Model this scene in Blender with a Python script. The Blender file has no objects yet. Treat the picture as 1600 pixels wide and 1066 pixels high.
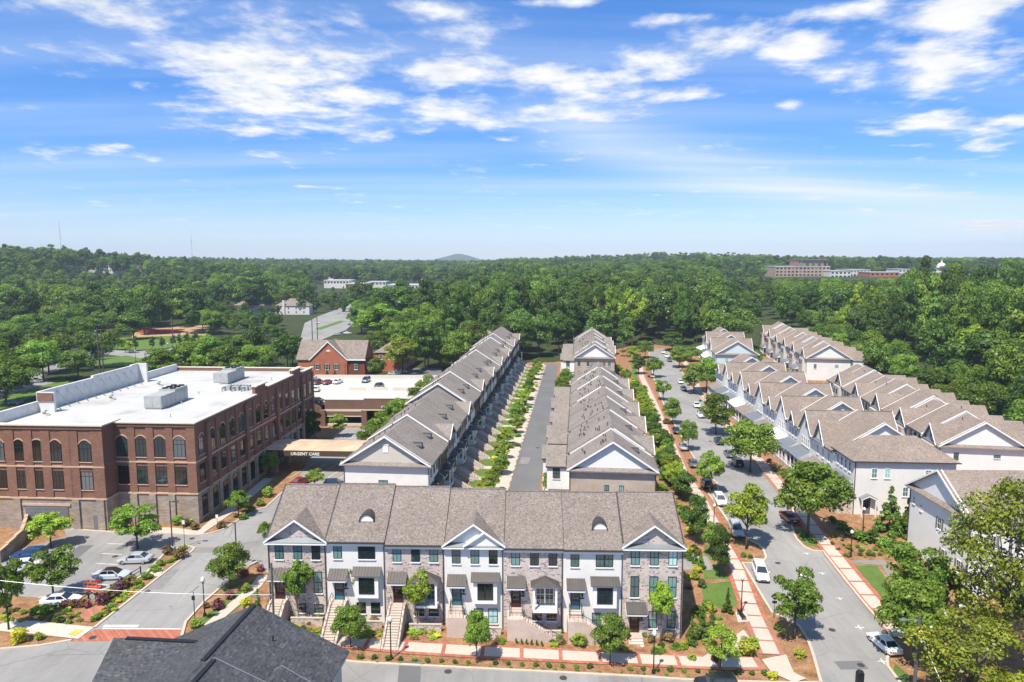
import bpy, bmesh, math, random
import numpy as np
from mathutils import Vector, Matrix
random.seed(7)
R = math.radians
SC = bpy.context.scene
COL = SC.collection

# ------------------------------------------------------------------ camera
CAM_H = 44.3
FPX = 1067.0
TILT = math.atan(128 / 1067.0)
CT, ST = math.cos(TILT), math.sin(TILT)
cam_d = bpy.data.cameras.new('camera')
cam = bpy.data.objects.new('camera', cam_d)
COL.objects.link(cam)
cam.location = (0, 0, CAM_H)
cam.rotation_euler = (R(90) - TILT, 0, 0)
cam_d.sensor_width = 36.0
cam_d.lens = 36.0 * FPX / 1600.0
cam_d.clip_start = 0.5
cam_d.clip_end = 30000
SC.camera = cam

# ------------------------------------------------------------------ world, sun, exposure
SUN_EL = 60.0
SUN_AZ = (-0.52, -0.854)               # horizontal direction towards the sun
wd = bpy.data.worlds.new('World')
SC.world = wd
wd.use_nodes = True
try:
    wd.cycles.sampling_method = 'MANUAL'
    wd.cycles.sample_map_resolution = 512
except Exception:
    pass
wt = wd.node_tree
for n_ in list(wt.nodes):
    wt.nodes.remove(n_)


def nd(t, typ, **kw):
    n = t.nodes.new(typ)
    for k, v in kw.items():
        if k == 'op':
            n.operation = v
        elif isinstance(k, str) and k.startswith('i_'):
            n.inputs[int(k[2:])].default_value = v
        else:
            setattr(n, k, v)
    return n


def mth(t, op, a, b=None, c=None, clamp=False):
    n = t.nodes.new('ShaderNodeMath')
    n.operation = op
    n.use_clamp = clamp
    for i, v in enumerate((a, b, c)):
        if v is None:
            continue
        if isinstance(v, (int, float)):
            n.inputs[i].default_value = v
        else:
            t.links.new(v, n.inputs[i])
    return n.outputs[0]


def ramp(t, fac, stops):
    n = t.nodes.new('ShaderNodeValToRGB')
    e = n.color_ramp.elements
    while len(e) < len(stops):
        e.new(0.5)
    for el, (p, c) in zip(e, stops):
        el.position = p
        el.color = (c[0], c[1], c[2], 1) if len(c) == 3 else c
    t.links.new(fac, n.inputs[0])
    return n.outputs[0]


def build_sky():
    t = wt
    out = nd(t, 'ShaderNodeOutputWorld')
    bg = nd(t, 'ShaderNodeBackground')
    bg.inputs[1].default_value = 0.125
    t.links.new(bg.outputs[0], out.inputs[0])
    sky = nd(t, 'ShaderNodeTexSky', sky_type='NISHITA')
    sky.sun_disc = False
    sky.sun_elevation = R(SUN_EL)
    sky.sun_rotation = math.atan2(SUN_AZ[0], SUN_AZ[1])
    sky.altitude = 300
    sky.air_density = 1.0
    sky.dust_density = 0.35
    sky.ozone_density = 2.6
    hsv = nd(t, 'ShaderNodeHueSaturation')
    hsv.inputs['Hue'].default_value = 0.492
    hsv.inputs['Saturation'].default_value = 1.12
    hsv.inputs['Value'].default_value = 1.0
    t.links.new(sky.outputs[0], hsv.inputs['Color'])
    tc = nd(t, 'ShaderNodeTexCoord')
    sepz = nd(t, 'ShaderNodeSeparateXYZ')
    t.links.new(tc.outputs['Generated'], sepz.inputs[0])
    zf = mth(t, 'MAXIMUM', sepz.outputs[2], 0.0)
    grade = ramp(t, zf, [(0.0, (.78, .86, 1.18)), (.04, (.68, .75, 1.0)), (.13, (.41, .61, .98)), (.3, (.40, .66, 1.05)), (.6, (.88, .96, 1.06))])
    gm = nd(t, 'ShaderNodeMix', data_type='RGBA', blend_type='MULTIPLY')
    gm.inputs[0].default_value = 1
    t.links.new(hsv.outputs[0], gm.inputs[6])
    t.links.new(grade, gm.inputs[7])
    sep = nd(t, 'ShaderNodeSeparateXYZ')
    t.links.new(tc.outputs['Generated'], sep.inputs[0])
    X, Y, Z = sep.outputs
    hor = mth(t, 'SQRT', mth(t, 'ADD', mth(t, 'MULTIPLY', X, X), mth(t, 'MULTIPLY', Y, Y)))
    hor = mth(t, 'MAXIMUM', hor, 0.02)
    el = mth(t, 'DIVIDE', Z, hor)                  # tangent of the elevation
    az = mth(t, 'ARCTAN2', X, Y)                   # 0 = straight ahead, + = right
    zz = mth(t, 'ADD', mth(t, 'MAXIMUM', Z, 0.0), 0.07)
    px = mth(t, 'DIVIDE', X, zz)
    py = mth(t, 'DIVIDE', Y, zz)
    cmb = nd(t, 'ShaderNodeCombineXYZ')
    t.links.new(px, cmb.inputs[0])
    t.links.new(py, cmb.inputs[1])
    no = nd(t, 'ShaderNodeTexNoise', noise_dimensions='2D')
    no.inputs['Scale'].default_value = 1.7
    no.inputs['Detail'].default_value = 9
    no.inputs['Roughness'].default_value = 0.58
    no.inputs['Distortion'].default_value = 0.25
    t.links.new(cmb.outputs[0], no.inputs['Vector'])
    base = no.outputs['Fac']
    # cloud banks, written as (column, row, half width, half height, weight) of the view straight ahead and turned into azimuth and elevation
    view = [(150, 12, 150, 22, .26), (430, 40, 150, 40, .30), (390, 105, 150, 36, .34), (530, 85, 80, 34, .26), (470, 165, 125, 32, .34), (300, 168, 70, 9, .24), (375, 200, 60, 9, .22), (560, 200, 50, 18, .24), (525, 232, 40, 7, .2),
            (690, 110, 62, 18, .3), (712, 180, 78, 22, .34), (700, 14, 60, 12, .22), (650, 52, 70, 12, .18), (790, 125, 30, 14, .22), (795, 218, 22, 5, .2), (880, 120, 110, 17, .34), (1020, 90, 110, 22, .33), (1110, 70, 75, 20, .33), (1232, 80, 46, 26, .36),
            (1075, 150, 78, 11, .28), (925, 182, 80, 7, .27), (830, 172, 26, 7, .24), (1235, 166, 22, 7, .24), (1045, 30, 50, 10, .2), (1130, 25, 50, 12, .18), (1310, 18, 75, 16, .3), (870, 3, 60, 7, .24), (1340, 122, 46, 22, .24), (1462, 112, 66, 34, .38), (1500, 16, 105, 22, .36),
            (1590, 80, 40, 12, .24), (1455, 190, 90, 13, .32), (1570, 190, 50, 10, .3), (1560, 225, 50, 10, .22), (1420, 228, 30, 4, .22), (1565, 352, 55, 11, .36), (1585, 398, 30, 5, .3), (1310, 403, 50, 4, .3), (1400, 404, 30, 3, .28), (182, 229, 30, 5, .34), (838, 258, 20, 3, .26), (1110, 192, 18, 3, .22)]
    blobs = []
    for (vx, vy, hw_, hh_, wg) in view:
        ax, ay, ad = (vx - 800) / FPX, CT - (vy - 533) / FPX * ST, ST + (vy - 533) / FPX * CT
        r_ = math.hypot(ax, ay)
        blobs.append((math.atan2(ax, ay), -ad / r_, hw_ / FPX * ay / (r_ * r_), hh_ / FPX * 1.0 / r_, wg))
    acc = None
    for (a0, e0, wa, we, wgt) in blobs:
        da = mth(t, 'DIVIDE', mth(t, 'SUBTRACT', az, a0), wa)
        de = mth(t, 'DIVIDE', mth(t, 'SUBTRACT', el, e0), we)
        r2 = mth(t, 'ADD', mth(t, 'MULTIPLY', da, da), mth(t, 'MULTIPLY', de, de))
        g = mth(t, 'MULTIPLY', mth(t, 'EXPONENT', mth(t, 'MULTIPLY', r2, -0.62)), wgt)
        acc = g if acc is None else mth(t, 'MAXIMUM', acc, g)
    # second, finer noise tears the edges
    no2 = nd(t, 'ShaderNodeTexNoise', noise_dimensions='2D')
    no2.inputs['Scale'].default_value = 5.0
    no2.inputs['Detail'].default_value = 8
    no2.inputs['Roughness'].default_value = 0.6
    t.links.new(cmb.outputs[0], no2.inputs['Vector'])
    s = mth(t, 'ADD', mth(t, 'ADD', 0.1, mth(t, 'MULTIPLY', base, 0.8)), mth(t, 'MULTIPLY', mth(t, 'SUBTRACT', no2.outputs['Fac'], 0.5), 0.42))
    s = mth(t, 'ADD', s, acc)
    mr = nd(t, 'ShaderNodeMapRange', interpolation_type='SMOOTHSTEP')
    mr.inputs[1].default_value = 0.575
    mr.inputs[2].default_value = 0.86
    t.links.new(s, mr.inputs[0])
    dens = mr.outputs[0]
    # thin high streaks (cirrus)
    mp = nd(t, 'ShaderNodeMapping')
    mp.inputs['Rotation'].default_value = (0, 0, R(33))
    mp.inputs['Scale'].default_value = (0.22, 1.5, 1)
    t.links.new(cmb.outputs[0], mp.inputs[0])
    no3 = nd(t, 'ShaderNodeTexNoise', noise_dimensions='2D')
    no3.inputs['Scale'].default_value = 1.0
    no3.inputs['Detail'].default_value = 7
    no3.inputs['Roughness'].default_value = 0.55
    t.links.new(mp.outputs[0], no3.inputs['Vector'])
    # one broad veil falling from the middle towards the right
    l0 = mth(t, 'SUBTRACT', el, mth(t, 'ADD', 0.163, mth(t, 'MULTIPLY', mth(t, 'SUBTRACT', az, 0.12), -0.25)))
    veil = mth(t, 'EXPONENT', mth(t, 'MULTIPLY', mth(t, 'MULTIPLY', l0, l0), -900.0))
    veil = mth(t, 'MULTIPLY', veil, mth(t, 'GREATER_THAN', az, -1.2))
    cir = mth(t, 'MULTIPLY', mth(t, 'SUBTRACT', no3.outputs['Fac'], 0.42), 1.7, clamp=True)
    vg = nd(t, 'ShaderNodeMapRange', interpolation_type='SMOOTHSTEP')
    vg.inputs[1].default_value = -0.04
    vg.inputs[2].default_value = 0.14
    t.links.new(az, vg.inputs[0])
    cir2 = mth(t, 'MULTIPLY', mth(t, 'MULTIPLY', veil, vg.outputs[0]), mth(t, 'ADD', no3.outputs['Fac'], 0.1))
    thin = mth(t, 'ADD', mth(t, 'MULTIPLY', cir, 0.5), mth(t, 'MULTIPLY', cir2, 1.0), clamp=True)
    # cloud colour: white tops, faintly grey inside
    ccol = ramp(t, no2.outputs['Fac'], [(0.28, (4.5, 4.75, 5.1)), (0.5, (5.5, 5.55, 5.65)), (0.66, (5.9, 5.88, 5.84))])
    m1 = nd(t, 'ShaderNodeMix', data_type='RGBA')
    t.links.new(thin, m1.inputs[0])
    t.links.new(gm.outputs[2], m1.inputs[6])
    m1.inputs[7].default_value = (5.0, 5.45, 6.0, 1)
    m2 = nd(t, 'ShaderNodeMix', data_type='RGBA')
    t.links.new(dens, m2.inputs[0])
    t.links.new(m1.outputs[2], m2.inputs[6])
    t.links.new(ccol, m2.inputs[7])
    t.links.new(m2.outputs[2], bg.inputs[0])


build_sky()
sun_d = bpy.data.lights.new('sun', 'SUN')
sun_d.energy = 5.0
sun_d.angle = R(0.53)
sun_d.color = (1.0, 0.92, 0.79)
sun = bpy.data.objects.new('sun', sun_d)
COL.objects.link(sun)
_sd = Vector((SUN_AZ[0] * math.cos(R(SUN_EL)), SUN_AZ[1] * math.cos(R(SUN_EL)), math.sin(R(SUN_EL)))).normalized()
sun.rotation_euler = _sd.to_track_quat('Z', 'Y').to_euler()
sun.location = (0, 0, 400)
vs = SC.view_settings
vs.view_transform = 'Standard'
vs.look = 'None'
vs.exposure = 0.52
vs.gamma = 1.0
vs.use_curve_mapping = False
cy = SC.cycles
cy.use_denoising = True
cy.max_bounces = 4
cy.diffuse_bounces = 2
cy.glossy_bounces = 2
cy.transmission_bounces = 3
cy.volume_bounces = 0
cy.transparent_max_bounces = 4
cy.caustics_reflective = False
cy.caustics_refractive = False


# ------------------------------------------------------------------ terrain height and picture helpers
def sst(a, b, x):
    t = min(1.0, max(0.0, (x - a) / (b - a)))
    return t * t * (3 - 2 * t)


HILLS = [(470, 880, 260, 170, 6), (-640, 900, 235, 200, 25), (-900, 1100, 300, 300, 14), (300, 1500, 330, 240, 15), (-420, 1900, 800, 300, 8), (620, 2600, 900, 400, 3),
         (-1500, 1900, 700, 500, 22), (0, 3600, 4000, 500, 3), (-700, 2600, 500, 400, 8), (1900, 3000, 700, 600, 5)]


def H(x, y):
    z = -2.2 * min(1, max(0, (x + 32) / 52.0)) * (1 - sst(82, 116, y))
    z += 6.0 * sst(105, 190, x - 0.09 * (y - 100)) * sst(60, 130, y)
    z += 6.0 * sst(300, 420, y) * sst(-120, 20, x)
    z += 5.0 * sst(500, 900, y)
    for (hx, hy, wx, wy, a) in HILLS:
        if y > 400:
            z += a * math.exp(-((x - hx) / wx) ** 2 - ((y - hy) / wy) ** 2) * sst(400, 600, y)
    return z


def ray(px, py):
    dx = (px - 800) / FPX
    dy = (py - 533) / FPX
    return dx, CT - dy * ST, ST + dy * CT


def G(px, py, z=0.0):
    a, b, d = ray(px, py)
    t = (CAM_H - z) / d
    return a * t, b * t


def U(px, py, it=6):
    """point of the terrain that the photograph shows at (px, py)"""
    z = 0.0
    for _ in range(it):
        x, y = G(px, py, z)
        z = H(x, y)
    return x, y


def AT(px, py, Y):
    a, b, d = ray(px, py)
    t = Y / b
    return a * t, Y, CAM_H - d * t


# ------------------------------------------------------------------ mesh builder
class MB:
    def __init__(s):
        s.v, s.f, s.m = [], [], []

    def add(s, vs, fs, mi=0):
        o = len(s.v)
        s.v += [tuple(v) for v in vs]
        for f in fs:
            s.f.append([o + i for i in f])
            s.m.append(mi)
        return s

    def box(s, x0, x1, y0, y1, z0, z1, mi=0):
        return s.add([(x0, y0, z0), (x1, y0, z0), (x1, y1, z0), (x0, y1, z0), (x0, y0, z1), (x1, y0, z1), (x1, y1, z1), (x0, y1, z1)],
                     [(3, 2, 1, 0), (4, 5, 6, 7), (0, 1, 5, 4), (1, 2, 6, 5), (2, 3, 7, 6), (3, 0, 4, 7)], mi)

    def prism(s, pts, axis, a, b, mi=0):
        """polygon pts extruded along an axis: 'x' -> pts are (y,z); 'y' -> (x,z); 'z' -> (x,y)"""
        n = len(pts)

        def mk(p, t):
            return (t, p[0], p[1]) if axis == 'x' else ((p[0], t, p[1]) if axis == 'y' else (p[0], p[1], t))
        vs = [mk(p, a) for p in pts] + [mk(p, b) for p in pts]
        fs = [tuple(range(n))[::-1], tuple(range(n, 2 * n))] + [(i, (i + 1) % n, n + (i + 1) % n, n + i) for i in range(n)]
        return s.add(vs, fs, mi)

    def bar(s, p, q, w, h=None, mi=0):
        """box-section bar from p to q"""
        h = w if h is None else h
        p, q = Vector(p), Vector(q)
        d = (q - p).normalized()
        u = d.cross(Vector((0, 0, 1)))
        if u.length < 1e-3:
            u = Vector((1, 0, 0))
        u.normalize()
        n = u.cross(d).normalized()
        vs = []
        for c in (p, q):
            for a, b in ((-1, -1), (1, -1), (1, 1), (-1, 1)):
                vs.append(c + u * (a * w / 2) + n * (b * h / 2))
        return s.add(vs, [(0, 1, 2, 3), (7, 6, 5, 4), (0, 4, 5, 1), (1, 5, 6, 2), (2, 6, 7, 3), (3, 7, 4, 0)], mi)

    def tube(s, pts, rad, n=8, mi=0, cap=True):
        rings = []
        k = len(pts)
        for i, p in enumerate(pts):
            p = Vector(p)
            a = Vector(pts[max(0, i - 1)])
            b = Vector(pts[min(k - 1, i + 1)])
            d = (b - a).normalized()
            u = d.cross(Vector((0.31, 0.17, 0.93)))
            if u.length < 1e-3:
                u = d.cross(Vector((1, 0, 0)))
            u.normalize()
            w = d.cross(u)
            r = rad[i] if isinstance(rad, (list, tuple)) else rad
            rings.append([p + (u * math.cos(2 * math.pi * j / n) + w * math.sin(2 * math.pi * j / n)) * r for j in range(n)])
        vs = [v for rg in rings for v in rg]
        fs = []
        for i in range(k - 1):
            for j in range(n):
                fs.append((i * n + j, i * n + (j + 1) % n, (i + 1) * n + (j + 1) % n, (i + 1) * n + j))
        if cap:
            fs.append(tuple(range(n))[::-1])
            fs.append(tuple(range((k - 1) * n, k * n)))
        return s.add(vs, fs, mi)

    def lathe(s, prof, n=12, cx=0, cy=0, mi=0):
        vs, fs = [], []
        for r, z in prof:
            for j in range(n):
                a = 2 * math.pi * j / n
                vs.append((cx + r * math.cos(a), cy + r * math.sin(a), z))
        for i in range(len(prof) - 1):
            for j in range(n):
                fs.append((i * n + j, i * n + (j + 1) % n, (i + 1) * n + (j + 1) % n, (i + 1) * n + j))
        fs.append(tuple(range((len(prof) - 1) * n, len(prof) * n)))
        return s.add(vs, fs, mi)

    def mesh(s, name, mats, smooth=False):
        me = bpy.data.meshes.new(name)
        me.from_pydata(s.v, [], s.f)
        for m in (mats if isinstance(mats, (list, tuple)) else [mats]):
            me.materials.append(MAT[m] if isinstance(m, str) else m)
        if any(s.m):
            me.polygons.foreach_set('material_index', s.m)
        if smooth:
            me.polygons.foreach_set('use_smooth', [True] * len(s.f))
        me.update()
        return me

    def build(s, name, mats, parent=None, smooth=False, loc=None, rz=0):
        return ob(name, s.mesh(name, mats, smooth), parent, loc, rz)


def ob(name, me, parent=None, loc=None, rz=0):
    o = bpy.data.objects.new(name, me)
    COL.objects.link(o)
    if parent is not None:
        o.parent = parent
    if loc is not None:
        o.location = loc
    if rz:
        o.rotation_euler = (0, 0, rz)
    return o


def tag(o, label=None, cat=None, group=None, kind=None):
    if label:
        o['label'] = label
    if cat:
        o['category'] = cat
    if group:
        o['group'] = group
    if kind:
        o['kind'] = kind
    return o


def thing(name, label, cat, loc=(0, 0, 0), rz=0, group=None):
    return tag(ob(name, None, None, loc, rz), label, cat, group)


def copy_tree(o, parent=None):
    c = o.copy()
    COL.objects.link(c)
    c.parent = parent
    for ch in list(o.children):
        copy_tree(ch, c)
    return c


ORD = ['first', 'second', 'third', 'fourth', 'fifth', 'sixth', 'seventh', 'eighth', 'ninth', 'tenth', 'eleventh', 'twelfth', 'thirteenth', 'fourteenth', 'fifteenth',
       'sixteenth', 'seventeenth', 'eighteenth', 'nineteenth', 'twentieth', 'twenty-first', 'twenty-second', 'twenty-third', 'twenty-fourth', 'twenty-fifth', 'twenty-sixth', 'twenty-seventh', 'twenty-eighth', 'twenty-ninth', 'thirtieth', 'thirty-first', 'thirty-second', 'thirty-third']
MAT = {}


# ------------------------------------------------------------------ materials
def new_mat(name):
    m = bpy.data.materials.new(name)
    m.use_nodes = True
    t = m.node_tree
    b = t.nodes['Principled BSDF']
    MAT[name] = m
    return m, t, b


def pos(t, sc=(1, 1, 1), rot=(0, 0, 0)):
    g = nd(t, 'ShaderNodeNewGeometry')
    mp = nd(t, 'ShaderNodeMapping')
    mp.inputs['Scale'].default_value = sc
    mp.inputs['Rotation'].default_value = rot
    t.links.new(g.outputs['Position'], mp.inputs[0])
    return mp.outputs[0]


def noise(t, vec, scale, detail=4, rough=.55, dist=0):
    n = nd(t, 'ShaderNodeTexNoise')
    n.inputs['Scale'].default_value = scale
    n.inputs['Detail'].default_value = detail
    n.inputs['Roughness'].default_value = rough
    n.inputs['Distortion'].default_value = dist
    t.links.new(vec, n.inputs['Vector'])
    return n.outputs['Fac']


def mixc(t, fac, a, b, mode='MIX'):
    n = nd(t, 'ShaderNodeMix', data_type='RGBA', blend_type=mode)
    for i, v in ((0, fac), (6, a), (7, b)):
        if isinstance(v, (int, float)):
            n.inputs[i].default_value = v
        elif isinstance(v, tuple):
            n.inputs[i].default_value = (v[0], v[1], v[2], 1)
        else:
            t.links.new(v, n.inputs[i])
    return n.outputs[2]


def bump(t, b, h, dist=.02, st=.5):
    n = nd(t, 'ShaderNodeBump')
    n.inputs['Strength'].default_value = st
    n.inputs['Distance'].default_value = dist
    t.links.new(h, n.inputs['Height'])
    t.links.new(n.outputs[0], b.inputs['Normal'])


def plain(name, col, rough=.6, var=.12, scale=1.5, metal=0, spec=.3, fine=0, coat=0):
    m, t, b = new_mat(name)
    p = pos(t)
    f = noise(t, p, scale, 5)
    lo = tuple(c * (1 - var) for c in col)
    hi = tuple(min(1, c * (1 + var)) for c in col)
    c = ramp(t, f, [(.3, lo), (.7, hi)])
    if fine:
        f2 = noise(t, p, fine, 3)
        c = mixc(t, .5, c, ramp(t, f2, [(.35, tuple(x * .82 for x in col)), (.65, tuple(min(1, x * 1.15) for x in col))]))
        bump(t, b, f2, .02, .3)
    t.links.new(c, b.inputs['Base Color'])
    b.inputs['Roughness'].default_value = rough
    b.inputs['Metallic'].default_value = metal
    b.inputs['Specular IOR Level'].default_value = spec
    if coat:
        b.inputs['Coat Weight'].default_value = coat
    return m


def speck(name, cols, cell=(3, 3, 5), rough=.9, big=.15, rows=None):
    """shingle-like material: random cells of a few tones"""
    m, t, b = new_mat(name)
    v = nd(t, 'ShaderNodeTexVoronoi')
    v.inputs['Scale'].default_value = 1
    t.links.new(pos(t, cell), v.inputs['Vector'])
    sp = nd(t, 'ShaderNodeSeparateColor')
    t.links.new(v.outputs['Color'], sp.inputs[0])
    k = len(cols)
    c = ramp(t, sp.outputs[0], [(i / (k - 1), cols[i]) for i in range(k)])
    p = pos(t)
    f = noise(t, p, .25, 4)
    f3 = noise(t, p, 9, 2)
    c = mixc(t, 1, c, ramp(t, f, [(.3, (1 - big,) * 3), (.7, (1 + big * .6,) * 3)]), 'MULTIPLY')
    c = mixc(t, 1, c, ramp(t, f3, [(.3, (.86,) * 3), (.7, (1.14,) * 3)]), 'MULTIPLY')
    if rows:
        sepz = nd(t, 'ShaderNodeSeparateXYZ')
        t.links.new(p, sepz.inputs[0])
        fr = mth(t, 'FRACT', mth(t, 'MULTIPLY', sepz.outputs[2], rows))
        c = mixc(t, 1, c, ramp(t, fr, [(0, (.62,) * 3), (.16, (1, 1, 1)), (1, (1.03,) * 3)]), 'MULTIPLY')
    t.links.new(c, b.inputs['Base Color'])
    b.inputs['Roughness'].default_value = rough
    b.inputs['Specular IOR Level'].default_value = .15
    bump(t, b, sp.outputs[1], .03, .5)
    return m


def brick(name, c1, c2, mortar, bw=.24, bh=.08, ms=.012, odd=None, big=.12):
    m, t, b = new_mat(name)
    g = nd(t, 'ShaderNodeNewGeometry')
    sp = nd(t, 'ShaderNodeSeparateXYZ')
    t.links.new(g.outputs['Position'], sp.inputs[0])
    cb = nd(t, 'ShaderNodeCombineXYZ')
    t.links.new(mth(t, 'ADD', sp.outputs[0], sp.outputs[1]), cb.inputs[0])
    t.links.new(sp.outputs[2], cb.inputs[1])
    br = nd(t, 'ShaderNodeTexBrick')
    br.inputs['Scale'].default_value = 1
    br.inputs['Brick Width'].default_value = bw
    br.inputs['Row Height'].default_value = bh
    br.inputs['Mortar Size'].default_value = ms
    br.inputs['Color1'].default_value = (*c1, 1)
    br.inputs['Color2'].default_value = (*c2, 1)
    br.inputs['Mortar'].default_value = (*mortar, 1)
    t.links.new(cb.outputs[0], br.inputs['Vector'])
    c = br.outputs['Color']
    if odd:
        wn = nd(t, 'ShaderNodeTexVoronoi')
        wn.inputs['Scale'].default_value = 1
        mpn = nd(t, 'ShaderNodeMapping')
        mpn.inputs['Scale'].default_value = (odd[2], odd[3], 1)
        t.links.new(cb.outputs[0], mpn.inputs[0])
        t.links.new(mpn.outputs[0], wn.inputs['Vector'])
        sc_ = nd(t, 'ShaderNodeSeparateColor')
        t.links.new(wn.outputs['Color'], sc_.inputs[0])
        f = ramp(t, sc_.outputs[0], [(odd[1], (0, 0, 0)), (min(1, odd[1] + .06), (1, 1, 1))])
        c = mixc(t, f, c, odd[0])
    f2 = noise(t, g.outputs['Position'], .5, 5)
    c = mixc(t, 1, c, ramp(t, f2, [(.3, (1 - big,) * 3), (.7, (1 + big,) * 3)]), 'MULTIPLY')
    t.links.new(c, b.inputs['Base Color'])
    b.inputs['Roughness'].default_value = .85
    b.inputs['Specular IOR Level'].default_value = .2
    bump(t, b, br.outputs['Fac'], -.01, .4)
    return m


def siding(name, col, pitch=.17):
    m, t, b = new_mat(name)
    p = pos(t)
    sp = nd(t, 'ShaderNodeSeparateXYZ')
    t.links.new(p, sp.inputs[0])
    fr = mth(t, 'FRACT', mth(t, 'MULTIPLY', sp.outputs[2], 1 / pitch))
    c = ramp(t, noise(t, p, .6, 5), [(.3, tuple(x * .93 for x in col)), (.7, col)])
    c = mixc(t, 1, c, ramp(t, fr, [(0, (.84,) * 3), (.12, (1, 1, 1)), (1, (1, 1, 1))]), 'MULTIPLY')
    t.links.new(c, b.inputs['Base Color'])
    b.inputs['Roughness'].default_value = .6
    b.inputs['Specular IOR Level'].default_value = .3
    bump(t, b, fr, -.015, .5)
    return m


def leafm(name, cols, tr=.36, gl=.02):
    m, t, b = new_mat(name)
    t.nodes.remove(b)
    out = t.nodes['Material Output']
    at = nd(t, 'ShaderNodeAttribute', attribute_name='tint')
    oi = nd(t, 'ShaderNodeObjectInfo')
    f = mth(t, 'ADD', mth(t, 'MULTIPLY', at.outputs['Fac'], .68), mth(t, 'MULTIPLY', oi.outputs['Random'], .32))
    k = len(cols)
    c = ramp(t, f, [(.08 + .84 * i / (k - 1), cols[i]) for i in range(k)])
    hs = nd(t, 'ShaderNodeHueSaturation')
    t.links.new(c, hs.inputs['Color'])
    t.links.new(mth(t, 'ADD', .478, mth(t, 'MULTIPLY', oi.outputs['Random'], .036)), hs.inputs['Hue'])
    t.links.new(mth(t, 'ADD', .72, mth(t, 'MULTIPLY', mth(t, 'FRACT', mth(t, 'MULTIPLY', oi.outputs['Random'], 7.31)), .56)), hs.inputs['Value'])
    d = nd(t, 'ShaderNodeBsdfDiffuse')
    tl = nd(t, 'ShaderNodeBsdfTranslucent')
    gs = nd(t, 'ShaderNodeBsdfGlossy')
    gs.inputs['Roughness'].default_value = .42
    gs.inputs['Color'].default_value = (.9, .95, .9, 1)
    t.links.new(hs.outputs[0], d.inputs[0])
    tcol = mixc(t, 1, hs.outputs[0], (1.25, 1.15, .55), 'MULTIPLY')
    t.links.new(tcol, tl.inputs[0])
    ms = nd(t, 'ShaderNodeMixShader')
    ms.inputs[0].default_value = tr
    t.links.new(d.outputs[0], ms.inputs[1])
    t.links.new(tl.outputs[0], ms.inputs[2])
    m2 = nd(t, 'ShaderNodeMixShader')
    m2.inputs[0].default_value = gl
    t.links.new(ms.outputs[0], m2.inputs[1])
    t.links.new(gs.outputs[0], m2.inputs[2])
    t.links.new(m2.outputs[0], out.inputs['Surface'])
    return m


def glass(name, col, rough=.06):
    m, t, b = new_mat(name)
    oi = nd(t, 'ShaderNodeObjectInfo')
    c = ramp(t, oi.outputs['Random'], [(0, tuple(x * .35 for x in col)), (.5, col), (.82, tuple(min(1, x * 1.7) for x in col)), (.88, tuple(min(1, .06 + x * 2.0) for x in col)), (1, tuple(min(1, .12 + x * 2.2) for x in col))])
    t.links.new(c, b.inputs['Base Color'])
    b.inputs['Roughness'].default_value = rough
    b.inputs['Specular IOR Level'].default_value = .9
    b.inputs['IOR'].default_value = 1.6
    return m


SH = [(.215, .165, .14), (.30, .235, .20), (.37, .30, .255), (.28, .22, .185), (.43, .36, .31)]
speck('shingle_taupe', [(.13, .11, .098), (.20, .168, .148), (.25, .21, .185), (.18, .152, .134), (.30, .258, .23)], (5.5, 5.5, 9), big=.1)
speck('shingle_grey', [(.18, .157, .138), (.235, .204, .18), (.27, .236, .21), (.212, .186, .165), (.295, .26, .232)], (4, 4, 7), big=.14)
speck('shingle_tan', [(.185, .148, .122), (.245, .197, .165), (.285, .232, .196), (.222, .178, .15), (.315, .258, .22)], (4, 4, 7), big=.14)
speck('shingle_black', [(.046, .047, .052), (.066, .068, .075), (.088, .091, .1), (.056, .058, .064), (.115, .118, .128)], (3.4, 3.4, 9), big=.15, rows=6.5)
speck('shingle_brown', [(.17, .14, .12), (.22, .18, .155), (.25, .21, .18), (.28, .235, .2)], (2.5, 2.5, 4), big=.1)
brick('brick_blush', (.60, .49, .44), (.50, .41, .38), (.60, .54, .49), .26, .085, odd=((.26, .225, .22), .80, 3.6, 9))
brick('brick_white', (.80, .78, .745), (.74, .72, .69), (.70, .68, .65), .24, .08, big=.05)
brick('brick_tan', (.47, .385, .32), (.37, .31, .28), (.46, .41, .36), .26, .09, odd=((.44, .33, .2), .84, 2.5, 6))
brick('brick_red', (.215, .097, .065), (.165, .076, .053), (.24, .15, .112), .26, .085, odd=((.265, .135, .092), .8, 3, 8))
brick('brick_orange', (.44, .12, .055), (.36, .095, .045), (.42, .2, .13), .26, .085)
brick('brick_brown', (.20, .105, .075), (.16, .085, .06), (.2, .13, .1), .3, .1)
brick('stone', (.37, .305, .25), (.25, .205, .17), (.31, .26, .215), .75, .25, .03, odd=((.4, .28, .13), .9, 1.1, 2.8), big=.2)
brick('paver', (.40, .135, .085), (.33, .105, .07), (.36, .16, .11), .2, .1, odd=((.45, .18, .12), .8, 4, 4))
brick('step_brick', (.56, .44, .38), (.48, .36, .31), (.58, .5, .45), .22, .08)
siding('siding_white', (.80, .795, .775))
siding('siding_beige', (.60, .55, .48))
siding('siding_blue', (.55, .66, .67))
siding('siding_grey', (.42, .44, .45))
plain('white_paint', (.82, .815, .80), .5, .03)
plain('cream_trim', (.62, .55, .45), .6, .06)
plain('sandstone', (.52, .36, .25), .8, .12, 2)
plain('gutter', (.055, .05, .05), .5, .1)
plain('frame_dark', (.02, .022, .024), .4, .1)
plain('metal_bronze', (.075, .066, .062), .5, .12, .8, metal=.1)
plain('metal_grey', (.30, .32, .345), .35, .08, .8, metal=.5)
plain('metal_black', (.018, .018, .02), .45, .1)
plain('lamp_globe', (.78, .78, .74), .35, .02)
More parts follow.
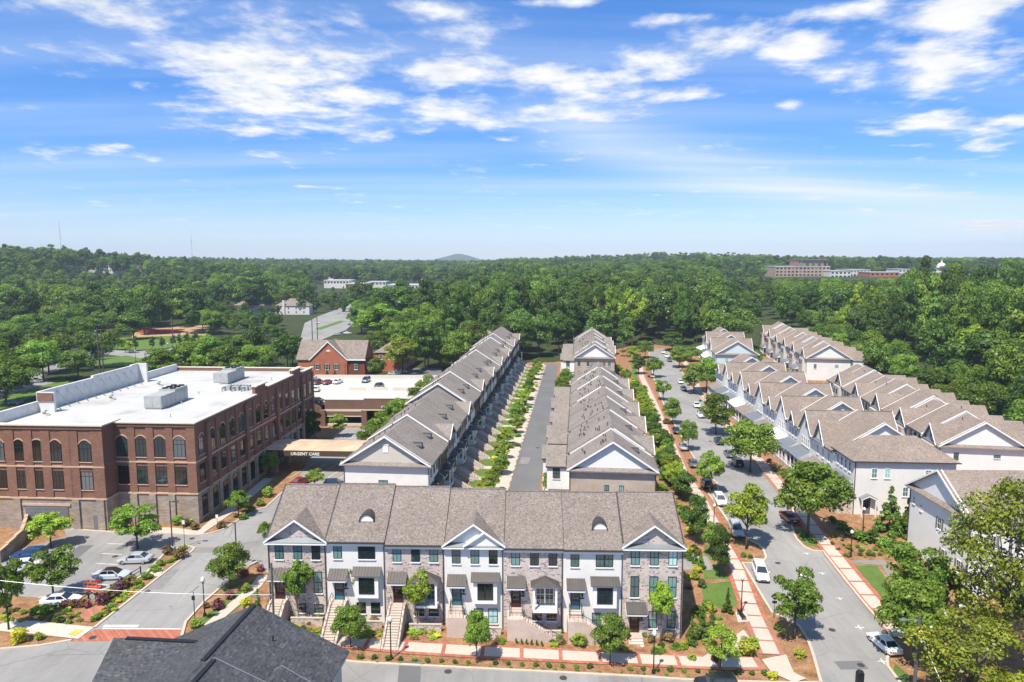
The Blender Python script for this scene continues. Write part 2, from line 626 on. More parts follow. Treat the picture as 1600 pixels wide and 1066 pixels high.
plain('door_blue', (.045, .16, .21), .45, .1)
plain('door_maroon', (.06, .018, .017), .45, .1)
plain('door_grey', (.16, .165, .18), .5, .08)
plain('concrete', (.545, .485, .415), .85, .1, .7, fine=8)
plain('concrete_pale', (.50, .435, .37), .85, .07, .5, fine=10)
plain('kerb_concrete', (.52, .44, .355), .85, .12, 1, fine=6)
plain('deck_concrete', (.56, .515, .455), .85, .1, .12, fine=5)
def membrane():
    m, t, b = new_mat('roof_membrane')
    p = pos(t)
    c = ramp(t, noise(t, p, .16, 6, .62), [(.3, (.35, .34, .325)), (.44, (.47, .465, .45)), (.7, (.54, .535, .52))])
    sp = nd(t, 'ShaderNodeSeparateXYZ')
    t.links.new(p, sp.inputs[0])
    for ax, st_ in ((0, 3.05), (1, 15.0)):
        fr = mth(t, 'FRACT', mth(t, 'MULTIPLY', sp.outputs[ax], 1 / st_))
        c = mixc(t, 1, c, ramp(t, fr, [(0, (.86,) * 3), (.035 if ax == 0 else .008, (1, 1, 1)), (1, (1, 1, 1))]), 'MULTIPLY')
    t.links.new(c, b.inputs['Base Color'])
    b.inputs['Roughness'].default_value = .6


membrane()
plain('membrane_wall', (.62, .615, .60), .6, .12, .8)
plain('canopy_roof', (.55, .385, .265), .8, .2, .45)
plain('canopy_metal', (.09, .055, .04), .5, .1)
plain('unit_grey', (.37, .38, .37), .5, .12, 1)
plain('pole_wood', (.115, .1, .088), .9, .2, 3)
plain('bark', (.10, .082, .065), .95, .25, 5)
plain('bark_pale', (.235, .2, .165), .95, .25, 5)
plain('orange_paint', (.62, .11, .045), .5, .1)
plain('sign_back', (.3, .3, .29), .5, .1)
plain('yellow_paint', (.58, .42, .12), .7, .1)
plain('red_flower', (.45, .05, .05), .8, .3, 5)
plain('paint_white', (.74, .73, .69), .7, .12, 2)
plain('far_wall', (.62, .6, .57), .8, .08, .05)
plain('far_tan', (.40, .29, .225), .8, .1, .05)
plain('far_brown', (.24, .15, .12), .8, .1, .05)
plain('far_roof', (.5, .49, .47), .8, .1, .05)
plain('tyre', (.012, .012, .013), .8, .1)
plain('rim', (.45, .46, .47), .3, .05, metal=.7)
plain('car_lamp', (.75, .75, .73), .2, .03)
plain('tail_lamp', (.28, .01, .012), .3, .05)
plain('safety_fence', (.62, .10, .05), .7, .15)
plain('dirt', (.42, .27, .16), .95, .2, .3, fine=2)
for nm, c in dict(car_white=(.8, .8, .79), car_silver=(.42, .44, .46), car_pale=(.50, .55, .6), car_grey=(.12, .125, .135), car_black=(.014, .015, .018), car_blue=(.012, .05, .16), car_navy=(.02, .035, .07),
                  car_red=(.24, .012, .018), car_maroon=(.12, .012, .02)).items():
    plain(nm, c, .28, .02, spec=.5, coat=.8)
glass('glass_painted_sky', (.15, .27, .27), .05)  # reflected sky is put into the base colour as teal
glass('glass_dark', (.014, .026, .030), .05)
glass('glass_office', (.009, .017, .021), .05)
glass('glass_car', (.016, .022, .027), .04)


def ground_mat(name, cols, sc, rough=.95, fine=4, fcon=.25, cracks=False, bmp=.03):
    m, t, b = new_mat(name)
    p = pos(t)
    k = len(cols)
    c = ramp(t, noise(t, p, sc, 7, .6), [(.28 + .44 * i / (k - 1), cols[i]) for i in range(k)])
    f = noise(t, p, fine, 4, .7)
    c = mixc(t, 1, c, ramp(t, f, [(.3, (1 - fcon,) * 3), (.7, (1 + fcon,) * 3)]), 'MULTIPLY')
    if cracks:
        f4 = noise(t, pos(t, (.9, .05, 1)), 1, 4, .6)
        c = mixc(t, 1, c, ramp(t, f4, [(.35, (.93,) * 3), (.65, (1.05,) * 3)]), 'MULTIPLY')
        v = nd(t, 'ShaderNodeTexVoronoi', feature='DISTANCE_TO_EDGE')
        v.inputs['Scale'].default_value = .13
        t.links.new(pos(t, (1, 1, 1)), v.inputs['Vector'])
        c = mixc(t, 1, c, ramp(t, v.outputs['Distance'], [(0, (.70,) * 3), (.007, (1, 1, 1))]), 'MULTIPLY')
        f5 = noise(t, p, .045, 5, .65)
        c = mixc(t, 1, c, ramp(t, f5, [(.34, (.84,) * 3), (.5, (1, 1, 1)), (.68, (1.07,) * 3)]), 'MULTIPLY')
        f6 = noise(t, p, .9, 3, .5)
        c = mixc(t, 1, c, ramp(t, f6, [(.24, (.72,) * 3), (.32, (1, 1, 1))]), 'MULTIPLY')
    t.links.new(c, b.inputs['Base Color'])
    b.inputs['Roughness'].default_value = rough
    b.inputs['Specular IOR Level'].default_value = .15
    bump(t, b, f, bmp, .5)
    return m


ground_mat('grass', [(.075, .13, .028), (.105, .17, .038), (.14, .185, .055)], .35, fine=7, fcon=.3)
ground_mat('mulch', [(.14, .078, .044), (.25, .135, .07), (.31, .175, .092), (.37, .245, .14)], .8, fine=5, fcon=.42)
ground_mat('asphalt', [(.235, .228, .22), (.275, .268, .26), (.31, .30, .29)], .12, fine=14, fcon=.12, cracks=True, bmp=.01)
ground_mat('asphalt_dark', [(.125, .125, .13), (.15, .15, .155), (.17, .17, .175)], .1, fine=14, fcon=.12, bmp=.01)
ground_mat('forest_floor', [(.028, .042, .014), (.045, .06, .02), (.06, .066, .028)], .05, fine=.8, fcon=.3)
ground_mat('gravel', [(.20, .185, .18), (.26, .245, .235)], 1, fine=10, fcon=.2)
leafm('leaf_mid', [(0.074, 0.150, 0.019), (0.159, 0.267, 0.034), (0.280, 0.391, 0.056)])
leafm('leaf_dark', [(0.043, 0.097, 0.017), (0.091, 0.176, 0.028), (0.161, 0.257, 0.045)])
leafm('leaf_lime', [(0.147, 0.250, 0.019), (0.268, 0.390, 0.041), (0.411, 0.515, 0.079)])
leafm('leaf_yellow', [(0.280, 0.350, 0.021), (0.560, 0.595, 0.052), (0.600, 0.600, 0.105)])
leafm('leaf_forest', [(0.040, 0.089, 0.017), (0.079, 0.152, 0.024), (0.156, 0.231, 0.043)], .26, .015)
leafm('leaf_forest_light', [(0.079, 0.160, 0.020), (0.143, 0.239, 0.034), (0.238, 0.335, 0.060)], .28, .015)
leafm('leaf_conifer', [(0.056, 0.131, 0.018), (0.123, 0.236, 0.032), (0.210, 0.333, 0.060)], .2, .015)
leafm('leaf_purple', [(0.088, 0.028, 0.038), (0.158, 0.049, 0.063), (0.245, 0.088, 0.096)], .2)
leafm('leaf_brown', [(0.131, 0.088, 0.035), (0.210, 0.149, 0.052), (0.280, 0.219, 0.088)], .2)
leafm('leaf_magnolia', [(0.072, 0.107, 0.010), (0.173, 0.215, 0.019), (0.317, 0.337, 0.037)], .2, .025)
leafm('leaf_blue', [(0.140, 0.228, 0.210), (0.210, 0.315, 0.289), (0.315, 0.420, 0.385)], .2)
leafm('blossom', [(.6, .55, .4), (.75, .72, .58), (.8, .78, .68)], .2)


# ------------------------------------------------------------------ ground, roads, pavements
def PW(pts):
    return [U(*p) for p in pts]


def sheet(name, poly, dz, mat, parent=None, kind='structure', cell=4.0, label=None):
    bm = bmesh.new()
    vs = [bm.verts.new((x, y, 0)) for x, y in poly]
    f = bm.faces.new(vs)
    if f.normal.z < 0 or f.calc_area() and False:
        bmesh.ops.reverse_faces(bm, faces=[f])
    bmesh.ops.triangulate(bm, faces=bm.faces[:])
    xs = [p[0] for p in poly]
    ys = [p[1] for p in poly]
    if cell:
        for ax, lo, hi in ((0, min(xs), max(xs)), (1, min(ys), max(ys))):
            k = math.floor(lo / cell) + 1
            while k * cell < hi:
                co = [0, 0, 0]
                no = [0, 0, 0]
                co[ax] = k * cell
                no[ax] = 1
                bmesh.ops.bisect_plane(bm, geom=bm.verts[:] + bm.edges[:] + bm.faces[:], plane_co=co, plane_no=no)
                k += 1
    for v in bm.verts:
        v.co.z = H(v.co.x, v.co.y) + dz
    for f in bm.faces:
        f.normal_update()
        if f.normal.z < 0:
            f.normal_flip()
    me = bpy.data.meshes.new(name)
    bm.to_mesh(me)
    bm.free()
    me.materials.append(MAT[mat])
    o = ob(name, me, parent)
    if parent is None:
        o['kind'] = kind
    return o


def densify(pts, step):
    out = [pts[0]]
    for a, b in zip(pts, pts[1:]):
        L = math.hypot(b[0] - a[0], b[1] - a[1])
        n = max(1, int(L / step))
        for i in range(1, n + 1):
            out.append((a[0] + (b[0] - a[0]) * i / n, a[1] + (b[1] - a[1]) * i / n))
    return out


def offset(pts, d):
    """polyline moved d to its left"""
    out = []
    for i, p in enumerate(pts):
        a = pts[max(0, i - 1)]
        b = pts[min(len(pts) - 1, i + 1)]
        tx, ty = b[0] - a[0], b[1] - a[1]
        L = math.hypot(tx, ty) or 1
        out.append((p[0] - ty / L * d, p[1] + tx / L * d))
    return out


def kerb(pts, w=.32, h=.13, mat='kerb_concrete', base=.03, gutter=0):
    pts = densify(pts, 2.5)
    L, Rr = offset(pts, w / 2), offset(pts, -w / 2)
    m = MB()
    vs = []
    for a, b in zip(L, Rr):
        za, zb = H(*a), H(*b)
        vs += [(a[0], a[1], za - .1), (a[0], a[1], za + base + h), (b[0], b[1], zb + base + h), (b[0], b[1], zb - .1)]
    fs = []
    for i in range(len(pts) - 1):
        for j in range(3):
            fs.append((i * 4 + j, (i + 1) * 4 + j, (i + 1) * 4 + j + 1, i * 4 + j + 1))
    m.add(vs, fs)
    return tag(m.build('kerb', mat), kind='structure')


def ribbon(name, pts, w, dz, mat, **k):
    pts = densify(pts, 3)
    return sheet(name, offset(pts, w / 2) + offset(pts, -w / 2)[::-1], dz, mat, **k)


def panels(parent, pts, w, plen, gap, dz, mat='concrete_pale', start=0.2):
    pts = densify(pts, .5)
    d = [0]
    for a, b in zip(pts, pts[1:]):
        d.append(d[-1] + math.hypot(b[0] - a[0], b[1] - a[1]))

    def atd(s):
        for i in range(len(pts) - 1):
            if d[i + 1] >= s:
                u = (s - d[i]) / max(1e-6, d[i + 1] - d[i])
                a, b = pts[i], pts[i + 1]
                L = d[i + 1] - d[i] or 1
                return (a[0] + (b[0] - a[0]) * u, a[1] + (b[1] - a[1]) * u), ((b[0] - a[0]) / L, (b[1] - a[1]) / L)
    s = start
    while s + plen < d[-1]:
        q = []
        for ss, sg in ((s, 1), (s + plen, 1), (s + plen, -1), (s, -1)):
            (x, y), (tx, ty) = atd(ss)
            x, y = x - ty * sg * w / 2, y + tx * sg * w / 2
            q.append((x, y, H(x, y) + dz))
        m = MB()
        m.add(q + [(a, b, c - .06) for a, b, c in q], [(0, 1, 2, 3)[::-1], (0, 1, 5, 4), (1, 2, 6, 5), (2, 3, 7, 6), (3, 0, 4, 7)])
        m.build('concrete_panel', mat, parent)
        s += plen + gap


def grow(a, b, s0, k):
    out, s = [a], s0
    while (out[-1] < b if s0 > 0 else out[-1] > b):
        out.append(out[-1] + s)
        s *= k
    return out


def make_ground():
    xs = grow(-150, -5600, -8, 1.16)[::-1][:-1] + [x for x in range(-150, 201, 5)] + grow(200, 5600, 8, 1.16)[1:]
    ys = [-900, -500, -250, -120, -60, -20, 0, 15, 25] + [y for y in range(30, 441, 5)] + grow(440, 5600, 7, 1.1)[1:]
    vs = [(x, y, H(x, y) - .06) for y in ys for x in xs]
    n = len(xs)
    fs = [(j * n + i, j * n + i + 1, (j + 1) * n + i + 1, (j + 1) * n + i) for j in range(len(ys) - 1) for i in range(n - 1)]
    m = MB()
    m.add(vs, fs)
    tag(m.build('ground', 'forest_floor', smooth=True), kind='structure')


make_ground()
sheet('mulch_bed', [(-118, 58), (120, 58), (112, 125), (108, 200), (128, 300), (66, 345), (18, 292), (-24, 292), (-34, 182), (-60, 182), (-118, 115)], 0.0, 'mulch', cell=5)

KL = PW([(1283, 1068), (1270, 1022), (1262, 1000), (1248, 978), (1206, 957), (1172, 900), (1160, 880), (1190, 881), (1197, 872), (1193, 860), (1185, 851), (1172, 845), (1142, 822), (1107, 772), (1122, 766), (1120, 755), (1098, 738),
          (1075, 700), (1040, 640), (1021, 590), (1013, 545)])
KR = PW([(1040, 545), (1060, 570), (1075, 600), (1120, 650), (1160, 700), (1182, 722), (1196, 742), (1216, 752), (1240, 790), (1237, 823), (1244, 842), (1256, 855), (1270, 861), (1286, 862), (1387, 985), (1397, 1010), (1386, 1030), (1387, 1042), (1408, 1070)])
sheet('street', KL + KR, .04, 'asphalt')
kerb(KL)
kerb(KR)
# front street and its crossing with the side street
NF = PW([(0, 1015), (60, 1010), (112, 1001)])
NF2 = PW([(300, 1004), (420, 1018), (559, 1036), (1000, 1058), (1225, 1068)])
sx0 = [(-110, 50), (95, 50)]
e0, e1 = NF2[-1], KR[-1]
sheet('street', [(-110, 50), (95, 50), (95, 62), (60, 66), e1, (e1[0] - 3, e1[1] - 3), (KL[0][0], KL[0][1] - 2.5), e0] + NF2[::-1] + NF[::-1] + [(-110, 74.5)], .034, 'asphalt')
kerb(NF2 + [KL[0]])
kerb(NF)
# lot and left road
RL = PW([(147, 982), (300, 862)])
RR = PW([(283, 999), (290, 973), (320, 940), (370, 897), (402, 878)])
lot = PW([(0, 930), (60, 935), (150, 925), (190, 915), (225, 900), (255, 868), (290, 852), (304, 857)])
top = PW([(0, 866), (55, 852), (104, 838), (100, 827), (205, 834), (270, 834), (306, 837), (330, 834), (348, 828), (400, 797)])
drive = [(-44.2, 118), (-43.5, 135), (-46, 152), (-44.5, 176.5), (-25, 176.5), (-26.5, 150), (-32.2, 112), (-32.6, 104), (20, 104), (30, 100), (30, 96.2), (-31.5, 97), (-31.5, 88)]
sheet('car_park', top + drive + RR[::-1] + PW([(118, 1003)]) + RL + lot[::-1], .046, 'asphalt')
kerb(RL + PW([(304, 857), (290, 852), (255, 868), (225, 900), (190, 915), (150, 925), (60, 935)]))
kerb(RR)
kerb(top[3:] + drive[:2])
kerb(drive[4:8][::-1])
# alley between the two long rows
al = [(-1.2, 104.2), (-.4, 129), (13.9, 287)]
ar = [(19.6, 287), (14, 222), (5.3, 128), (4.8, 104.2)]
sheet('alley', al + ar, .05, 'asphalt_dark')
ribbon('sidewalk', [(-2.6, 105), (-1.7, 129), (12.6, 287)], 2.0, .07, 'concrete_pale', cell=0)
ribbon('lawn', [(-8.2, 106), (-6.6, 122), (8.4, 278)], 5.4, .022, 'grass', cell=0)
ribbon('driveway', [(8.3, 107), (8.9, 128), (14.8, 190)], 5.2, .055, 'concrete_pale', cell=0)
ribbon('driveway', [(22.0, 237), (27.0, 290)], 7.5, .055, 'concrete_pale', cell=0)
# rear lane between the two white rows on the right
ribbon('rear_lane', [(80, 112), (84.5, 150), (92, 200), (104, 262), (112, 300)], 6.0, .05, 'asphalt', cell=0)

# sidewalks: brick bands with concrete panels
FS = PW([(330, 1001), (420, 1001), (520, 1001), (640, 1012), (760, 1019), (900, 1026), (1080, 1034), (1140, 1037), (1190, 1036)])
fw = ribbon('sidewalk', FS, 2.9, .09, 'paver')
panels(fw, FS, 1.9, 4.1, .45, .112)
SL = PW([(1206, 1024), (1175, 955), (1150, 885), (1127, 845), (1095, 780), (1068, 740), (1047, 690), (1022, 630), (1003, 590), (998, 560)])
sl = ribbon('sidewalk', SL, 3.1, .09, 'paver')
panels(sl, SL, 1.9, 2.6, .35, .112)
SR = PW([(1410, 998), (1391, 971), (1294, 855), (1275, 832), (1205, 742), (1170, 700), (1130, 655), (1092, 610), (1076, 575), (1057, 545)])
sr = ribbon('sidewalk', SR, 3.2, .1, 'paver')
panels(sr, SR, 1.9, 3.1, .35, .122)
LS = PW([(0, 977), (60, 982), (135, 990)])
ls = ribbon('sidewalk', LS, 2.6, .09, 'concrete')
panels(ls, LS, 2.5, 2.6, .05, .105, 'concrete')
BS = PW([(318, 986), (360, 950), (400, 917), (412, 900)])
bs = ribbon('sidewalk', BS, 1.5, .09, 'concrete_pale')
WS = PW([(200, 828), (268, 829), (312, 833), (340, 812), (372, 789), (400, 765), (420, 748)])
ws = ribbon('sidewalk', WS, 2.0, .09, 'concrete_pale')
tag(sheet('corner_plaza', PW([(1098, 1028), (1162, 985), (1173, 1000), (1128, 1034)]), .1, 'concrete_pale'))
tag(sheet('corner_plaza', PW([(1190, 1032), (1228, 1024), (1240, 1052), (1260, 1062), (1240, 1068), (1205, 1052)]), .13, 'concrete_pale'))
sheet('bench_pad', PW([(1149, 957), (1165, 955), (1171, 972), (1153, 974)]), .1, 'concrete_pale', cell=0)
sheet('path', PW([(115, 970), (147, 945), (168, 946), (142, 973)]), .09, 'paver', cell=0)
sheet('path', PW([(238, 892), (256, 888), (250, 901), (230, 903)]), .09, 'concrete_pale', cell=0)
sheet('path', PW([(1331, 876), (1382, 876), (1404, 905), (1396, 918), (1378, 884), (1336, 881)]), .05, 'gravel', cell=0)
# lawns
for P in ([(1336, 884), (1370, 884), (1392, 915), (1402, 950), (1396, 953)], [(1096, 914), (1142, 908), (1156, 940), (1140, 955), (1100, 945)], [(1098, 880), (1128, 885), (1138, 905), (1100, 905)], [(1100, 855), (1122, 850), (1130, 875), (1104, 876)],
          [(1061, 775), (1072, 775), (1086, 830), (1070, 830)], [(215, 925), (262, 888), (288, 868), (294, 866), (262, 896), (222, 930)], [(345, 920), (372, 903), (378, 912), (352, 926)],
          [(1240, 827), (1256, 850), (1284, 858), (1262, 828)], [(1187, 727), (1200, 742), (1216, 750), (1206, 733)], [(1398, 1036), (1425, 1060), (1412, 1068), (1396, 1048)], [(300, 975), (370, 925), (404, 900), (404, 925), (330, 985)],
          [(985, 562), (998, 562), (1010, 600), (990, 600)], [(1040, 690), (1050, 690), (1072, 760), (1058, 770)]):
    sheet('lawn', PW(P), .024, 'grass', kind='structure', cell=0)
# painted marks
def cross(px, py, s=.55):
    x, y = U(px, py)
    m = MB()
    z = H(x, y) + .05
    a = R(-5)
    for (l, w) in ((s, .07), (.07, s)):
        m.add([(x + u * math.cos(a) - v * math.sin(a), y + u * math.sin(a) + v * math.cos(a), z + (0 if l > w else .004)) for u, v in ((-l, -w), (l, -w), (l, w), (-l, w))], [(0, 1, 2, 3)])
    tag(m.build('road_marking', 'paint_white'), kind='structure')


for p in ((1284, 896), (1311, 935), (1343, 981), (1379, 1034), (1260, 865), (1192, 726), (1214, 686)):
    cross(*p)


def stripe(p, q, w, dz=.056, mat='paint_white', name='road_marking'):
    a, b = U(*p), U(*q)
    pts = [a, b]
    sheet(name, offset(pts, w / 2) + offset(pts, -w / 2)[::-1], dz, mat, cell=0)


stripe((162, 979), (216, 979), .5)
stripe((160, 983), (283, 983.5), .14)
sheet('crosswalk', PW([(150, 984), (283, 985), (284, 1001), (110, 1003)]), .052, 'paver', cell=4)
sheet('tactile_pad', PW([(105, 993), (118, 985), (131, 986), (118, 995)]), .12, 'yellow_paint', cell=0)
sheet('tactile_pad', PW([(294, 989), (310, 989), (309, 998), (292, 998)]), .12, 'yellow_paint', cell=0)
sheet('road_marking', PW([(1249, 898), (1256, 896), (1270, 898), (1262, 913)]), .05, 'paint_white', cell=0)
for i in range(6):
    stripe((505 + i * 12, 690), (560 + i * 13, 676), .12)
for i in range(5):
    stripe((452 + i * 20, 747), (490 + i * 19, 725), .12)
for i in range(5):
    stripe((170 + i * 7, 915 - i * 16), (135 + i * 8, 912 - i * 15.5), .11)


# ------------------------------------------------------------------ building parts
WCACHE = {}


def win(parent, x, y, z, w, h, face='f', glass='glass_painted_sky', frame='frame_dark', sill='white_paint', style='grid', arch=0, shutters=None):
    """window on a wall: bottom centre at (x,y,z); face f/b/l/r = the way it looks"""
    key = (round(w, 2), round(h, 2), glass, frame, sill, style, arch)
    if key not in WCACHE:
        f = MB()
        t = .07
        d0, d1 = -.07, .03
        f.box(-w / 2, -w / 2 + t, d0, d1, 0, h)
        f.box(w / 2 - t, w / 2, d0, d1, 0, h)
        f.box(-w / 2 + t, w / 2 - t, d0, d1, 0, t)
        if arch:
            n = 8
            pts = [(-w / 2, h)] + [(-w / 2 + w * i / n, h + arch * math.sin(math.pi * i / n) ** .8) for i in range(n + 1)] + [(w / 2, h)]
            inner = [((w / 2 - t) * (-1 + 2 * i / n), h + (arch - t * .8) * math.sin(math.pi * i / n) ** .8) for i in range(n + 1)]
            outer = [(w / 2 * (-1 + 2 * i / n), h + arch * math.sin(math.pi * i / n) ** .8) for i in range(n + 1)]
            for i in range(n):
                f.prism([inner[i], inner[i + 1], outer[i + 1], outer[i]], 'y', d0, d1)
            f.box(-w / 2 + t, w / 2 - t, d0 + .01, d1, h - .04, h + .02)
        else:
            f.box(-w / 2 + t, w / 2 - t, d0, d1, h - t, h)
        if style in ('grid', 'double'):
            f.box(-w / 2 + t, w / 2 - t, d0 + .01, d1, h * .5 - .03, h * .5 + .03)
        if style == 'grid':
            f.box(-.02, .02, d0 + .015, d1, t, h - t)
        if style == 'double':
            f.box(-.08, .08, d0 + .005, d1, t, h - t)
            f.box(-w / 4 - .015, -w / 4 + .015, d0 + .015, d1, t, h - t)
            f.box(w / 4 - .015, w / 4 + .015, d0 + .015, d1, t, h - t)
        if style == 'tri':
            f.box(-w / 6 - .02, -w / 6 + .02, d0 + .01, d1, t, h - t)
            f.box(w / 6 - .02, w / 6 + .02, d0 + .01, d1, t, h - t)
            f.box(-w / 2 + t, w / 2 - t, d0 + .01, d1, h * .74 - .03, h * .74 + .03)
        g = MB()
        if arch:
            g.prism([(-w / 2 + t, t), (w / 2 - t, t)] + inner[::-1], 'y', -.03, .02)
        else:
            g.box(-w / 2 + t, w / 2 - t, -.03, .02, t, h - t)
        s = MB()
        if sill:
            s.box(-w / 2 - .08, w / 2 + .08, -.14, .0, -.14, -.005)
            if arch:
                oo = [((w / 2 + .14) * (-1 + 2 * i / n), h + (arch + .2) * math.sin(math.pi * i / n) ** .8 + .0) for i in range(n + 1)]
                o2 = [((w / 2 + .01) * (-1 + 2 * i / n), h + (arch + .01) * math.sin(math.pi * i / n) ** .8) for i in range(n + 1)]
                for i in range(n):
                    s.prism([o2[i], o2[i + 1], oo[i + 1], oo[i]], 'y', -.1, 0)
        WCACHE[key] = (f.mesh('window', frame), g.mesh('pane', glass), s.mesh('sill', sill) if sill else None)
    a, b, c = WCACHE[key]
    rz = {'f': 0, 'b': math.pi, 'l': -math.pi / 2, 'r': math.pi / 2}[face]
    o = ob('window', a, parent, (x, y, z), rz)
    ob('pane', b, o)
    if c:
        ob('sill', c, o)
    if shutters:
        k2 = ('sh', round(h, 2), shutters)
        if k2 not in WCACHE:
            m = MB()
            m.box(-.2, .2, -.06, .0, 0, h)
            for i in range(int(h / .16)):
                m.box(-.16, .16, -.075, -.06, .06 + i * .16, .14 + i * .16)
            WCACHE[k2] = m.mesh('shutter', shutters)
        for s_ in (-1, 1):
            ob('shutter', WCACHE[k2], o, (s_ * (w / 2 + .24), 0, 0))
    return o


def gable_roof(mb, x0, x1, ya, yb, e, rise, ov=.45, th=.2, axis='x', side=0):
    """two slopes; ridge runs along axis from x0 to x1, span ya..yb, eaves at height e (at the wall)"""
    h = (yb - ya) / 2
    k = rise / h
    ym = (ya + yb) / 2
    lo = e - ov * k
    for sgn, yw in ((-1, ya), (1, yb)):
        ye = yw + sgn * ov
        pts = [(ye, lo), (ym, e + rise), (ym, e + rise + th), (ye, lo + th)]
        if sgn > 0:
            pts = pts[::-1]
        mb.prism(pts, axis, x0 - side, x1 + side)


def rake(mb, x, ya, yb, e, rise, ov=.45, th=.2, axis='x', w=.06, hgt=.26, up=.03):
    h = (yb - ya) / 2
    k = rise / h
    ym = (ya + yb) / 2
    lo = e - ov * k
    for sgn, yw in ((-1, ya), (1, yb)):
        ye = yw + sgn * ov
        mb.prism([(ye, lo + th + up - hgt), (ym, e + rise + th + up - hgt), (ym, e + rise + th + up), (ye, lo + th + up)], axis, x - w, x + w)


def eyebrow(parent, x, e, D, rise, r=.85, t=.30):
    """half-round dormer on the front slope"""
    k = rise / (D / 2)
    y0 = D / 2 * t
    z0 = e + k * y0 + .2
    n = 10
    arc = [(x + r * math.cos(math.pi * i / n), z0 + r * 1.05 * math.sin(math.pi * i / n)) for i in range(n + 1)]
    m = MB()
    back = y0 + r * 1.25 / k
    ar2 = [(x + (r + .14) * math.cos(math.pi * i / n), z0 - .02 + (r + .14) * 1.05 * math.sin(math.pi * i / n)) for i in range(n + 1)]
    for i in range(n):
        (a, b), (c, d) = ar2[i], ar2[i + 1]
        ya, yb = y0 + (b - z0) / k + .4, y0 + (d - z0) / k + .4
        m.add([(a, y0 - .25, b), (c, y0 - .25, d), (c, yb, d), (a, ya, b)], [(0, 1, 2, 3)])
        m.add([(a, y0 - .25, b), (c, y0 - .25, d), arc[i + 1][:1] + (y0 - .25,) + arc[i + 1][1:], arc[i][:1] + (y0 - .25,) + arc[i][1:]], [(0, 1, 2, 3)])
        m.add([arc[i][:1] + (y0 - .25,) + arc[i][1:], arc[i + 1][:1] + (y0 - .25,) + arc[i + 1][1:], arc[i + 1][:1] + (y0 + .1,) + arc[i + 1][1:], arc[i][:1] + (y0 + .1,) + arc[i][1:]], [(0, 1, 2, 3)])
    d_ = m.build('dormer', 'gutter', parent)
    f = MB()
    f.prism(arc, 'y', y0 - .12, y0 + .3)
    f.build('dormer_face', 'white_paint', d_)


def awning(parent, x0, x1, y, z, out=1.2, drop=.55, mat='metal_bronze', name='canopy', bracket=True, gable=False):
    """standing seam canopy over a door or bay, sloping to the front (-y)"""
    m = MB()
    th = .06
    if gable:
        xm = (x0 + x1) / 2
        for a, b, sg in ((x0, xm, 1), (xm, x1, -1)):
            za, zb = (z - drop, z) if sg > 0 else (z, z - drop)
            m.prism([(a, za), (b, zb), (b, zb + th), (a, za + th)], 'y', y - out, y)
            n = 4
            for i in range(n + 1):
                u = a + (b - a) * i / n
                zz = za + (zb - za) * i / n + th
                m.box(u - .02, u + .02, y - out, y, zz - .02, zz + .05)
    else:
        m.prism([(y - out, z - drop), (y, z), (y, z + th), (y - out, z - drop + th)], 'x', x0, x1)
        n = max(3, int((x1 - x0) / .38))
        for i in range(n + 1):
            u = x0 + .02 + (x1 - x0 - .04) * i / n
            m.prism([(y - out, z - drop + th), (y, z + th), (y, z + th + .06), (y - out, z - drop + th + .06)], 'x', u - .02, u + .02)
    o = m.build(name, mat, parent)
    if bracket:
        f = MB()
        f.box(x0 + .05, x1 - .05, y - out + .04, y - out + .14, z - drop - .22, z - drop - .004)
        for xx in (x0 + .05, x1 - .15):
            f.box(xx, xx + .1, y - out + .14, y, z - drop - .22, z - drop - .06)
        if not gable:
            for xx in (x0 - .03, x1 - .02):
                f.prism([(y - out, z - drop - .1), (y, z - .1), (y, z - .004), (y - out, z - drop - .004)], 'x', xx, xx + .05)
        f.build('canopy_trim', 'white_paint', o)
    return o


DOORC = {}


def door(parent, x, y, z, mat='door_blue', w=1.0, h=2.45, face='f'):
    if mat not in DOORC:
        m = MB()
        m.box(-w / 2, w / 2, -.05, .02, 0, h)
        m.box(-w / 2 + .14, w / 2 - .14, -.065, -.05, .1, .75)
        g = MB()
        for a, b in ((-w / 2 + .14, -.03), (.03, w / 2 - .14)):
            g.box(a, b, -.068, -.045, .95, h - .55)
            g.box(a, b, -.068, -.045, h - .48, h - .16)
        k = MB()
        k.box(w / 2 - .12, w / 2 - .07, -.11, -.05, 1.0, 1.18)
        fr = MB()
        fr.box(-w / 2 - .1, -w / 2, -.08, .02, 0, h + .12)
        fr.box(w / 2, w / 2 + .1, -.08, .02, 0, h + .12)
        fr.box(-w / 2, w / 2, -.08, .02, h, h + .12)
        DOORC[mat] = (m.mesh('door', mat), g.mesh('door_glass', 'glass_dark'), k.mesh('handle', 'metal_black'), fr.mesh('door_frame', 'frame_dark'))
    a = DOORC[mat]
    rz = {'f': 0, 'b': math.pi, 'l': -math.pi / 2, 'r': math.pi / 2}[face]
    o = ob('door', a[0], parent, (x, y, z), rz)
    ob('door_glass', a[1], o)
    ob('handle', a[2], o)
    ob('door_frame', a[3], o)
    return o


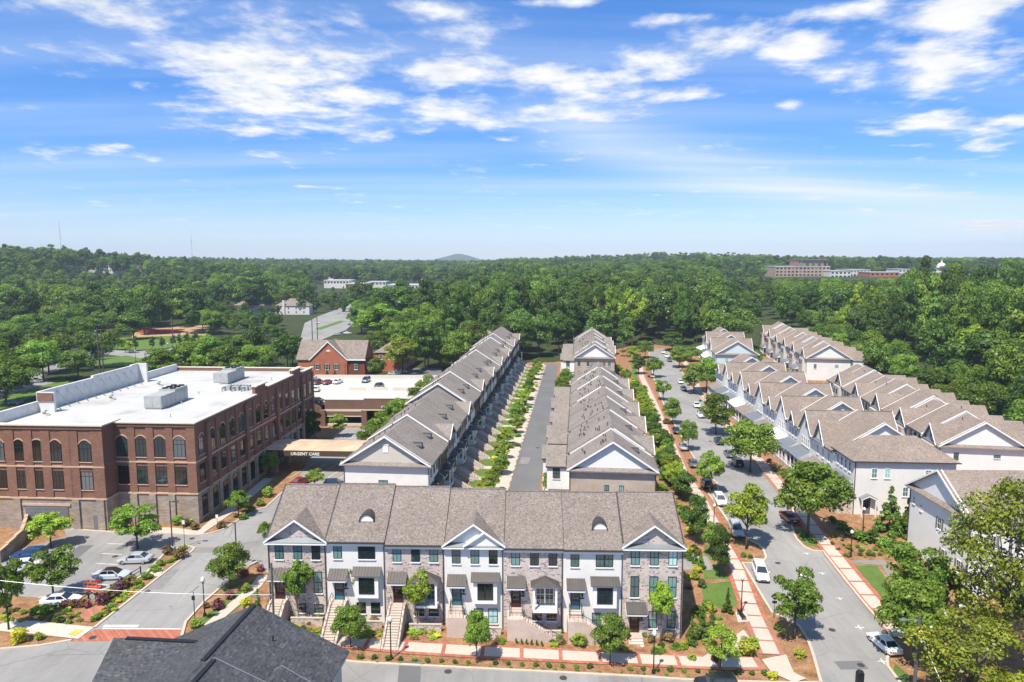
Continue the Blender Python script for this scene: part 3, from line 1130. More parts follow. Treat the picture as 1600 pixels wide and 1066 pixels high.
def steps(parent, xc, y, z0, z1, w=1.5, tread=.3, mat='step_brick', turn=0):
    """flight coming out from the wall at y towards -y, from z1 down to z0; turn=+1: it turns along +x after a landing"""
    n = max(2, round((z1 - z0) / .18))
    r = (z1 - z0) / n
    if turn == 0:
        land = 1.2
        m = MB()
        m.box(xc - w / 2, xc + w / 2, y - land, y - .003, z0 - .6, z1)
        m.build('landing', mat, parent)
        st = MB()
        st.box(-w / 2, w / 2, -tread, 0, -.5, 0)
        me = st.mesh('step', mat)
        no_ = MB()
        no_.box(-w / 2 - .02, w / 2 + .02, -tread - .03, 0, .002, .04)
        nm = no_.mesh('tread', 'concrete_pale')
        for i in range(n - 1):
            s = ob('step', me, parent, (xc, y - land - i * tread, z1 - (i + 1) * r))
            ob('tread', nm, s)
        yl = y - land - (n - 1) * tread
        for sx in (-1, 1):
            c = MB()
            xx = xc + sx * (w / 2 + .13)
            c.prism([(y - .003, z0 - .6), (y - .003, z1 + .12), (y - land, z1 + .12), (yl, z0 + .25), (yl - .1, z0 + .25), (yl - .1, z0 - .6)], 'x', xx - .12, xx + .12)
            c.build('cheek_wall', mat, parent)
            h = MB()
            for k in range(9):
                u = k / 8
                yy = y - .1 + (yl - y + .1) * u
                zz = z1 + .12 if yy > y - land else z1 + .12 + (z0 + .25 - z1 - .12) * (y - land - yy) / max(.1, (y - land - yl))
                h.box(xx - .015, xx + .015, yy - .015, yy + .015, zz, zz + .82)
            h.bar((xx, y - .1, z1 + .94), (xx, y - land, z1 + .94), .05)
            h.bar((xx, y - land, z1 + .94), (xx, yl, z0 + 1.07), .05)
            h.build('railing', 'metal_black', parent)
        return yl
    land = 2.3
    m = MB()
    m.box(xc - w / 2 - .2, xc + w / 2 + .1, y - land, y - .003, z0 - .8, z1 - r * 3)
    m.build('landing', mat, parent)
    st = MB()
    st.box(-w / 2, w / 2, -.34, 0, -.5, 0)
    me = st.mesh('step', mat)
    for i in range(3):
        ob('step', me, parent, (xc, y - .004 - i * .36, z1 - i * r))
    m2 = MB()
    m2.box(-.001, .3, -1.3, 0, -.8, 0)
    me2 = m2.mesh('step', mat)
    for i in range(n - 3):
        ob('step', me2, parent, (xc + w / 2 + .1 + i * .3, y - land + 1.3, z1 - (i + 4) * r))
    c = MB()
    xe = xc + w / 2 + .1 + (n - 3) * .3
    zt = z1 - r * 3
    c.prism([(xc - w / 2 - .2, z0 - .8), (xe, z0 - .8), (xe, z0 + .2), (xc + w / 2, zt + .3), (xc - w / 2 - .2, zt + .3)], 'y', y - land - .25, y - land - .003)
    c.build('cheek_wall', mat, parent)
    h = MB()
    for k in range(14):
        u = k / 13
        xx = xc - w / 2 + (xe - xc + w / 2) * u
        zz = zt + .3 if xx < xc + w / 2 else zt + .3 + (z0 + .2 - zt - .3) * (xx - xc - w / 2) / (xe - xc - w / 2)
        h.box(xx - .015, xx + .015, y - land - .14, y - land - .11, zz, zz + .8)
    h.bar((xc - w / 2, y - land - .125, zt + 1.1), (xc + w / 2, y - land - .125, zt + 1.1), .05)
    h.bar((xc + w / 2, y - land - .125, zt + 1.1), (xe, y - land - .125, z0 + 1.0), .05)
    h.build('railing', 'metal_black', parent)
    h = MB()
    for sx in (-w / 2 + .05, w / 2 - .05):
        h.bar((xc + sx, y - .1, z1 + .9), (xc + sx, y - 1.3, z1 + .3), .05)
        for k in range(4):
            yy = y - .1 - k * .38
            zb = z1 - (k * .38 > .34) * r - (k * .38 > .7) * r
            h.box(xc + sx - .02, xc + sx + .02, yy - .02, yy + .02, zb - .4, z1 + .9 - k * .19)
    h.build('railing', 'metal_black', parent)


def bay(parent, x, w, y, z0, z1, out=.7, wall='white_paint', roofz=None, mat='metal_bronze'):
    m = MB()
    m.box(x - w / 2, x + w / 2, y - out, y - .003, z0, z1)
    b = m.build('bay', wall, parent)
    f = MB()
    ww, hh = w * .66, (z1 - z0) * .72
    win(parent, x, y - out, z0 + (z1 - z0) * .2, ww, hh, 'f', 'glass_dark', style='double', sill=None)
    f.box(x - w / 2 - .03, x + w / 2 + .03, y - out - .03, y - .004, z1 - .18, z1 - .0)
    f.build('bay_trim', 'white_paint', b)
    awning(parent, x - w / 2 - .3, x + w / 2 + .3, y - .002, z1 + .85, out + .35, .8, mat, 'bay_roof', False)


def porch(parent, x, w, y, z0, z1, out=1.5):
    """open balcony with white posts and a hipped metal roof"""
    m = MB()
    m.box(x - w / 2, x + w / 2, y - out, y - .003, z0 - .28, z0)
    m.build('balcony_floor', 'white_paint', parent)
    for sx in (-1, 1):
        p = MB()
        p.box(x + sx * (w / 2 - .15) - .13, x + sx * (w / 2 - .15) + .13, y - out + .02, y - out + .28, z0 + .001, z1)
        p.box(x + sx * (w / 2 - .15) - .17, x + sx * (w / 2 - .15) + .17, y - out - .02, y - out + .32, z1 - .2, z1 - .001)
        p.build('post', 'white_paint', parent)
    b = MB()
    b.box(x - w / 2, x + w / 2, y - out, y - .004, z1, z1 + .2)
    b.build('beam', 'white_paint', parent)
    r_ = MB()
    a0, a1, ya, yb = x - w / 2 - .25, x + w / 2 + .25, y - out - .25, y - .003
    zr = z1 + .95
    r_.add([(a0, ya, z1 + .205), (a1, ya, z1 + .205), (a1, yb, z1 + .205), (a0, yb, z1 + .205), (x, y - out * .35, zr), (x, yb, zr)], [(0, 1, 4), (1, 2, 5, 4), (3, 0, 4, 5), (3, 2, 1, 0)])
    for i in range(1, 8):
        u = i / 8
        xx = a0 + (a1 - a0) * u
        r_.bar((xx, ya, z1 + .22), (xx + (x - xx) * (1 - abs(u - .5) * 0), y - out * .35, z1 + .22 + (zr - z1 - .2) * (1 - abs(2 * u - 1) * 0)) if abs(u - .5) < .01 else (xx, ya + (y - out * .35 - ya) * (1 - abs(2 * u - 1)), z1 + .22 + (zr - z1 - .2) * (1 - abs(2 * u - 1))), .04)
    r_.build('porch_roof', 'metal_bronze', parent)
    rl = MB()
    rl.box(x - w / 2 + .3, x + w / 2 - .3, y - out + .1, y - out + .14, z0 + .85, z0 + .9)
    k = 12
    for i in range(k + 1):
        xx = x - w / 2 + .3 + (w - .6) * i / k
        rl.box(xx - .012, xx + .012, y - out + .108, y - out + .132, z0 + .05, z0 + .85)
    rl.build('railing', 'metal_black', parent)
    win(parent, x, y, z0 + .12, w * .74, z1 - z0 - .3, 'f', 'glass_dark', frame='white_paint', style='double', sill=None)


def downspout(parent, x, y, z0, z1, face='f'):
    m = MB()
    m.box(x - .05, x + .05, y - .13, y - .02, z0, z1)
    m.build('downspout', 'gutter', parent)


def front_gable(parent, x0, x1, e, D, rise, roof, wallm, gr=None, out=.0, small=None, ov=.4):
    """pediment gable over the front, its ridge running back into the main slope"""
    w = x1 - x0
    xm = (x0 + x1) / 2
    gr = gr or w * .36
    k = rise / (D / 2)
    back = min(D / 2, gr / k)
    kk = gr / (w / 2)
    m = MB()
    th = .2
    for sg, xw in ((-1, x0), (1, x1)):
        xe = xw + sg * ov
        lo = e - ov * kk
        # slope meets the main roof plane: ridge point far back, eave point close
        ybk = max(-.2, (lo - e) / k)
        zs = th + .03
        vs = [(xe, -.55, lo + zs), (xm, -.55, e + gr + zs), (xm, back + .3, e + gr + zs), (xe, ybk + .3, lo + zs)]
        vs2 = [(a, b, c - th) for a, b, c in vs]
        q = [(0, 1, 2, 3), (7, 6, 5, 4), (0, 4, 5, 1), (1, 5, 6, 2), (2, 6, 7, 3), (3, 7, 4, 0)]
        m.add(vs + vs2, q)
    m.build('gable_roof', roof, parent)
    g = MB()
    g.prism([(x0 + .02, e - .02), (x1 - .02, e - .02), (xm, e + gr - .03)], 'y', -.02 - out, .4)
    gw = g.build('gable_wall', wallm, parent)
    t = MB()
    lo = e - ov * kk
    for sg, xw in ((-1, x0), (1, x1)):
        xe = xw + sg * ov
        t.prism([(xe, lo + .06), (xm, e + gr + .06), (xm, e + gr + .27), (xe, lo + .27)], 'y', -.66, -.54)
    t.build('rake_board', 'white_paint', parent)
    c = MB()
    c.prism([(-.6, e - .18), (-.02 - out, e + .22), (-.02 - out, e + .28), (-.6, e - .08)], 'x', x0 - .25, x1 + .25)
    c.build('pent_roof', 'metal_grey', parent)
    c = MB()
    c.box(x0 - .3, x1 + .3, -.62, -.05, e - .36, e - .19)
    c.build('cornice', 'white_paint', parent)
    if small:
        s0, s1, sgr = small
        sm = (s0 + s1) / 2
        t = MB()
        for a in (s0, s1):
            t.prism([(a, e - .06), (sm, e + sgr), (sm, e + sgr + .2), (a, e + .14)], 'y', -.9, -.668)
        t.build('rake_board', 'white_paint', parent)
        g = MB()
        g.prism([(s0 + .15, e + .04), (s1 - .15, e + .04), (sm, e + sgr - .05)], 'y', -.5, -.03)
        g.build('gable_wall', wallm, parent)


def unit(name, label, cat, loc, rz, W, D, base, e, rise, wallm, roof, group=None, trim='white_paint', end0=None, end1=None, rk0=True, rk1=True, end_ov=.0, gut=True):
    """terrace unit: front looks to local -y, ridge along local x"""
    r_ = thing(name, label, cat, loc, rz, group)
    w = MB()
    k = rise / (D / 2)
    w.prism([(0, base), (D, base), (D, e - .01), (D / 2, e + rise - .02), (0, e - .01)], 'x', .005, W - .005)
    w.build('wall', wallm, r_)
    rf = MB()
    gable_roof(rf, 0.004, W - .004, 0, D, e, rise)
    rf.build('roof', roof, r_)
    for on, xx in ((rk0, -.03), (rk1, W + .03)):
        if on:
            t = MB()
            rake(t, xx, 0, D, e, rise, w=.09)
            t.build('rake_board', trim, r_)
    if gut:
        for yy in (-.62, D + .46):
            g = MB()
            g.box(.0, W, yy, yy + .16, e - .45 * k - .02, e - .45 * k + .17)
            g.build('gutter', 'gutter', r_)
        g = MB()
        g.box(0, W, -.46, -.02, e - .45 * k - .1, e - .45 * k - .03)
        g.build('soffit', 'white_paint', r_)
    return r_


def end_face(r_, x, D, e, rise, sgn, tri='siding_beige', pent='shingle_grey', vent=True, base=0, wins=()):
    """gable end at local x (sgn -1 looks to -x): siding triangle, skirt roof, vent, windows"""
    m = MB()
    a = x + sgn * .03
    m.prism([(.3, e + .2), (D - .3, e + .2), (D / 2, e + rise - .1)], 'x', *sorted((x + sgn * .001, a)))
    m.build('gable_wall', tri, r_)
    p = MB()
    lo, hi = x + sgn * .75, x + sgn * .032
    p.prism([(lo, e - .25), (hi, e + .25), (hi, e + .33), (lo, e - .13)] if sgn < 0 else [(lo, e - .25), (lo, e - .13), (hi, e + .33), (hi, e + .25)], 'y', -.4, D + .4)
    p.build('pent_roof', pent, r_)
    c = MB()
    c.box(*sorted((x + sgn * .02, x + sgn * .62)), -.4, D + .4, e - .4, e - .26)
    c.build('cornice', 'white_paint', r_)
    rf = MB()
    gable_roof(rf, *sorted((x + sgn * .01, x + sgn * .62)), 0, D, e, rise)
    rf.build('roof_overhang', pent, r_)
    t = MB()
    rake(t, x + sgn * .66, 0, D, e, rise, w=.05, hgt=.3)
    t.build('rake_board', 'white_paint', r_)
    if vent:
        v = MB()
        v.box(*sorted((x + sgn * .03, x + sgn * .1)), D / 2 - .45, D / 2 + .45, e + rise * .42, e + rise * .42 + 1.25)
        v.box(*sorted((x + sgn * .03, x + sgn * .16)), D / 2 - .62, D / 2 + .62, e + rise * .42 + 1.25, e + rise * .42 + 1.4)
        v.build('gable_vent', 'white_paint', r_)
    for (yy, zz, ww, hh) in wins:
        win(r_, x, yy, zz, ww, hh, 'l' if sgn < 0 else 'r')
    for yy in (.12, D - .12):
        d = MB()
        d.box(*sorted((x + sgn * .02, x + sgn * .13)), yy - .05, yy + .05, base, e - .3)
        d.build('downspout', 'gutter', r_)


def lantern(parent, x, y, z):
    m = MB()
    m.box(x - .1, x + .1, y - .26, y - .06, z, z + .32)
    m.box(x - .13, x + .13, y - .29, y - .03, z + .32, z + .37)
    m.box(x - .03, x + .03, y - .06, y, z + .1, z + .16)
    m.build('wall_lantern', 'metal_black', parent)
    n = MB()
    n.box(x - .25, x + .25, y - .03, y, z - .38, z - .2)
    n.build('house_number', 'metal_black', parent)


# ------------------------------------------------------------------ the front row of seven townhouses
FA = R(-1.5)
FX, FY = -30.2, 80.7
UW, UD = 7.3, 14.6
EAV = [9.9, 10.05, 9.75, 9.6, 9.45, 9.35, 9.65]
FLO = [2.3, 2.3, 2.0, 1.75, 1.6, 1.4, 1.1]
RDG = [4.45, 4.45, 4.45, 4.35, 4.25, 4.3, 4.05]
FRN = ['blush brick end townhouse with front gable and maroon door, left end of the front row', 'white brick townhouse with round dormer, blue door and straight front steps',
       'blush brick townhouse with maroon door and white-posted balcony behind a lime tree', 'white brick townhouse with double front gable and blue door',
       'blush brick townhouse with maroon door, white-posted balcony and stairs turning right', 'white brick townhouse with round dormer, blue door and turning brick stairs',
       'blush brick end townhouse with front gable and ground-level door, right end of the front row']


def fpos(lx):
    return (FX + lx * math.cos(FA), FY + lx * math.sin(FA), 0)


for i in range(7):
    white = i in (1, 3, 5)
    wm = 'brick_white' if white else 'brick_blush'
    e, fl = EAV[i], FLO[i]
    u = unit('townhouse', FRN[i], 'house', fpos(i * UW), FA, UW, UD, -3.2, e, RDG[i], wm, 'shingle_taupe', 'townhouses of the front row', trim='gutter', rk0=(i > 0), rk1=(i == 6), gut=i not in (0, 3, 6))
    if i in (0, 3, 6):
        g = MB()
        g.box(0, UW, UD + .46, UD + .62, e - .3, e - .1)
        g.build('gutter', 'gutter', u)
        front_gable(u, .12, UW - .12, e, UD, RDG[i], 'shingle_taupe', 'siding_white' if white else wm, gr=2.55, small=(2.4, UW + .2, 1.75) if i == 3 else None)
    else:
        c = MB()
        c.box(.02, UW - .02, -.2, -.003, e - .75, e - .34)
        c.build('cornice', 'white_paint', u)
        if white:
            eyebrow(u, UW * .63, e, UD, RDG[i])
    # party wall cap running down the slope
    # windows of the top floor
    zt = e - 2.45
    if i in (1, 5):
        win(u, 1.4, 0, zt, 1.05, 2.0)
        win(u, 5.0, 0, zt, 2.1, 2.0, style='double', glass='glass_dark' if i == 1 else 'glass_painted_sky')
    else:
        for xx in (1.45, 3.75, 6.0):
            win(u, xx, 0, zt, 1.05, 2.0, glass='glass_dark' if (i, xx) in ((4, 3.75), (2, 3.75), (3, 6.0), (4, 6.0), (0, 6.0)) else 'glass_painted_sky')
    hg = H(fpos(i * UW + 3)[0], FY - 2)
    if i == 6:
        for xx in (1.45, 3.75, 6.0):
            win(u, xx, 0, 3.1, 1.05, 2.7)
        for xx in (3.75, 6.0):
            win(u, xx, 0, -.9, 1.05, 2.2)
        door(u, 1.5, 0, -1.5, 'door_maroon')
        awning(u, .35, 2.85, 0, 2.4, 1.25, .95)
        mm = MB()
        mm.box(.6, 2.4, -1.3, -.003, -3, -1.5)
        mm.build('landing', 'step_brick', u)
        for k in range(3):
            mm = MB()
            mm.box(.6, 2.4, -1.3 - .34 * (k + 1), -1.302 - .34 * k, -3, -1.5 - .17 * (k + 1))
            mm.build('step', 'step_brick', u)
        lantern(u, 2.35, 0, .4)
    else:
        dx = 1.5 if i != 0 else 1.35
        door(u, dx, 0, fl, 'door_blue' if white else 'door_maroon')
        awning(u, dx - 1.15, dx + 1.15, 0, fl + 3.95, 1.25, .95)
        lantern(u, dx + .85, 0, fl + 1.75)
        if i == 0:
            win(u, 4.0, 0, fl + .8, 1.05, 2.8)
            win(u, 6.15, 0, fl + .8, 1.05, 2.8)
            for xx in (4.0, 6.15):
                win(u, xx, 0, .5, 1.1, 1.15, glass='glass_dark')
        elif white:
            bay(u, 5.05, 2.9, 0, fl + .2 + .35, fl + 3.4)
            for xx in (4.15, 5.95):
                win(u, xx, 0, fl - 2.0 + (.2 if i == 1 else -.3), 1.15, 1.45 if i == 1 else 1.9, glass='glass_dark' if i == 1 else 'glass_painted_sky')
        else:
            porch(u, 5.05, 3.0, 0, fl + .35, fl + 3.2)
            for xx in (4.1, 5.9):
                win(u, xx, 0, fl - 1.7, 1.2, 1.35, glass='glass_dark')
        if i in (3, 4, 5):
            steps(u, dx, 0, hg - .25, fl - .02, 1.6, turn=1)
        else:
            steps(u, dx, 0, hg - .45, fl - .02, 1.55)
        aw = MB()
        aw.box(3.1, 7.0, -1.5, -1.3, hg - .8, hg + .75)
        aw.build('area_wall', 'brick_blush', u)
        aw = MB()
        aw.box(3.05, 7.05, -1.55, -1.25, hg + .752, hg + .85)
        aw.build('wall_cap', 'concrete_pale', u)
    downspout(u, UW - .15, 0, -2.4, e - .4)
    if i == 0:
        downspout(u, .12, 0, -2.4, e - .4)
    if i == 0:
        t = MB()
        rake(t, -.1, 0, UD, e, RDG[i], w=.1, hgt=.22)
        t.build('rake_board', 'gutter', u)
        end_w = [(3, 7.3), (11, 7.3), (3, 3.2), (11, 3.2)]
        for yy, zz in end_w:
            win(u, 0, yy, zz, 1.05, 1.9, 'l')
    if i == 6:
        for yy, zz in [(3, 7.1), (11, 7.1), (3, 3), (7, 3), (11, 3)]:
            win(u, UW, yy, zz, 1.05, 1.9, 'r')
    rc = MB()
    rc.box(.05, UW - .05, UD / 2 - .13, UD / 2 + .13, e + RDG[i] + .12, e + RDG[i] + .27)
    rc.build('ridge_cap', 'shingle_taupe', u)
    for s_ in range(2):
        vp = MB()
        vy = UD * .62
        vx = 1.6 + 3.2 * s_
        vz = e + RDG[i] * (1 - (vy - UD / 2) / (UD / 2))
        vp.tube([(vx, vy, vz), (vx, vy, vz + .75)], .06, 7)
        vp.build('vent_pipe', 'gutter', u)


# ------------------------------------------------------------------ the long row left of the alley
def along(p0, a, s, d=0):
    """point s metres along a row that heads a degrees right of straight ahead, d metres to its right"""
    a = R(a)
    return (p0[0] + s * math.sin(a) + d * math.cos(a), p0[1] + s * math.cos(a) - d * math.sin(a))


def pipes(u, pts, D, e, rise):
    for (x, y, h) in pts:
        z = e + rise * (1 - abs(y - D / 2) / (D / 2)) + .15
        m = MB()
        m.tube([(x, y, z), (x, y, z + h)], .07, 6)
        m.lathe([(.02, z + h), (.13, z + h), (.13, z + h + .12), (.02, z + h + .16)], 7, x, y)
        m.build('vent_pipe', 'gutter', u)


rnd = random.Random(3)
W1 = 7.35
pat = [('brick_white', 0), ('brick_brown', .0), ('brick_tan', .35), ('brick_white', .35), ('brick_tan', 0), ('brick_white', .25)]
seqL = []
for i in range(24):
    blk = 0 if i < 6 else (1 if i < 13 else (2 if i < 19 else 3))
    seqL.append([0, 1.0, .7, 1.2][blk] + [0, -.25, .25, 0, .3, .05][i % 6])
for i in range(24):
    e = 9.9 + seqL[i]
    wm, _ = pat[i % 6]
    x, y = along((-13.9, 111.5), 5.5, i * W1)
    first = i in (0, 6, 13, 19)
    u = unit('terrace_house', '%s brick townhouse left of the alley, %s from the near end of its row' % (wm.replace('brick_', ''), ORD[i]), 'house', (x, y, 0), R(84.5), W1, 14.9, 0, e, 4.75, wm, 'shingle_grey',
             'terrace left of the alley', rk0=i % 3 != 1, rk1=False)
    if first:
        end_face(u, 0, 14.9, e, 4.75, -1, 'siding_beige' if i == 0 else 'siding_grey', wins=[(8.0, 5.6, 1.6, 1.45)] if i == 0 else [])
    zt = e - 2.5
    three = i % 2 == 0
    for xx in ((1.3, 3.7, 6.0) if three else (1.5, 4.6, 6.0)):
        win(u, xx, 0, zt, 1.0, 1.9, sill=None)
    fl = 2.3
    door(u, 1.5, 0, fl, 'door_blue' if i % 3 == 1 else 'door_maroon')
    awning(u, .4, 2.7, 0, fl + 3.9, 1.2, .9, bracket=i < 10)
    if i % 2:
        porch(u, 5.1, 2.9, 0, fl + .3, fl + 3.2)
    else:
        bay(u, 5.1, 2.8, 0, fl + .5, fl + 3.3)
    if i % 3 != 2:
        eyebrow(u, 4.6, e, 14.9, 4.75, r=.7, t=.34)
    else:
        front_gable(u, 1.6, W1 - .3, e, 14.9, 4.75, 'shingle_grey', 'siding_beige', gr=2.0)
    if i < 12:
        steps(u, 1.5, 0, 0, fl - .02, 1.5)
        for xx in (3.2, W1 - .1):
            m = MB()
            m.prism([(-4.2, 0), (-.003, 0), (-.003, 1.5), (-1.2, 1.3), (-4.2, .4)], 'x', xx - .14, xx + .14)
            m.build('garden_wall', 'brick_blush', u)
    else:
        m = MB()
        m.prism([(-4.4, 0), (-.003, 0), (-.003, fl), (-1.2, fl), (-4.4, .2)], 'x', .7, 2.3)
        m.build('stoop', 'step_brick', u)
        m = MB()
        m.prism([(-4.2, 0), (-.003, 0), (-.003, 1.5), (-1.2, 1.3), (-4.2, .4)], 'x', W1 - .24, W1 + .02)
        m.build('garden_wall', 'brick_blush', u)
    pth = [along((-13.9, 111.5), 5.5, i * W1 + a_, d_) for a_, d_ in ((.5, 4.6), (2.6, 4.6), (2.6, 11.6), (.5, 11.6))]
    sheet('path', pth, .06, 'concrete_pale', cell=0)
    pth = [along((-13.9, 111.5), 5.5, i * W1 + a_, d_) for a_, d_ in ((3.6, 8.9), (5.9, 8.9), (5.9, 11.6), (3.6, 11.6))]
    sheet('path', pth, .064, 'concrete_pale', cell=0)
    downspout(u, W1 - .15, 0, 0, e - .4)
    pipes(u, [(1 + rnd.random() * 5, 8.5 + rnd.random() * 3, .5) for _ in range(3)], 14.9, e, 4.75)

# ------------------------------------------------------------------ the row right of the alley, fronts to the street
W2 = 7.5
def mid_unit(i, n, p0, blk, label):
    dzs = [0, .55, .15, .6, .1, .3, .95, .45, .9, .35, .7, .25]
    e = 9.9 + dzs[i % 12] - (.1 if blk else 0)
    x, y = along(p0, 5.5, i * W2)
    u = unit('terrace_house', label, 'house', (x, y, 0), R(84.5), W2, 14.2, 0, e, 4.7, 'brick_tan' if i % 3 == 0 else ('brick_white' if i % 3 == 1 else 'brick_blush'), 'shingle_grey', 'terrace between alley and street', rk0=False, rk1=False)
    if i and dzs[i % 12] > dzs[(i - 1) % 12] + .05:
        k_ = 4.7 / 7.1
        for (ya, yb) in (((1.2, 6.6),) if i % 2 else ((1.2, 6.6), (7.6, 13.0))):
            za, zb = (e + k_ * ya, e + k_ * yb) if yb < 7.2 else (e + k_ * (14.2 - ya), e + k_ * (14.2 - yb))
            t = MB()
            t.prism([(ya, za - .05), (yb, zb - .05), (yb, zb + .24), (ya, za + .24)], 'x', -.06, .1)
            t.build('party_wall_cap', 'white_paint', u)
    D = 14.2
    if i == 0 and not blk:
        end_face(u, 0, D, e, 4.7, -1, 'siding_white', wins=[(5.6, 5.5, .75, 1.75), (8.0, 5.5, .75, 1.75)], vent=False)
        m = MB()
        m.box(-.05, 8.2, D + .02, D + 4.4, 2.9, 3.1)
        m.build('deck_floor', 'pole_wood', u)
        m = MB()
        for k in range(14):
            m.box(-.04 + k * .6, .02 + k * .6, D + 4.3, D + 4.36, 3.1, 4.1)
        m.box(-.05, 8.2, D + 4.28, D + 4.38, 4.1, 4.18)
        for yy in (D + .6, D + 1.6, D + 2.6, D + 3.6):
            m.box(-.06, -.01, yy, yy + .05, 3.1, 4.1)
        m.box(-.07, 0, D, D + 4.4, 4.1, 4.18)
        m.build('deck_railing', 'metal_black', u)
    elif i == 0:
        end_face(u, 0, D, e, 4.7, -1, 'siding_white', vent=False, wins=[(yy, zz, .9, 1.7) for zz in (6.7, 3.2) for yy in (2, 3.8, 8, 9.4, 12.6)])
    else:
        # rear wing with its own ridge across the row
        x0, x1 = 2.3, 6.7
        ze = 6.4 + [0, .9, .1, 1.0, .3, 1.1][i % 6]
        wl_ = 4.6 + [.3, -.5, .6, -.2, .4, -.6][i % 6]
        m = MB()
        m.prism([(x0, 0), (x1, 0), (x1, ze), ((x0 + x1) / 2, ze + 1.75), (x0, ze)], 'y', D - .2, D + wl_)
        m.build('wing_wall', 'siding_white', u)
        m = MB()
        gable_roof(m, D - 3.2, D + wl_, x0, x1, ze, 1.8, .3, .16, 'y', .25)
        m.build('wing_roof', 'shingle_grey', u)
        m = MB()
        m.box(x0 - .36, x0 - .24, D, D + wl_ + .2, ze - .36, ze - .08)  # gutter deepened so its dark face also stands in for the eave shadow
        m.build('gutter', 'gutter', u)
        win(u, x0, D + 2.4, ze - 2.4, 1.3, 1.9, 'l')
        m = MB()
        m.box(2.2, 6.3, D + wl_ - .02, D + wl_ + .06, .1, 2.5)
        m.build('garage_door', 'white_paint', u)
        m = MB()
        m.box(.05, 1.85, D + .02, D + 3.8, 2.9, 3.1)
        m.build('deck_floor', 'pole_wood', u)
    for xx in (1.4, 3.7, 6.1):
        win(u, xx, 0, e - 2.5, 1.0, 1.9)
        win(u, xx, 0, 3.2, 1.0, 2.3)
    # cross gable towards the street on every other unit, plumbing vents on the slope towards the alley
    if i % 2:
        front_gable(u, .6, 6.9, e, D, 4.7, 'shingle_grey', 'siding_white', gr=2.2)
    else:
        eyebrow(u, 3.7, e, D, 4.7, .6, .4)
    pipes(u, [(.8 + rnd.random() * 6, 7.6 + rnd.random() * 5, .2 + rnd.random() * .35) for _ in range(9)], D, e, 4.7)
    rc = MB()
    rc.box(.3, W2 - .3, D / 2 - .16, D / 2 + .16, e + 4.82, e + 4.97)
    rc.build('ridge_cap', 'shingle_grey', u)
    downspout(u, W2 - .15, 0, 0, e - .4)


for i in range(11):
    mid_unit(i, 11, (23.6, 108.3), 0, 'townhouse between alley and street, %s from the near end of its row' % ORD[i])
for i in range(7):
    mid_unit(i, 7, (36.2, 237.5), 1, 'townhouse of the far block beyond the alley bend, %s from its near end' % ORD[i])


# ------------------------------------------------------------------ white houses right of the street
def gunit(name, label, loc, rz, W, D, e, rise, wallm, roof, group=None):
    """unit whose ridge runs front to back, gable to the street"""
    r_ = thing(name, label, 'house', loc, rz, group)
    w = MB()
    w.prism([(0, -2), (W, -2), (W, e - .01), (W / 2, e + rise - .03), (0, e - .01)], 'y', 0, D)
    w.build('wall', wallm, r_)
    m = MB()
    gable_roof(m, 0, D, 0, W, e, rise, .3, .2, 'y', .45)
    m.build('roof', roof, r_)
    for yy in (-.48, D + .48):
        t = MB()
        rake(t, yy, 0, W, e, rise, .3, axis='y', w=.05, hgt=.3)
        t.build('rake_board', 'white_paint', r_)
    rc = MB()
    rc.box(W / 2 - .12, W / 2 + .12, -.3, D + .3, e + rise + .12, e + rise + .25)
    rc.build('ridge_cap', 'shingle_brown', r_)
    win(r_, W / 2, 0, e + rise * .25, .8, 1.5, frame='metal_grey', glass='glass_dark', sill=None)
    for xx in (W / 2 - 1.7, W / 2 - .6, W / 2 + .6, W / 2 + 1.7):
        win(r_, xx, 0, e - 2.6, .8, 1.75, frame='white_paint', glass='glass_dark', style='grid')
    return r_


def hporch(u, W, z=3.6, out=2.6, fl=.9, mat='metal_grey', x0=.3, hip=True):
    m = MB()
    m.box(x0, W - .3, -out, -.003, -.8, fl)
    m.build('porch_floor', 'brick_blush', u)
    m = MB()
    a, b = x0 - .3, W
    zt = z + 1.5
    m.add([(a, -out - .3, z + .25), (b, -out - .3, z + .25), (b, -.004, z + .35), (a, -.004, z + .35), (a + .9, -.004, zt), (b - .9, -.004, zt)], [(0, 1, 5, 4), (1, 2, 5), (3, 0, 4), (0, 3, 2, 1)])
    m.build('porch_roof', mat, u)
    m = MB()
    m.box(x0, W - .3, -out, -out + .2, z, z + .24)
    m.box(x0, x0 + .2, -out + .2, -.01, z, z + .24)
    m.box(W - .5, W - .3, -out + .2, -.01, z, z + .24)
    m.build('beam', 'white_paint', u)
    n = 4
    for i in range(n):
        xx = x0 + .12 + (W - .6 - x0 - .0) * i / (n - 1)
        p = MB()
        p.box(xx - .12, xx + .12, -out + .0, -out + .22, fl + .001, z - .001)
        p.box(xx - .16, xx + .16, -out - .04, -out + .26, fl + .001, fl + .25)
        p.build('post', 'white_paint', u)
    r = MB()
    r.box(x0 + .2, W - .5, -out + .08, -out + .13, fl + .9, fl + .97)
    for i in range(22):
        xx = x0 + .25 + (W - .9 - x0) * i / 21
        r.box(xx - .015, xx + .015, -out + .09, -out + .12, fl + .02, fl + .9)
    r.build('railing', 'white_paint', u)
    door(u, W / 2, 0, fl, 'door_blue')
    win(u, W / 2 - 2, 0, fl + .6, .9, 1.9, frame='white_paint', glass='glass_dark')
    win(u, W / 2 + 2, 0, fl + .6, .9, 1.9, frame='white_paint', glass='glass_dark')


A1 = 3.6
P1 = (59.4, 115.0)
RZ1 = R(-90 - A1)


def loc1(s, P=P1, a=A1):
    x, y = along(P, a, s)
    return (x, y, H(x + 6, y))


R1L = 'white street-side townhouse, %s from the hip-roofed end'
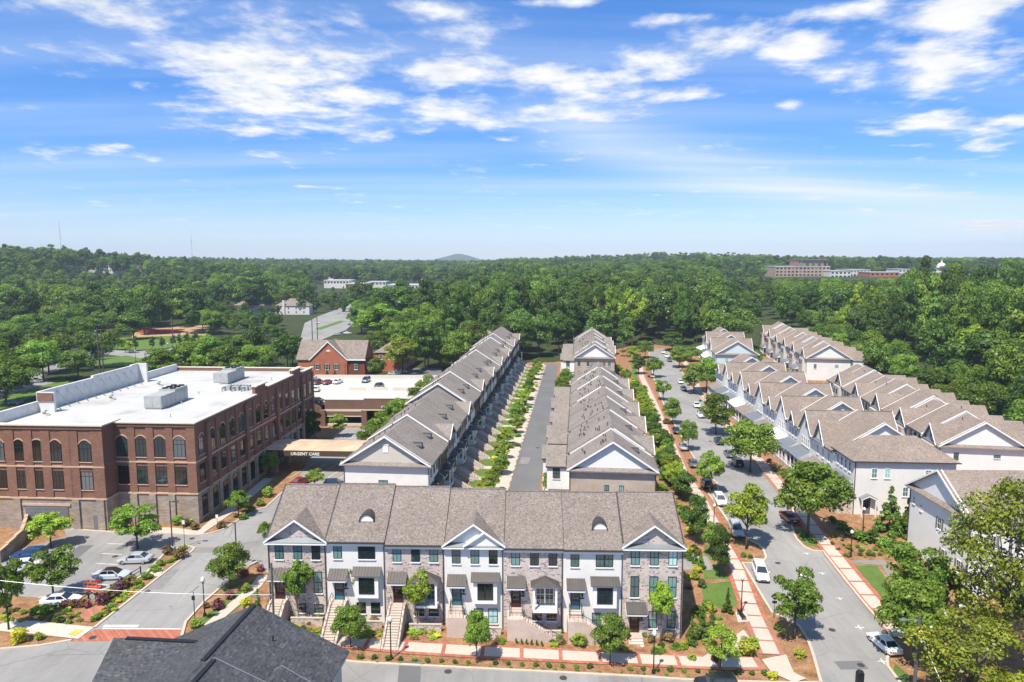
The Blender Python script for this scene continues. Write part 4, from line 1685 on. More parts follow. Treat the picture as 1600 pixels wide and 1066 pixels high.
# near hip-roofed end house
hw, hd = 8.2, 17.0
u = thing('terrace_house', 'white hip-roofed end house with gabled side-door hood, near end of the street-side row', 'house', loc1(hw), RZ1, 'street-side white row')
e = 9.7
m = MB()
m.box(0, hw, 0, hd, -3, e)
m.build('wall', 'brick_white', u)
m = MB()
o_ = .5
zr = e + 3.5
m.add([(-o_, -o_, e - .1), (hw + o_, -o_, e - .1), (hw + o_, hd + o_, e - .1), (-o_, hd + o_, e - .1), (hw / 2, 4.2, zr), (hw / 2, hd - 5, zr)], [(0, 1, 4), (1, 2, 5, 4), (2, 3, 5), (3, 0, 4, 5), (3, 2, 1, 0)])
m.build('roof', 'shingle_tan', u)
m = MB()
m.box(-o_ - .1, hw + o_ + .1, -o_ - .12, -o_ - .0, e - .22, e - .02)
m.box(hw + o_ - .0, hw + o_ + .12, -o_, hd + o_, e - .22, e - .02)
m.build('gutter', 'gutter', u)
for xx in (1.4, 3.1, 4.8, 6.5):
    win(u, xx, 0, e - 2.6, .8, 1.8, frame='white_paint', glass='glass_dark')
for yy, zz, w_, h_ in ((3.4, 6.6, .95, 1.7), (5.6, 6.6, .95, 1.7), (12.4, 7.4, 1.0, .8), (8.8, 3.4, .95, 1.7), (12.4, 3.0, .95, 1.7)):
    win(u, hw, yy, zz, w_, h_, 'r', frame='white_paint')
hporch(u, hw, z=4.6, out=2.7, fl=2.2)
dd = door(u, hw, 2.4, .2, 'door_grey', face='r')
hood = MB()
for sg in (-1, 1):
    hood.prism([(2.4, 3.75), (2.4 + sg * 1.4, 3.05), (2.4 + sg * 1.4, 3.15), (2.4, 3.87)], 'x', hw, hw + 1.1)
hood.build('door_hood', 'metal_grey', u)
hood = MB()
for sg in (-1, 1):
    hood.prism([(2.4, 3.5), (2.4 + sg * 1.4, 2.8), (2.4 + sg * 1.4, 3.04), (2.4, 3.74)], 'x', hw + 1.02, hw + 1.1)
    hood.box(hw + .9, hw + 1.05, 2.4 + sg * 1.15 - .08, 2.4 + sg * 1.15 + .08, -.5, 3.0)
hood.build('hood_trim', 'white_paint', u)
m = MB()
m.box(hw + .02, hw + .14, .1, .22, 0, e - .25)
m.build('downspout', 'gutter', u)

s = hw
n_ = 1
for (w_, typ) in ((11.0, 'N'), (7.8, 'G'), (7.2, 'N'), (7.8, 'G'), (9.0, 'N'), (8.0, 'G'), (9.5, 'N'), (8.0, 'G'), (9.0, 'N'), (8.0, 'G'), (9.0, 'N')):
    s += w_
    lb = R1L % ORD[n_]
    if typ == 'G':
        u = gunit('terrace_house', lb + ', steep gable to the street', loc1(s), RZ1, w_, 16.5, 8.5, 4.7, 'siding_white', 'shingle_tan', 'street-side white row')
        hporch(u, w_, z=3.9, mat='metal_grey' if n_ % 4 else 'white_paint')
    else:
        e_ = 8.9
        u = unit('terrace_house', lb + ', ridge along the street', 'house', loc1(s), RZ1, w_, 16.8, -2, e_, 5.4, 'siding_white', 'shingle_tan', 'street-side white row')
        end_face(u, w_, 16.8, e_, 5.4, 1, 'siding_white', 'shingle_tan', vent=False)
        if n_ == 1:
            front_gable(u, 1.2, 6.6, e_, 16.8, 5.4, 'shingle_tan', 'siding_white', gr=4.0, ov=.3)
            win(u, 3.9, -.02, e_ + .7, .8, 1.6, frame='metal_grey', glass='glass_dark', sill=None)
        else:
            front_gable(u, w_ / 2 - 1.7, w_ / 2 + 1.7, e_, 16.8, 5.4, 'shingle_tan', 'siding_white', gr=2.4, ov=.3)
        for k in range(3):
            win(u, w_ * (.25 + .25 * k), 0, e_ - 2.8, .8, 1.8, frame='white_paint', glass='glass_dark')
        hporch(u, w_, z=3.7, mat='shingle_grey' if n_ % 3 else 'metal_grey')
    n_ += 1
# pale blue group further up the street
for k, (sx, sy, w_, typ, wm) in enumerate([(77.5, 257, 10, 'N', 'siding_blue'), (79.5, 268, 9, 'G', 'siding_white'), (82, 279, 10, 'N', 'siding_white'), (84.5, 292, 9, 'G', 'siding_blue'), (86.5, 303, 10, 'N', 'siding_white'), (62.5 + 5, 216, 8, 'N', 'siding_white')]):
    lb = ['pale blue townhouse with wide gable end far up the street', 'white townhouse behind the pale blue gable, steep gable to the street', 'white townhouse with long tan roof behind the pale blue gable', 'pale blue townhouse second from the wood on the street',
          'white townhouse nearest the wood at the end of the street', 'small white townhouse between the white row and the pale blue gable'][k]
    a = 8.0
    x, y = along((sx, sy), a, w_)
    if k == 5:
        continue
    if typ == 'G':
        u = gunit('terrace_house', lb, (x, y, 0), R(-90 - a), w_, 15, 8.2, 4.6, wm, 'shingle_tan', 'houses at the far end of the street')
    else:
        u = unit('terrace_house', lb, 'house', (x, y, 0), R(-90 - a), w_, 15.5, 0, 8.6, 4.8, wm, 'shingle_tan', 'houses at the far end of the street')
        end_face(u, w_, 15.5, 8.6, 4.8, 1, wm, 'shingle_tan', vent=False, wins=[(4, 5, .9, 1.7), (6.3, 5, .9, 1.7), (11.5, 5, .9, 1.7)])
        for t_ in (.25, .5, .75):
            win(u, w_ * t_, 0, 5.6, .9, 1.7, frame='white_paint')
    hporch(u, w_, z=3.6, mat='metal_grey' if k % 2 else 'white_paint')

# second white row behind
A2 = 9.5
RZ2 = R(-90 - A2)
R2L = 'tan-roofed white townhouse of the back row, %s from its near end'
k_ = 0
for (P2, n, D2, e0, lbl) in (((85.4, 133.0), 10, 15.8, 7.4, R2L), ((108.2, 248.5), 11, 15.5, 8.2, 'tan-roofed townhouse of the far back row by the wood, %s from its near end')):
    for i in range(n):
        w_ = 7.7
        e_ = e0 + [0, .5, -.1, .6, .15, .55, 0][i % 7]
        x, y = along(P2, A2, (i + 1) * w_)
        z0 = H(x + 6, y) * .3
        u = unit('terrace_house', lbl % ORD[i], 'house', (x, y, z0), RZ2, w_, D2, -2, e_, 4.9, 'siding_white' if i % 3 else 'brick_white', 'shingle_tan', 'back row of white townhouses')
        if i == 0:
            end_face(u, w_, D2, e_, 4.9, 1, 'siding_white', 'shingle_tan', vent=False, wins=[(3.2, 4.4, .9, 1.6), (10.6, 5.2, 1.2, .6)])
        if i % 2 == 0:
            front_gable(u, 1.0, w_ - .6, e_, D2, 4.9, 'shingle_tan', 'siding_white', gr=3.4, ov=.3)
            win(u, w_ / 2, -.03, e_ + .6, .7, 1.4, frame='metal_grey', glass='glass_dark', sill=None)
        for t_ in (.2, .5, .8):
            win(u, w_ * t_, 0, e_ - 2.6, 1.1, 1.8, frame='frame_dark', glass='glass_dark')
            win(u, w_ * t_, 0, e_ - 6.0, 1.1, 2.0, frame='frame_dark', glass='glass_dark')
        if i % 2 == 0:
            m = MB()
            m.box(1.2, w_ - .8, -1.1, -.003, -2, e_ - .45)
            m.build('front_bay', 'brick_blush' if i % 4 else 'siding_beige', u)
            for t_ in (.35, .65):
                win(u, w_ * t_, -1.1, e_ - 2.9, 1.0, 1.7, frame='frame_dark', glass='glass_dark')
        else:
            hporch(u, w_, z=2.6, out=2.0, fl=.2)
        # rear wing, ridge running back
        m = MB()
        m.prism([(.5, -2), (w_ - .5, -2), (w_ - .5, e_ - .6), (w_ / 2, e_ + 2.2), (.5, e_ - .6)], 'y', D2 - .2, D2 + 4.5)
        m.build('wing_wall', 'siding_white', u)
        m = MB()
        gable_roof(m, D2 - 5.2, D2 + 4.6, .5, w_ - .5, e_ - .6, 2.9, .3, .18, 'y', .2)
        m.build('wing_roof', 'shingle_tan', u)
        pipes(u, [(1 + rnd.random() * 5, 5 + rnd.random() * 5, .45)], D2, e_, 4.9)

# near white house at the right edge
u = unit('white_house', 'white house with side gable, shuttered windows and tan roof at the right edge', 'house', (62.5, 89.2, 0), R(-1), 22, 14.8, -4, 9.1, 4.5, 'siding_white', 'shingle_tan')
end_face(u, 0, 14.8, 9.1, 4.5, -1, 'siding_white', 'shingle_tan', vent=False)
for yy, zz, w_, h_, sh in ((6.9, 5.0, .9, 1.7, 'metal_grey'), (2.4, 5.0, .9, 1.7, 'metal_grey'), (5.6, .7, .9, 1.8, 'metal_grey'), (2.0, .7, .9, 1.8, 'metal_grey'), (13.6, 6.4, .6, 1.2, None), (11.6, 6.0, .5, 1.0, None)):
    win(u, 0, yy, zz, w_, h_, 'l', 'glass_dark', frame='white_paint', shutters=sh)
for xx in (3, 7, 11, 15):
    win(u, xx, 0, 5.2, .9, 1.7, 'f', 'glass_dark', frame='white_paint', shutters='metal_grey')
    win(u, xx, 0, .8, .9, 1.8, 'f', 'glass_dark', frame='white_paint')

# ------------------------------------------------------------------ dark-roofed house in the foreground
u = thing('dark_roof_house', 'charcoal-shingled house in the foreground, cut by the lower edge', 'house', (-25.3, 63.4, 0), R(-5))
hs = 9.3
m = MB()
m.prism([(-hs + .5, -3), (hs - .5, -3), (hs - .5, 6.3), (0, 10.35), (-hs + .5, 6.3)], 'y', -14, -.5)
m.prism([(-8.4, -3), (.8, -3), (.8, 5.1), (-3.8, 8.4), (-8.4, 5.1)], 'x', -11.4, 0)
m.build('wall', 'siding_grey', u)
m = MB()
gable_roof(m, -13, .15, -hs + .5, hs - .5, 6.3, 4.1, .6, .22, 'y')
m.build('roof', 'shingle_black', u)
m = MB()
gable_roof(m, -12.0, -1.5, -13.9 + 5.3, -3.4 + 4.4, 5.1, 3.5, .6, .22, 'x')
m.build('cross_roof', 'shingle_black', u)
m = MB()
gable_roof(m, -28, -9.4, -8.2, 10.4, 6.5, 4.2, .6, .22, 'y')
m.build('front_roof', 'shingle_black', u)
m = MB()
m.prism([(-7.6, -3), (9.8, -3), (9.8, 6.5), (1.1, 10.5), (-7.6, 6.5)], 'y', -27, -9.8)
m.build('front_wall', 'siding_grey', u)
m = MB()
gable_roof(m, -20, -6.6, 1.8, 9.4, 6.4, 2.1, .5, .2, 'y')
m.build('side_roof', 'shingle_black', u)
m = MB()
rake(m, -9.36, -8.2, 10.4, 6.5, 4.2, .6, axis='y', w=.05, hgt=.22)
m.build('rake_board', 'metal_grey', u)
m = MB()
rake(m, -6.56, 1.8, 9.4, 6.4, 2.1, .5, axis='y', w=.05, hgt=.22)
m.build('rake_board', 'metal_grey', u)
m = MB()
m.box(-.2, .2, -9.4, .0, 10.56, 10.68)
m.box(-10.8, -2, -3.95, -3.55, 8.76, 8.88)
m.box(.9, 1.3, -20, -9.6, 10.86, 10.98)
m.build('ridge_vent', 'metal_black', u)
m = MB()
m.box(hs + .02, hs + .16, -13, .1, 6.02, 6.16)
m.build('gutter', 'metal_grey', u)
m = MB()
m.tube([(3.4, -3.4, 8.5), (3.4, -3.4, 9.6)], .07, 7)
m.build('vent_pipe', 'metal_black', u)
for yy in (-3, -6, -9):
    win(u, hs - .5, yy, 3.2, 1.0, 1.7, 'r', frame='white_paint')

# ------------------------------------------------------------------ brick office building
BB = thing('office_building', 'red brick three-storey office building with white flat roof and stone base', 'office building', (-52.7, 110.5, 0), R(-3.1))
XL, XJ, YB, YJ = -34.6, -13.6, 57.0, -3.3
m = MB()
m.box(XJ, 0, 0, YB, 5.4, 16.5)
m.box(XL, XJ - .004, YJ, YB - .01, 5.4, 16.5)
m.build('wall', 'brick_red', BB)
m = MB()
m.box(XJ - .12, .12, -.12, YB + .12, -1, 5.2)
m.box(XL - .12, XJ + .124, YJ - .12, YB + .1, -1, 5.2)
m.build('base_wall', 'stone', BB)
m = MB()
for a, b, c, d in ((XJ + .3, .3, -.3, YB + .3), (XL - .3, XJ + .3, YJ - .3, YB + .28)):
    m.box(a, b, c, d, 5.2, 5.42 if a > XL else 5.424)
m.build('belt_course', 'sandstone', BB)
m = MB()
m.box(XL + .5, -.5, .3, YB - .5, 16.3, 16.62)
m.box(XL + .5, XJ - .3, YJ + .5, .3, 16.3, 16.615)
rf = m.build('roof', 'roof_membrane', BB)
# parapets: right and front low, middle of the right side raised
m = MB()
m.box(XJ - .02, 0, 0, .5, 16.5, 17.3)
m.box(-.5, -.002, .5, 24, 16.5, 17.3)
m.box(-.6, -.002, 24, 29, 16.5, 18.9)
m.box(-.52, -.0, 29, 44, 16.5, 17.9)
m.box(-.6, -.002, 44, 49, 16.5, 18.9)
m.box(-.5, -.0, 49, YB, 16.5, 17.6)
m.box(XL, XJ, YJ, YJ + .5, 16.5, 17.5)
m.box(XJ - .5, XJ - .0, YJ + .5, 1.2, 16.5, 17.5)
m.box(XL, -.5, YB - .5, YB, 16.5, 17.4)
m.build('parapet', 'brick_red', BB)
m = MB()
m.box(XJ - .02, .45, -.45, .6, 17.3, 17.5)
m.box(-.6, .45, .6, 24, 17.3, 17.5)
m.box(-.7, .4, 23.8, 29.2, 18.9, 19.12)
m.box(-.6, .42, 29.2, 43.8, 17.9, 18.12)
m.box(-.7, .4, 43.8, 49.2, 18.9, 19.12)
m.box(-.6, .44, 49.2, YB + .3, 17.6, 17.8)
m.box(XL - .4, XJ + .42, YJ - .42, YJ + .62, 17.5, 17.72)
m.box(XJ - .6, XJ + .42, YJ + .62, 1.2, 17.5, 17.72)
m.box(XL, -.6, YB - .6, YB + .2, 17.4, 17.58)
m.build('coping', 'cream_trim', BB)
m = MB()
m.box(XJ + .02, .25, -.25, .0, 16.7, 17.29)
m.box(.0, .25, 0, 24, 16.7, 17.29)
m.box(.0, .25, 29, 44, 17.3, 17.89)
m.box(XL, XJ + .22, YJ - .22, YJ, 16.9, 17.49)
m.build('cornice', 'brick_brown', BB)


def pil(x0, x1, y0, y1, z0=5.43, z1=16.6):
    q = MB()
    q.box(x0, x1, y0, y1, z0, z1)
    q.build('pilaster', 'brick_red', BB)


for xx in (-.7, -4.25, -7.55, -10.75):
    pil(xx - .62 if xx < -1 else -1.3, xx + .62 if xx < -1 else .16, -.16, 0)
for xx in (-14.6, -18.4, -19.6, -23.1, -26.1, -29.2, -33.2):
    pil(xx - .75, xx + .75 if xx < -15 else XJ + .16, YJ - .16, YJ)
for xx in (-12.4, -9.15, -5.9, -2.6):
    win(BB, xx, -.02, 6.8, 2.0, 3.1, 'f', 'glass_office', style='tri', sill='sandstone')
    win(BB, xx, -.02, 11.5, 2.0, 3.0, 'f', 'glass_office', style='tri', sill='sandstone', arch=.62)
for xx, ww in ((-16.5, 2.0), (-21.5, 1.9), (-24.6, 2.4), (-27.7, 1.9), (-31.2, 1.9)):
    win(BB, xx, YJ - .02, 6.8, ww, 3.1, 'f', 'glass_office', style='tri', sill='sandstone')
    win(BB, xx, YJ - .02, 11.5, ww, 3.0, 'f', 'glass_office', style='tri', sill='sandstone', arch=.62)
m = MB()
m.box(XJ - .0, .2, -.2, -.0, 10.55, 10.8)
m.box(XL, XJ + .2, YJ - .2, YJ, 10.55, 10.8)
m.box(.0, .2, .0, YB, 10.55, 10.8)
m.build('string_course', 'sandstone', BB)
# right side bays
for k in range(15):
    yy = 2.1 + k * 3.78
    tall = k in (6, 7, 8, 11)
    ar = .62 if k < 10 else 0
    win(BB, .02, yy, 6.8, 1.75, 3.1, 'r', 'glass_office', style='tri', sill='sandstone')
    win(BB, .02, yy, 11.5, 1.75, 3.0, 'r', 'glass_office', style='tri', sill='sandstone', arch=ar)
    win(BB, .14, yy, .9, 1.75, 3.6, 'r', 'glass_office', style='tri', sill='sandstone')
    q = MB()
    q.box(0, .16 if k % 4 else .5, yy + 1.89 - .55, yy + 1.89 + .55, 5.43, 16.65)
    q.build('pilaster', 'brick_red', BB)
    q = MB()
    q.box(.1, .35, yy + 1.89 - .5, yy + 1.89 + .5, -.5, 5.19)
    q.build('stone_pier', 'stone', BB)
for xx in (-4.25, -7.55, -10.75):
    q = MB()
    q.box(xx - .55, xx + .55, -.4, -.12, -.5, 5.19)
    q.build('stone_pier', 'stone', BB)
for xx in (-14.4, -18.6, -28.6, -33.4):
    q = MB()
    q.box(xx - .6, xx + .6, YJ - .4, YJ - .12, -.5, 5.19)
    q.build('stone_pier', 'stone', BB)
m = MB()
m.box(-27.4, -20.0, YJ - .2, YJ - .1, 0, 4.0)
gd = m.build('garage_door', 'door_grey', BB)
for k in range(7):
    q = MB()
    q.box(-27.3, -20.1, YJ - .235, YJ - .2, .06 + k * .56, .56 + k * .56)
    q.build('door_panel', 'door_grey' if k else 'metal_grey', gd)
m = MB()
m.box(-27.8, -19.6, YJ - .3, YJ - .1, 4.02, 4.4)
m.build('lintel', 'sandstone', BB)
m = MB()
m.box(-15.9, -14.8, YJ - .18, YJ - .1, 0, 2.5)
m.build('door', 'door_grey', BB)
# white screen wall with braces along the left edge of the roof
m = MB()
scr = [(-3.2, 10, 18.6), (10, 12, 20.3), (12, 25, 20.3), (25, 38, 20.7), (38, 41, 20.9), (41, 56.4, 18.3)]
for a, b, z in scr:
    m.box(XL + .02, XL + .55, a, b - .004, 16.5, z)
m.box(XL + .55, XL + 3.6, 9.6, 10.1, 16.5, 20.3)
m.box(XL + .55, XL + 2.4, 40.4, 40.9, 16.5, 20.9)
m.build('screen_wall', 'membrane_wall', BB)
m = MB()
m.box(XL + .6, XL + 3.5, 9.4, 9.58, 18.7, 20.2)
m.build('brick_return', 'brick_red', BB)
for k in range(11):
    yy = 12 + k * 2.55
    q = MB()
    q.bar((XL + .56, yy, 19.7), (XL + 3.3, yy - .3, 16.64), .08)
    q.build('brace', 'metal_grey', BB)
for k, (xx, yy) in enumerate(((-28, 21), (-27, 36), (-15, 39), (-31, 7))):
    q = MB()
    q.lathe([(.0, 16.63), (1.0, 16.63), (.9, 16.85), (.3, 16.9), (.25, 17.3), (.5, 17.35), (.45, 17.7), (.05, 17.85)], 12, xx, yy)
    q.build('roof_fan', 'roof_membrane', BB)
for k in range(9):
    q = MB()
    xx, yy = -20 + rnd.random() * 17, 6 + rnd.random() * 44
    q.tube([(xx, yy, 16.6), (xx, yy, 17.1 + rnd.random() * .4)], .09, 7)
    q.build('vent_pipe', 'unit_grey', BB)


def rooftop_unit(lx, ly, label, L=9.4):
    p = Matrix.Rotation(R(-3.1), 3, 'Z') @ Vector((lx, ly, 0)) + Vector((-52.7, 110.5, 16.62))
    r_ = thing('rooftop_unit', label, 'air conditioner', p, R(-3.1), 'rooftop units')
    q = MB()
    q.box(-1.65, 1.65, 0, L, .25, 2.5)
    q.box(-1.5, 1.5, .1, L - .1, 0, .25)
    q.build('casing', 'unit_grey', r_)
    for k in range(6):
        q = MB()
        q.box(1.65, 1.69, .12 + k * L / 6, (k + 1) * L / 6 - .12, .4, 2.35)
        q.build('panel', 'unit_grey', r_)
    for k in range(2):
        q = MB()
        q.box(-1.5 + 1.55 * k, -.05 + 1.55 * k, -.04, 0, .4, 2.35)
        q.build('panel', 'unit_grey', r_)
    q = MB()
    q.box(-1.6, 1.6, L * .52, L, 2.5, 2.9)
    q.build('fan_housing', 'unit_grey', r_)
    for k in range(6):
        q = MB()
        q.lathe([(.55, 2.9), (.6, 3.08), (.5, 3.08), (.45, 2.95), (.05, 2.95)], 12, -.75 + 1.5 * (k % 2), L * .6 + 1.55 * (k // 2))
        q.build('fan', 'metal_black', r_)
    q = MB()
    q.box(-1.75, -1.65, .6, L - 1, .5, 2.1)
    q.build('intake', 'gutter', r_)


rooftop_unit(-14.5, 12.8, 'long grey rooftop unit nearest the front of the white office roof')
rooftop_unit(-14.2, 38.5, 'long grey rooftop unit at the back of the white office roof', 8.4)
q = thing('pipe_rack', 'tangle of silver ducts and pipes on the white office roof', 'ducts', Matrix.Rotation(R(-3.1), 3, 'Z') @ Vector((-8, 32, 0)) + Vector((-52.7, 110.5, 16.62)), R(-3.1))
for k in range(7):
    d = MB()
    d.tube([(-2 + k * .7, -1.5 + (k % 3), .0), (-2 + k * .7, -1.5 + (k % 3), .7), (-1.2 + k * .7, 1.2, .9), (-1 + k * .6, 2.2, .1)], .16, 7)
    d.build('duct', 'metal_grey', q)
for k in range(3):
    d = MB()
    d.box(-2.2 + k * 1.9, -.8 + k * 1.9, -.6, .5, 0, .9)
    d.build('duct_box', 'unit_grey', q)


def lettering(text, parent, loc, size, mat='white_paint', rz=0, name='lettering', width=None):
    cu = bpy.data.curves.new('t', 'FONT')
    cu.body = text
    cu.size = size
    cu.extrude = .06
    cu.offset = .012
    cu.align_x = 'CENTER'
    cu.resolution_u = 2
    to = bpy.data.objects.new('t', cu)
    COL.objects.link(to)
    dg = bpy.context.evaluated_depsgraph_get()
    me = bpy.data.meshes.new_from_object(to.evaluated_get(dg))
    bpy.data.objects.remove(to)
    if width:
        xs = [v.co.x for v in me.vertices]
        k = width / (max(xs) - min(xs))
        for v in me.vertices:
            v.co.x *= k
    me.transform(Matrix.Rotation(R(90), 4, 'X'))
    me.materials.clear()
    me.materials.append(MAT[mat])
    return ob(name, me, parent, loc, rz)


# ------------------------------------------------------------------ urgent care canopy
cp = thing('entrance_canopy', 'long flat canopy with tan roof lettered URGENT CARE beside the brick office', 'canopy', (-41.5, 137.3, 0), R(-3.1))
m = MB()
m.prism([(0, 4.7), (8.8, 4.7), (8.8, 5.0), (4.4, 5.55), (0, 5.0)], 'x', -9.7, 9.8)
m.build('roof', 'canopy_roof', cp)
m = MB()
m.box(-9.8, 9.9, -.12, -.003, 3.85, 5.02)
m.box(-9.8, 9.9, 8.803, 8.9, 3.85, 5.02)
m.box(9.8, 9.9, 0, 8.8, 3.85, 5.0)
m.build('fascia', 'canopy_metal', cp)
m = MB()
m.box(-9.6, 9.7, .1, 8.7, 4.1, 4.3)
m.build('soffit', 'cream_trim', cp)
for xx in (-8.2, 8.6):
    for yy in (.9, 7.9):
        m = MB()
        m.box(xx - .55, xx + .55, yy - .55, yy + .55, -.5, 4.1)
        m.box(xx - .65, xx + .65, yy - .65, yy + .65, -.5, 1.2)
        m.build('pier', 'stone', cp)
lettering('URGENT CARE', cp, (-1.2, -.19, 4.08), .82, width=6.0)

# ------------------------------------------------------------------ parking deck
dk = thing('parking_deck', 'low brown parking deck with concrete top lettered PARKING', 'parking deck', (-50.0, 179.0, 0), R(-1))
DX1, DYB, ZD = 33.0, 38.0, 6.1
m = MB()
m.box(-14, DX1, 0.3, DYB, 5.6, ZD)
m.build('deck_slab', 'deck_concrete', dk)
m = MB()
m.box(0, 10.6, 0, .4, 4.5, 7.0)
m.box(10.6, 24.6, -.6, .4, 4.6, 7.5)
m.box(0, 10.6, -.0, .4, 2.7, 3.9)
m.box(24.6, DX1, 0, .4, 0, 7.0)
m.build('wall', 'brick_brown', dk)
m = MB()
m.box(0, 10.6, -.08, .46, 3.9, 4.5)
m.box(0, 10.6, -.06, .44, 2.45, 2.7)
m.box(-.1, 10.55, -.1, .5, 7.0, 7.2)
m.box(10.5, 24.7, -.7, .5, 7.5, 7.7)
m.box(10.6, 24.6, -.66, .4, 4.3, 4.6)
m.build('band', 'cream_trim', dk)
for xx in (-.5, 10.6, 24.6):
    m = MB()
    m.box(xx - .7, xx + .7, -.75, .5, -.3, 4.3)
    m.build('pier', 'brick_brown', dk)
m = MB()
m.box(0, 10, 0, .4, -.3, .6)
m.box(-14, DX1, DYB - .4, DYB, 5.5, 7.3)
m.box(DX1 - .3, DX1, .4, DYB - .4, ZD, 7.1)
m.box(-14, -13.6, .3, DYB - .4, 0, 7.1)
m.build('rail_wall', 'deck_concrete', dk)
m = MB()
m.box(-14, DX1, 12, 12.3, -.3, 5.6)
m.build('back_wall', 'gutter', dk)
for k in range(4):
    m = MB()
    m.box(2 + k * 6.4, 6.8 + k * 6.4, 17.5 + (k % 2) * .6, 17.8 + (k % 2) * .6, ZD + .004, ZD + 1.0)
    m.build('ramp_wall', 'deck_concrete', dk)
lettering('PARKING', dk, (17.0, -.71, 5.0), .85, width=3.3)
m = MB()
m.box(13.6, 20.2, -.5, -.4, 2.85, 3.05)
for xx in (14.2, 17, 19.6):
    m.box(xx, xx + .03, -.46, -.43, 3.05, 4.4)
m.build('clearance_bar', 'white_paint', dk)
for k in range(12):
    m = MB()
    m.box(-10 + k * 2.9, -9.88 + k * 2.9, DYB - 6.5, DYB - 1.2, ZD + .004, ZD + .008)
    m.build('bay_line', 'paint_white', dk)
m = MB()
m.prism([(0, 0), (9, 0), (9, 5.4)], 'y', .6, 1.0)
m.build('ramp_rail', 'brick_brown', dk, loc=(-10, -.4, 1.3))

# ------------------------------------------------------------------ orange brick house with the steep front gable, and its annex
ch = thing('brick_house', 'orange brick house with steep front gable and grey roof beyond the parking deck', 'house', (-75.8, 254.0, 0), R(-2))
m = MB()
m.prism([(0, -1), (13.8, -1), (13.8, 7), (6.9, 13.4), (0, 7)], 'y', 0, 12)
m.box(13.7, 20.4, .6, 13.5, -1, 7)
m.prism([(.6, -1), (13.5, -1), (13.5, 7), (7, 13.0), (.6, 7)], 'x', -5, 20.4)
m.build('wall', 'brick_orange', ch)
m = MB()
gable_roof(m, -.3, 9, 0, 13.8, 7, 6.6, .4, .25, 'y', .0)
gable_roof(m, -5.6, 20.6, .6, 13.5, 7, 6.2, .5, .25, 'x')
m.build('roof', 'shingle_brown', ch)
m = MB()
rake(m, -.34, 0, 13.8, 7, 6.6, .4, axis='y', w=.08, hgt=.5)
m.box(13.9, 20.9, -.1, .2, 6.5, 6.95)
m.build('rake_board', 'white_paint', ch)
for xx in (2.6, 6.2, 9.8, 17.0):
    win(ch, xx, 0 if xx < 13 else .6, 3.0, 1.3, 2.1, 'f', 'glass_dark', frame='white_paint', shutters='gutter')
for yy in (4, 7, 10):
    win(ch, 20.4, yy, 3.0, 1.2, 2.1, 'r', 'glass_dark', frame='white_paint')
m = MB()
m.prism([(6.1, 9.9), (7.7, 9.9), (7.5, 10.35), (6.9, 10.55), (6.3, 10.35)], 'y', -.1, 0)
m.build('gable_vent', 'white_paint', ch)
an = thing('brick_annex', 'two-storey brown brick annex with hipped grey roof behind the orange house', 'house', (-54.5, 268.5, 0), R(-4))
m = MB()
m.box(0, 11.5, 0, 26, -1, 7.6)
m.build('wall', 'brick_orange', an)
m = MB()
m.add([(-.5, -.5, 7.5), (12, -.5, 7.5), (12, 26.5, 7.5), (-.5, 26.5, 7.5), (5.8, 6, 11.6), (5.8, 20, 11.6)], [(0, 1, 4), (1, 2, 5, 4), (2, 3, 5), (3, 0, 4, 5), (3, 2, 1, 0)])
m.build('roof', 'shingle_brown', an)
for k in range(7):
    for zz in (1, 4.8):
        win(an, 11.5, 2 + k * 3.6, zz, 1.1, 1.8, 'r', 'glass_dark', frame='white_paint')
for xx in (2.5, 6, 9.3):
    win(an, xx, 0, 4.8, 1.1, 1.8, 'f', 'glass_dark', frame='white_paint')
pp = MB()
for k in range(3):
    pp.tube([(8.5 + .5 * k, 9 + k * 1.5, 9.4), (8.5 + .5 * k, 9 + k * 1.5, 10.4)], .12, 6)
pp.build('vent_pipe', 'gutter', an)


# ------------------------------------------------------------------ vegetation
def leaf_mesh(name, centres, normals, size, mat, rng, aspect=.6, extra=None):
    """diamond-shaped leaf clumps; centres, normals: (n,3) arrays"""
    n = len(centres)
    rv = rng.normal(size=(n, 3))
    t = np.cross(normals, rv)
    t /= np.linalg.norm(t, axis=1, keepdims=True) + 1e-9
    b = np.cross(normals, t)
    s = size * rng.uniform(.55, 1.35, (n, 1))
    bend = normals * s * rng.uniform(-.25, .25, (n, 1))
    v = np.stack([centres - t * s, centres - b * s * aspect + bend, centres + t * s, centres + b * s * aspect + bend], 1).reshape(-1, 3)
    me = bpy.data.meshes.new(name)
    me.vertices.add(4 * n)
    me.vertices.foreach_set('co', v.astype(np.float32).ravel())
    me.loops.add(4 * n)
    me.loops.foreach_set('vertex_index', np.arange(4 * n, dtype=np.int32))
    me.polygons.add(n)
    me.polygons.foreach_set('loop_start', np.arange(0, 4 * n, 4, dtype=np.int32))
    me.update(calc_edges=True)
    at = me.attributes.new('tint', 'FLOAT', 'FACE')
    at.data.foreach_set('value', (extra if extra is not None else rng.uniform(0, 1, n)).astype(np.float32))
    me.materials.append(MAT[mat])
    return me


def sph(rng, n):
    v = rng.normal(size=(n, 3))
    return v / np.linalg.norm(v, axis=1, keepdims=True)


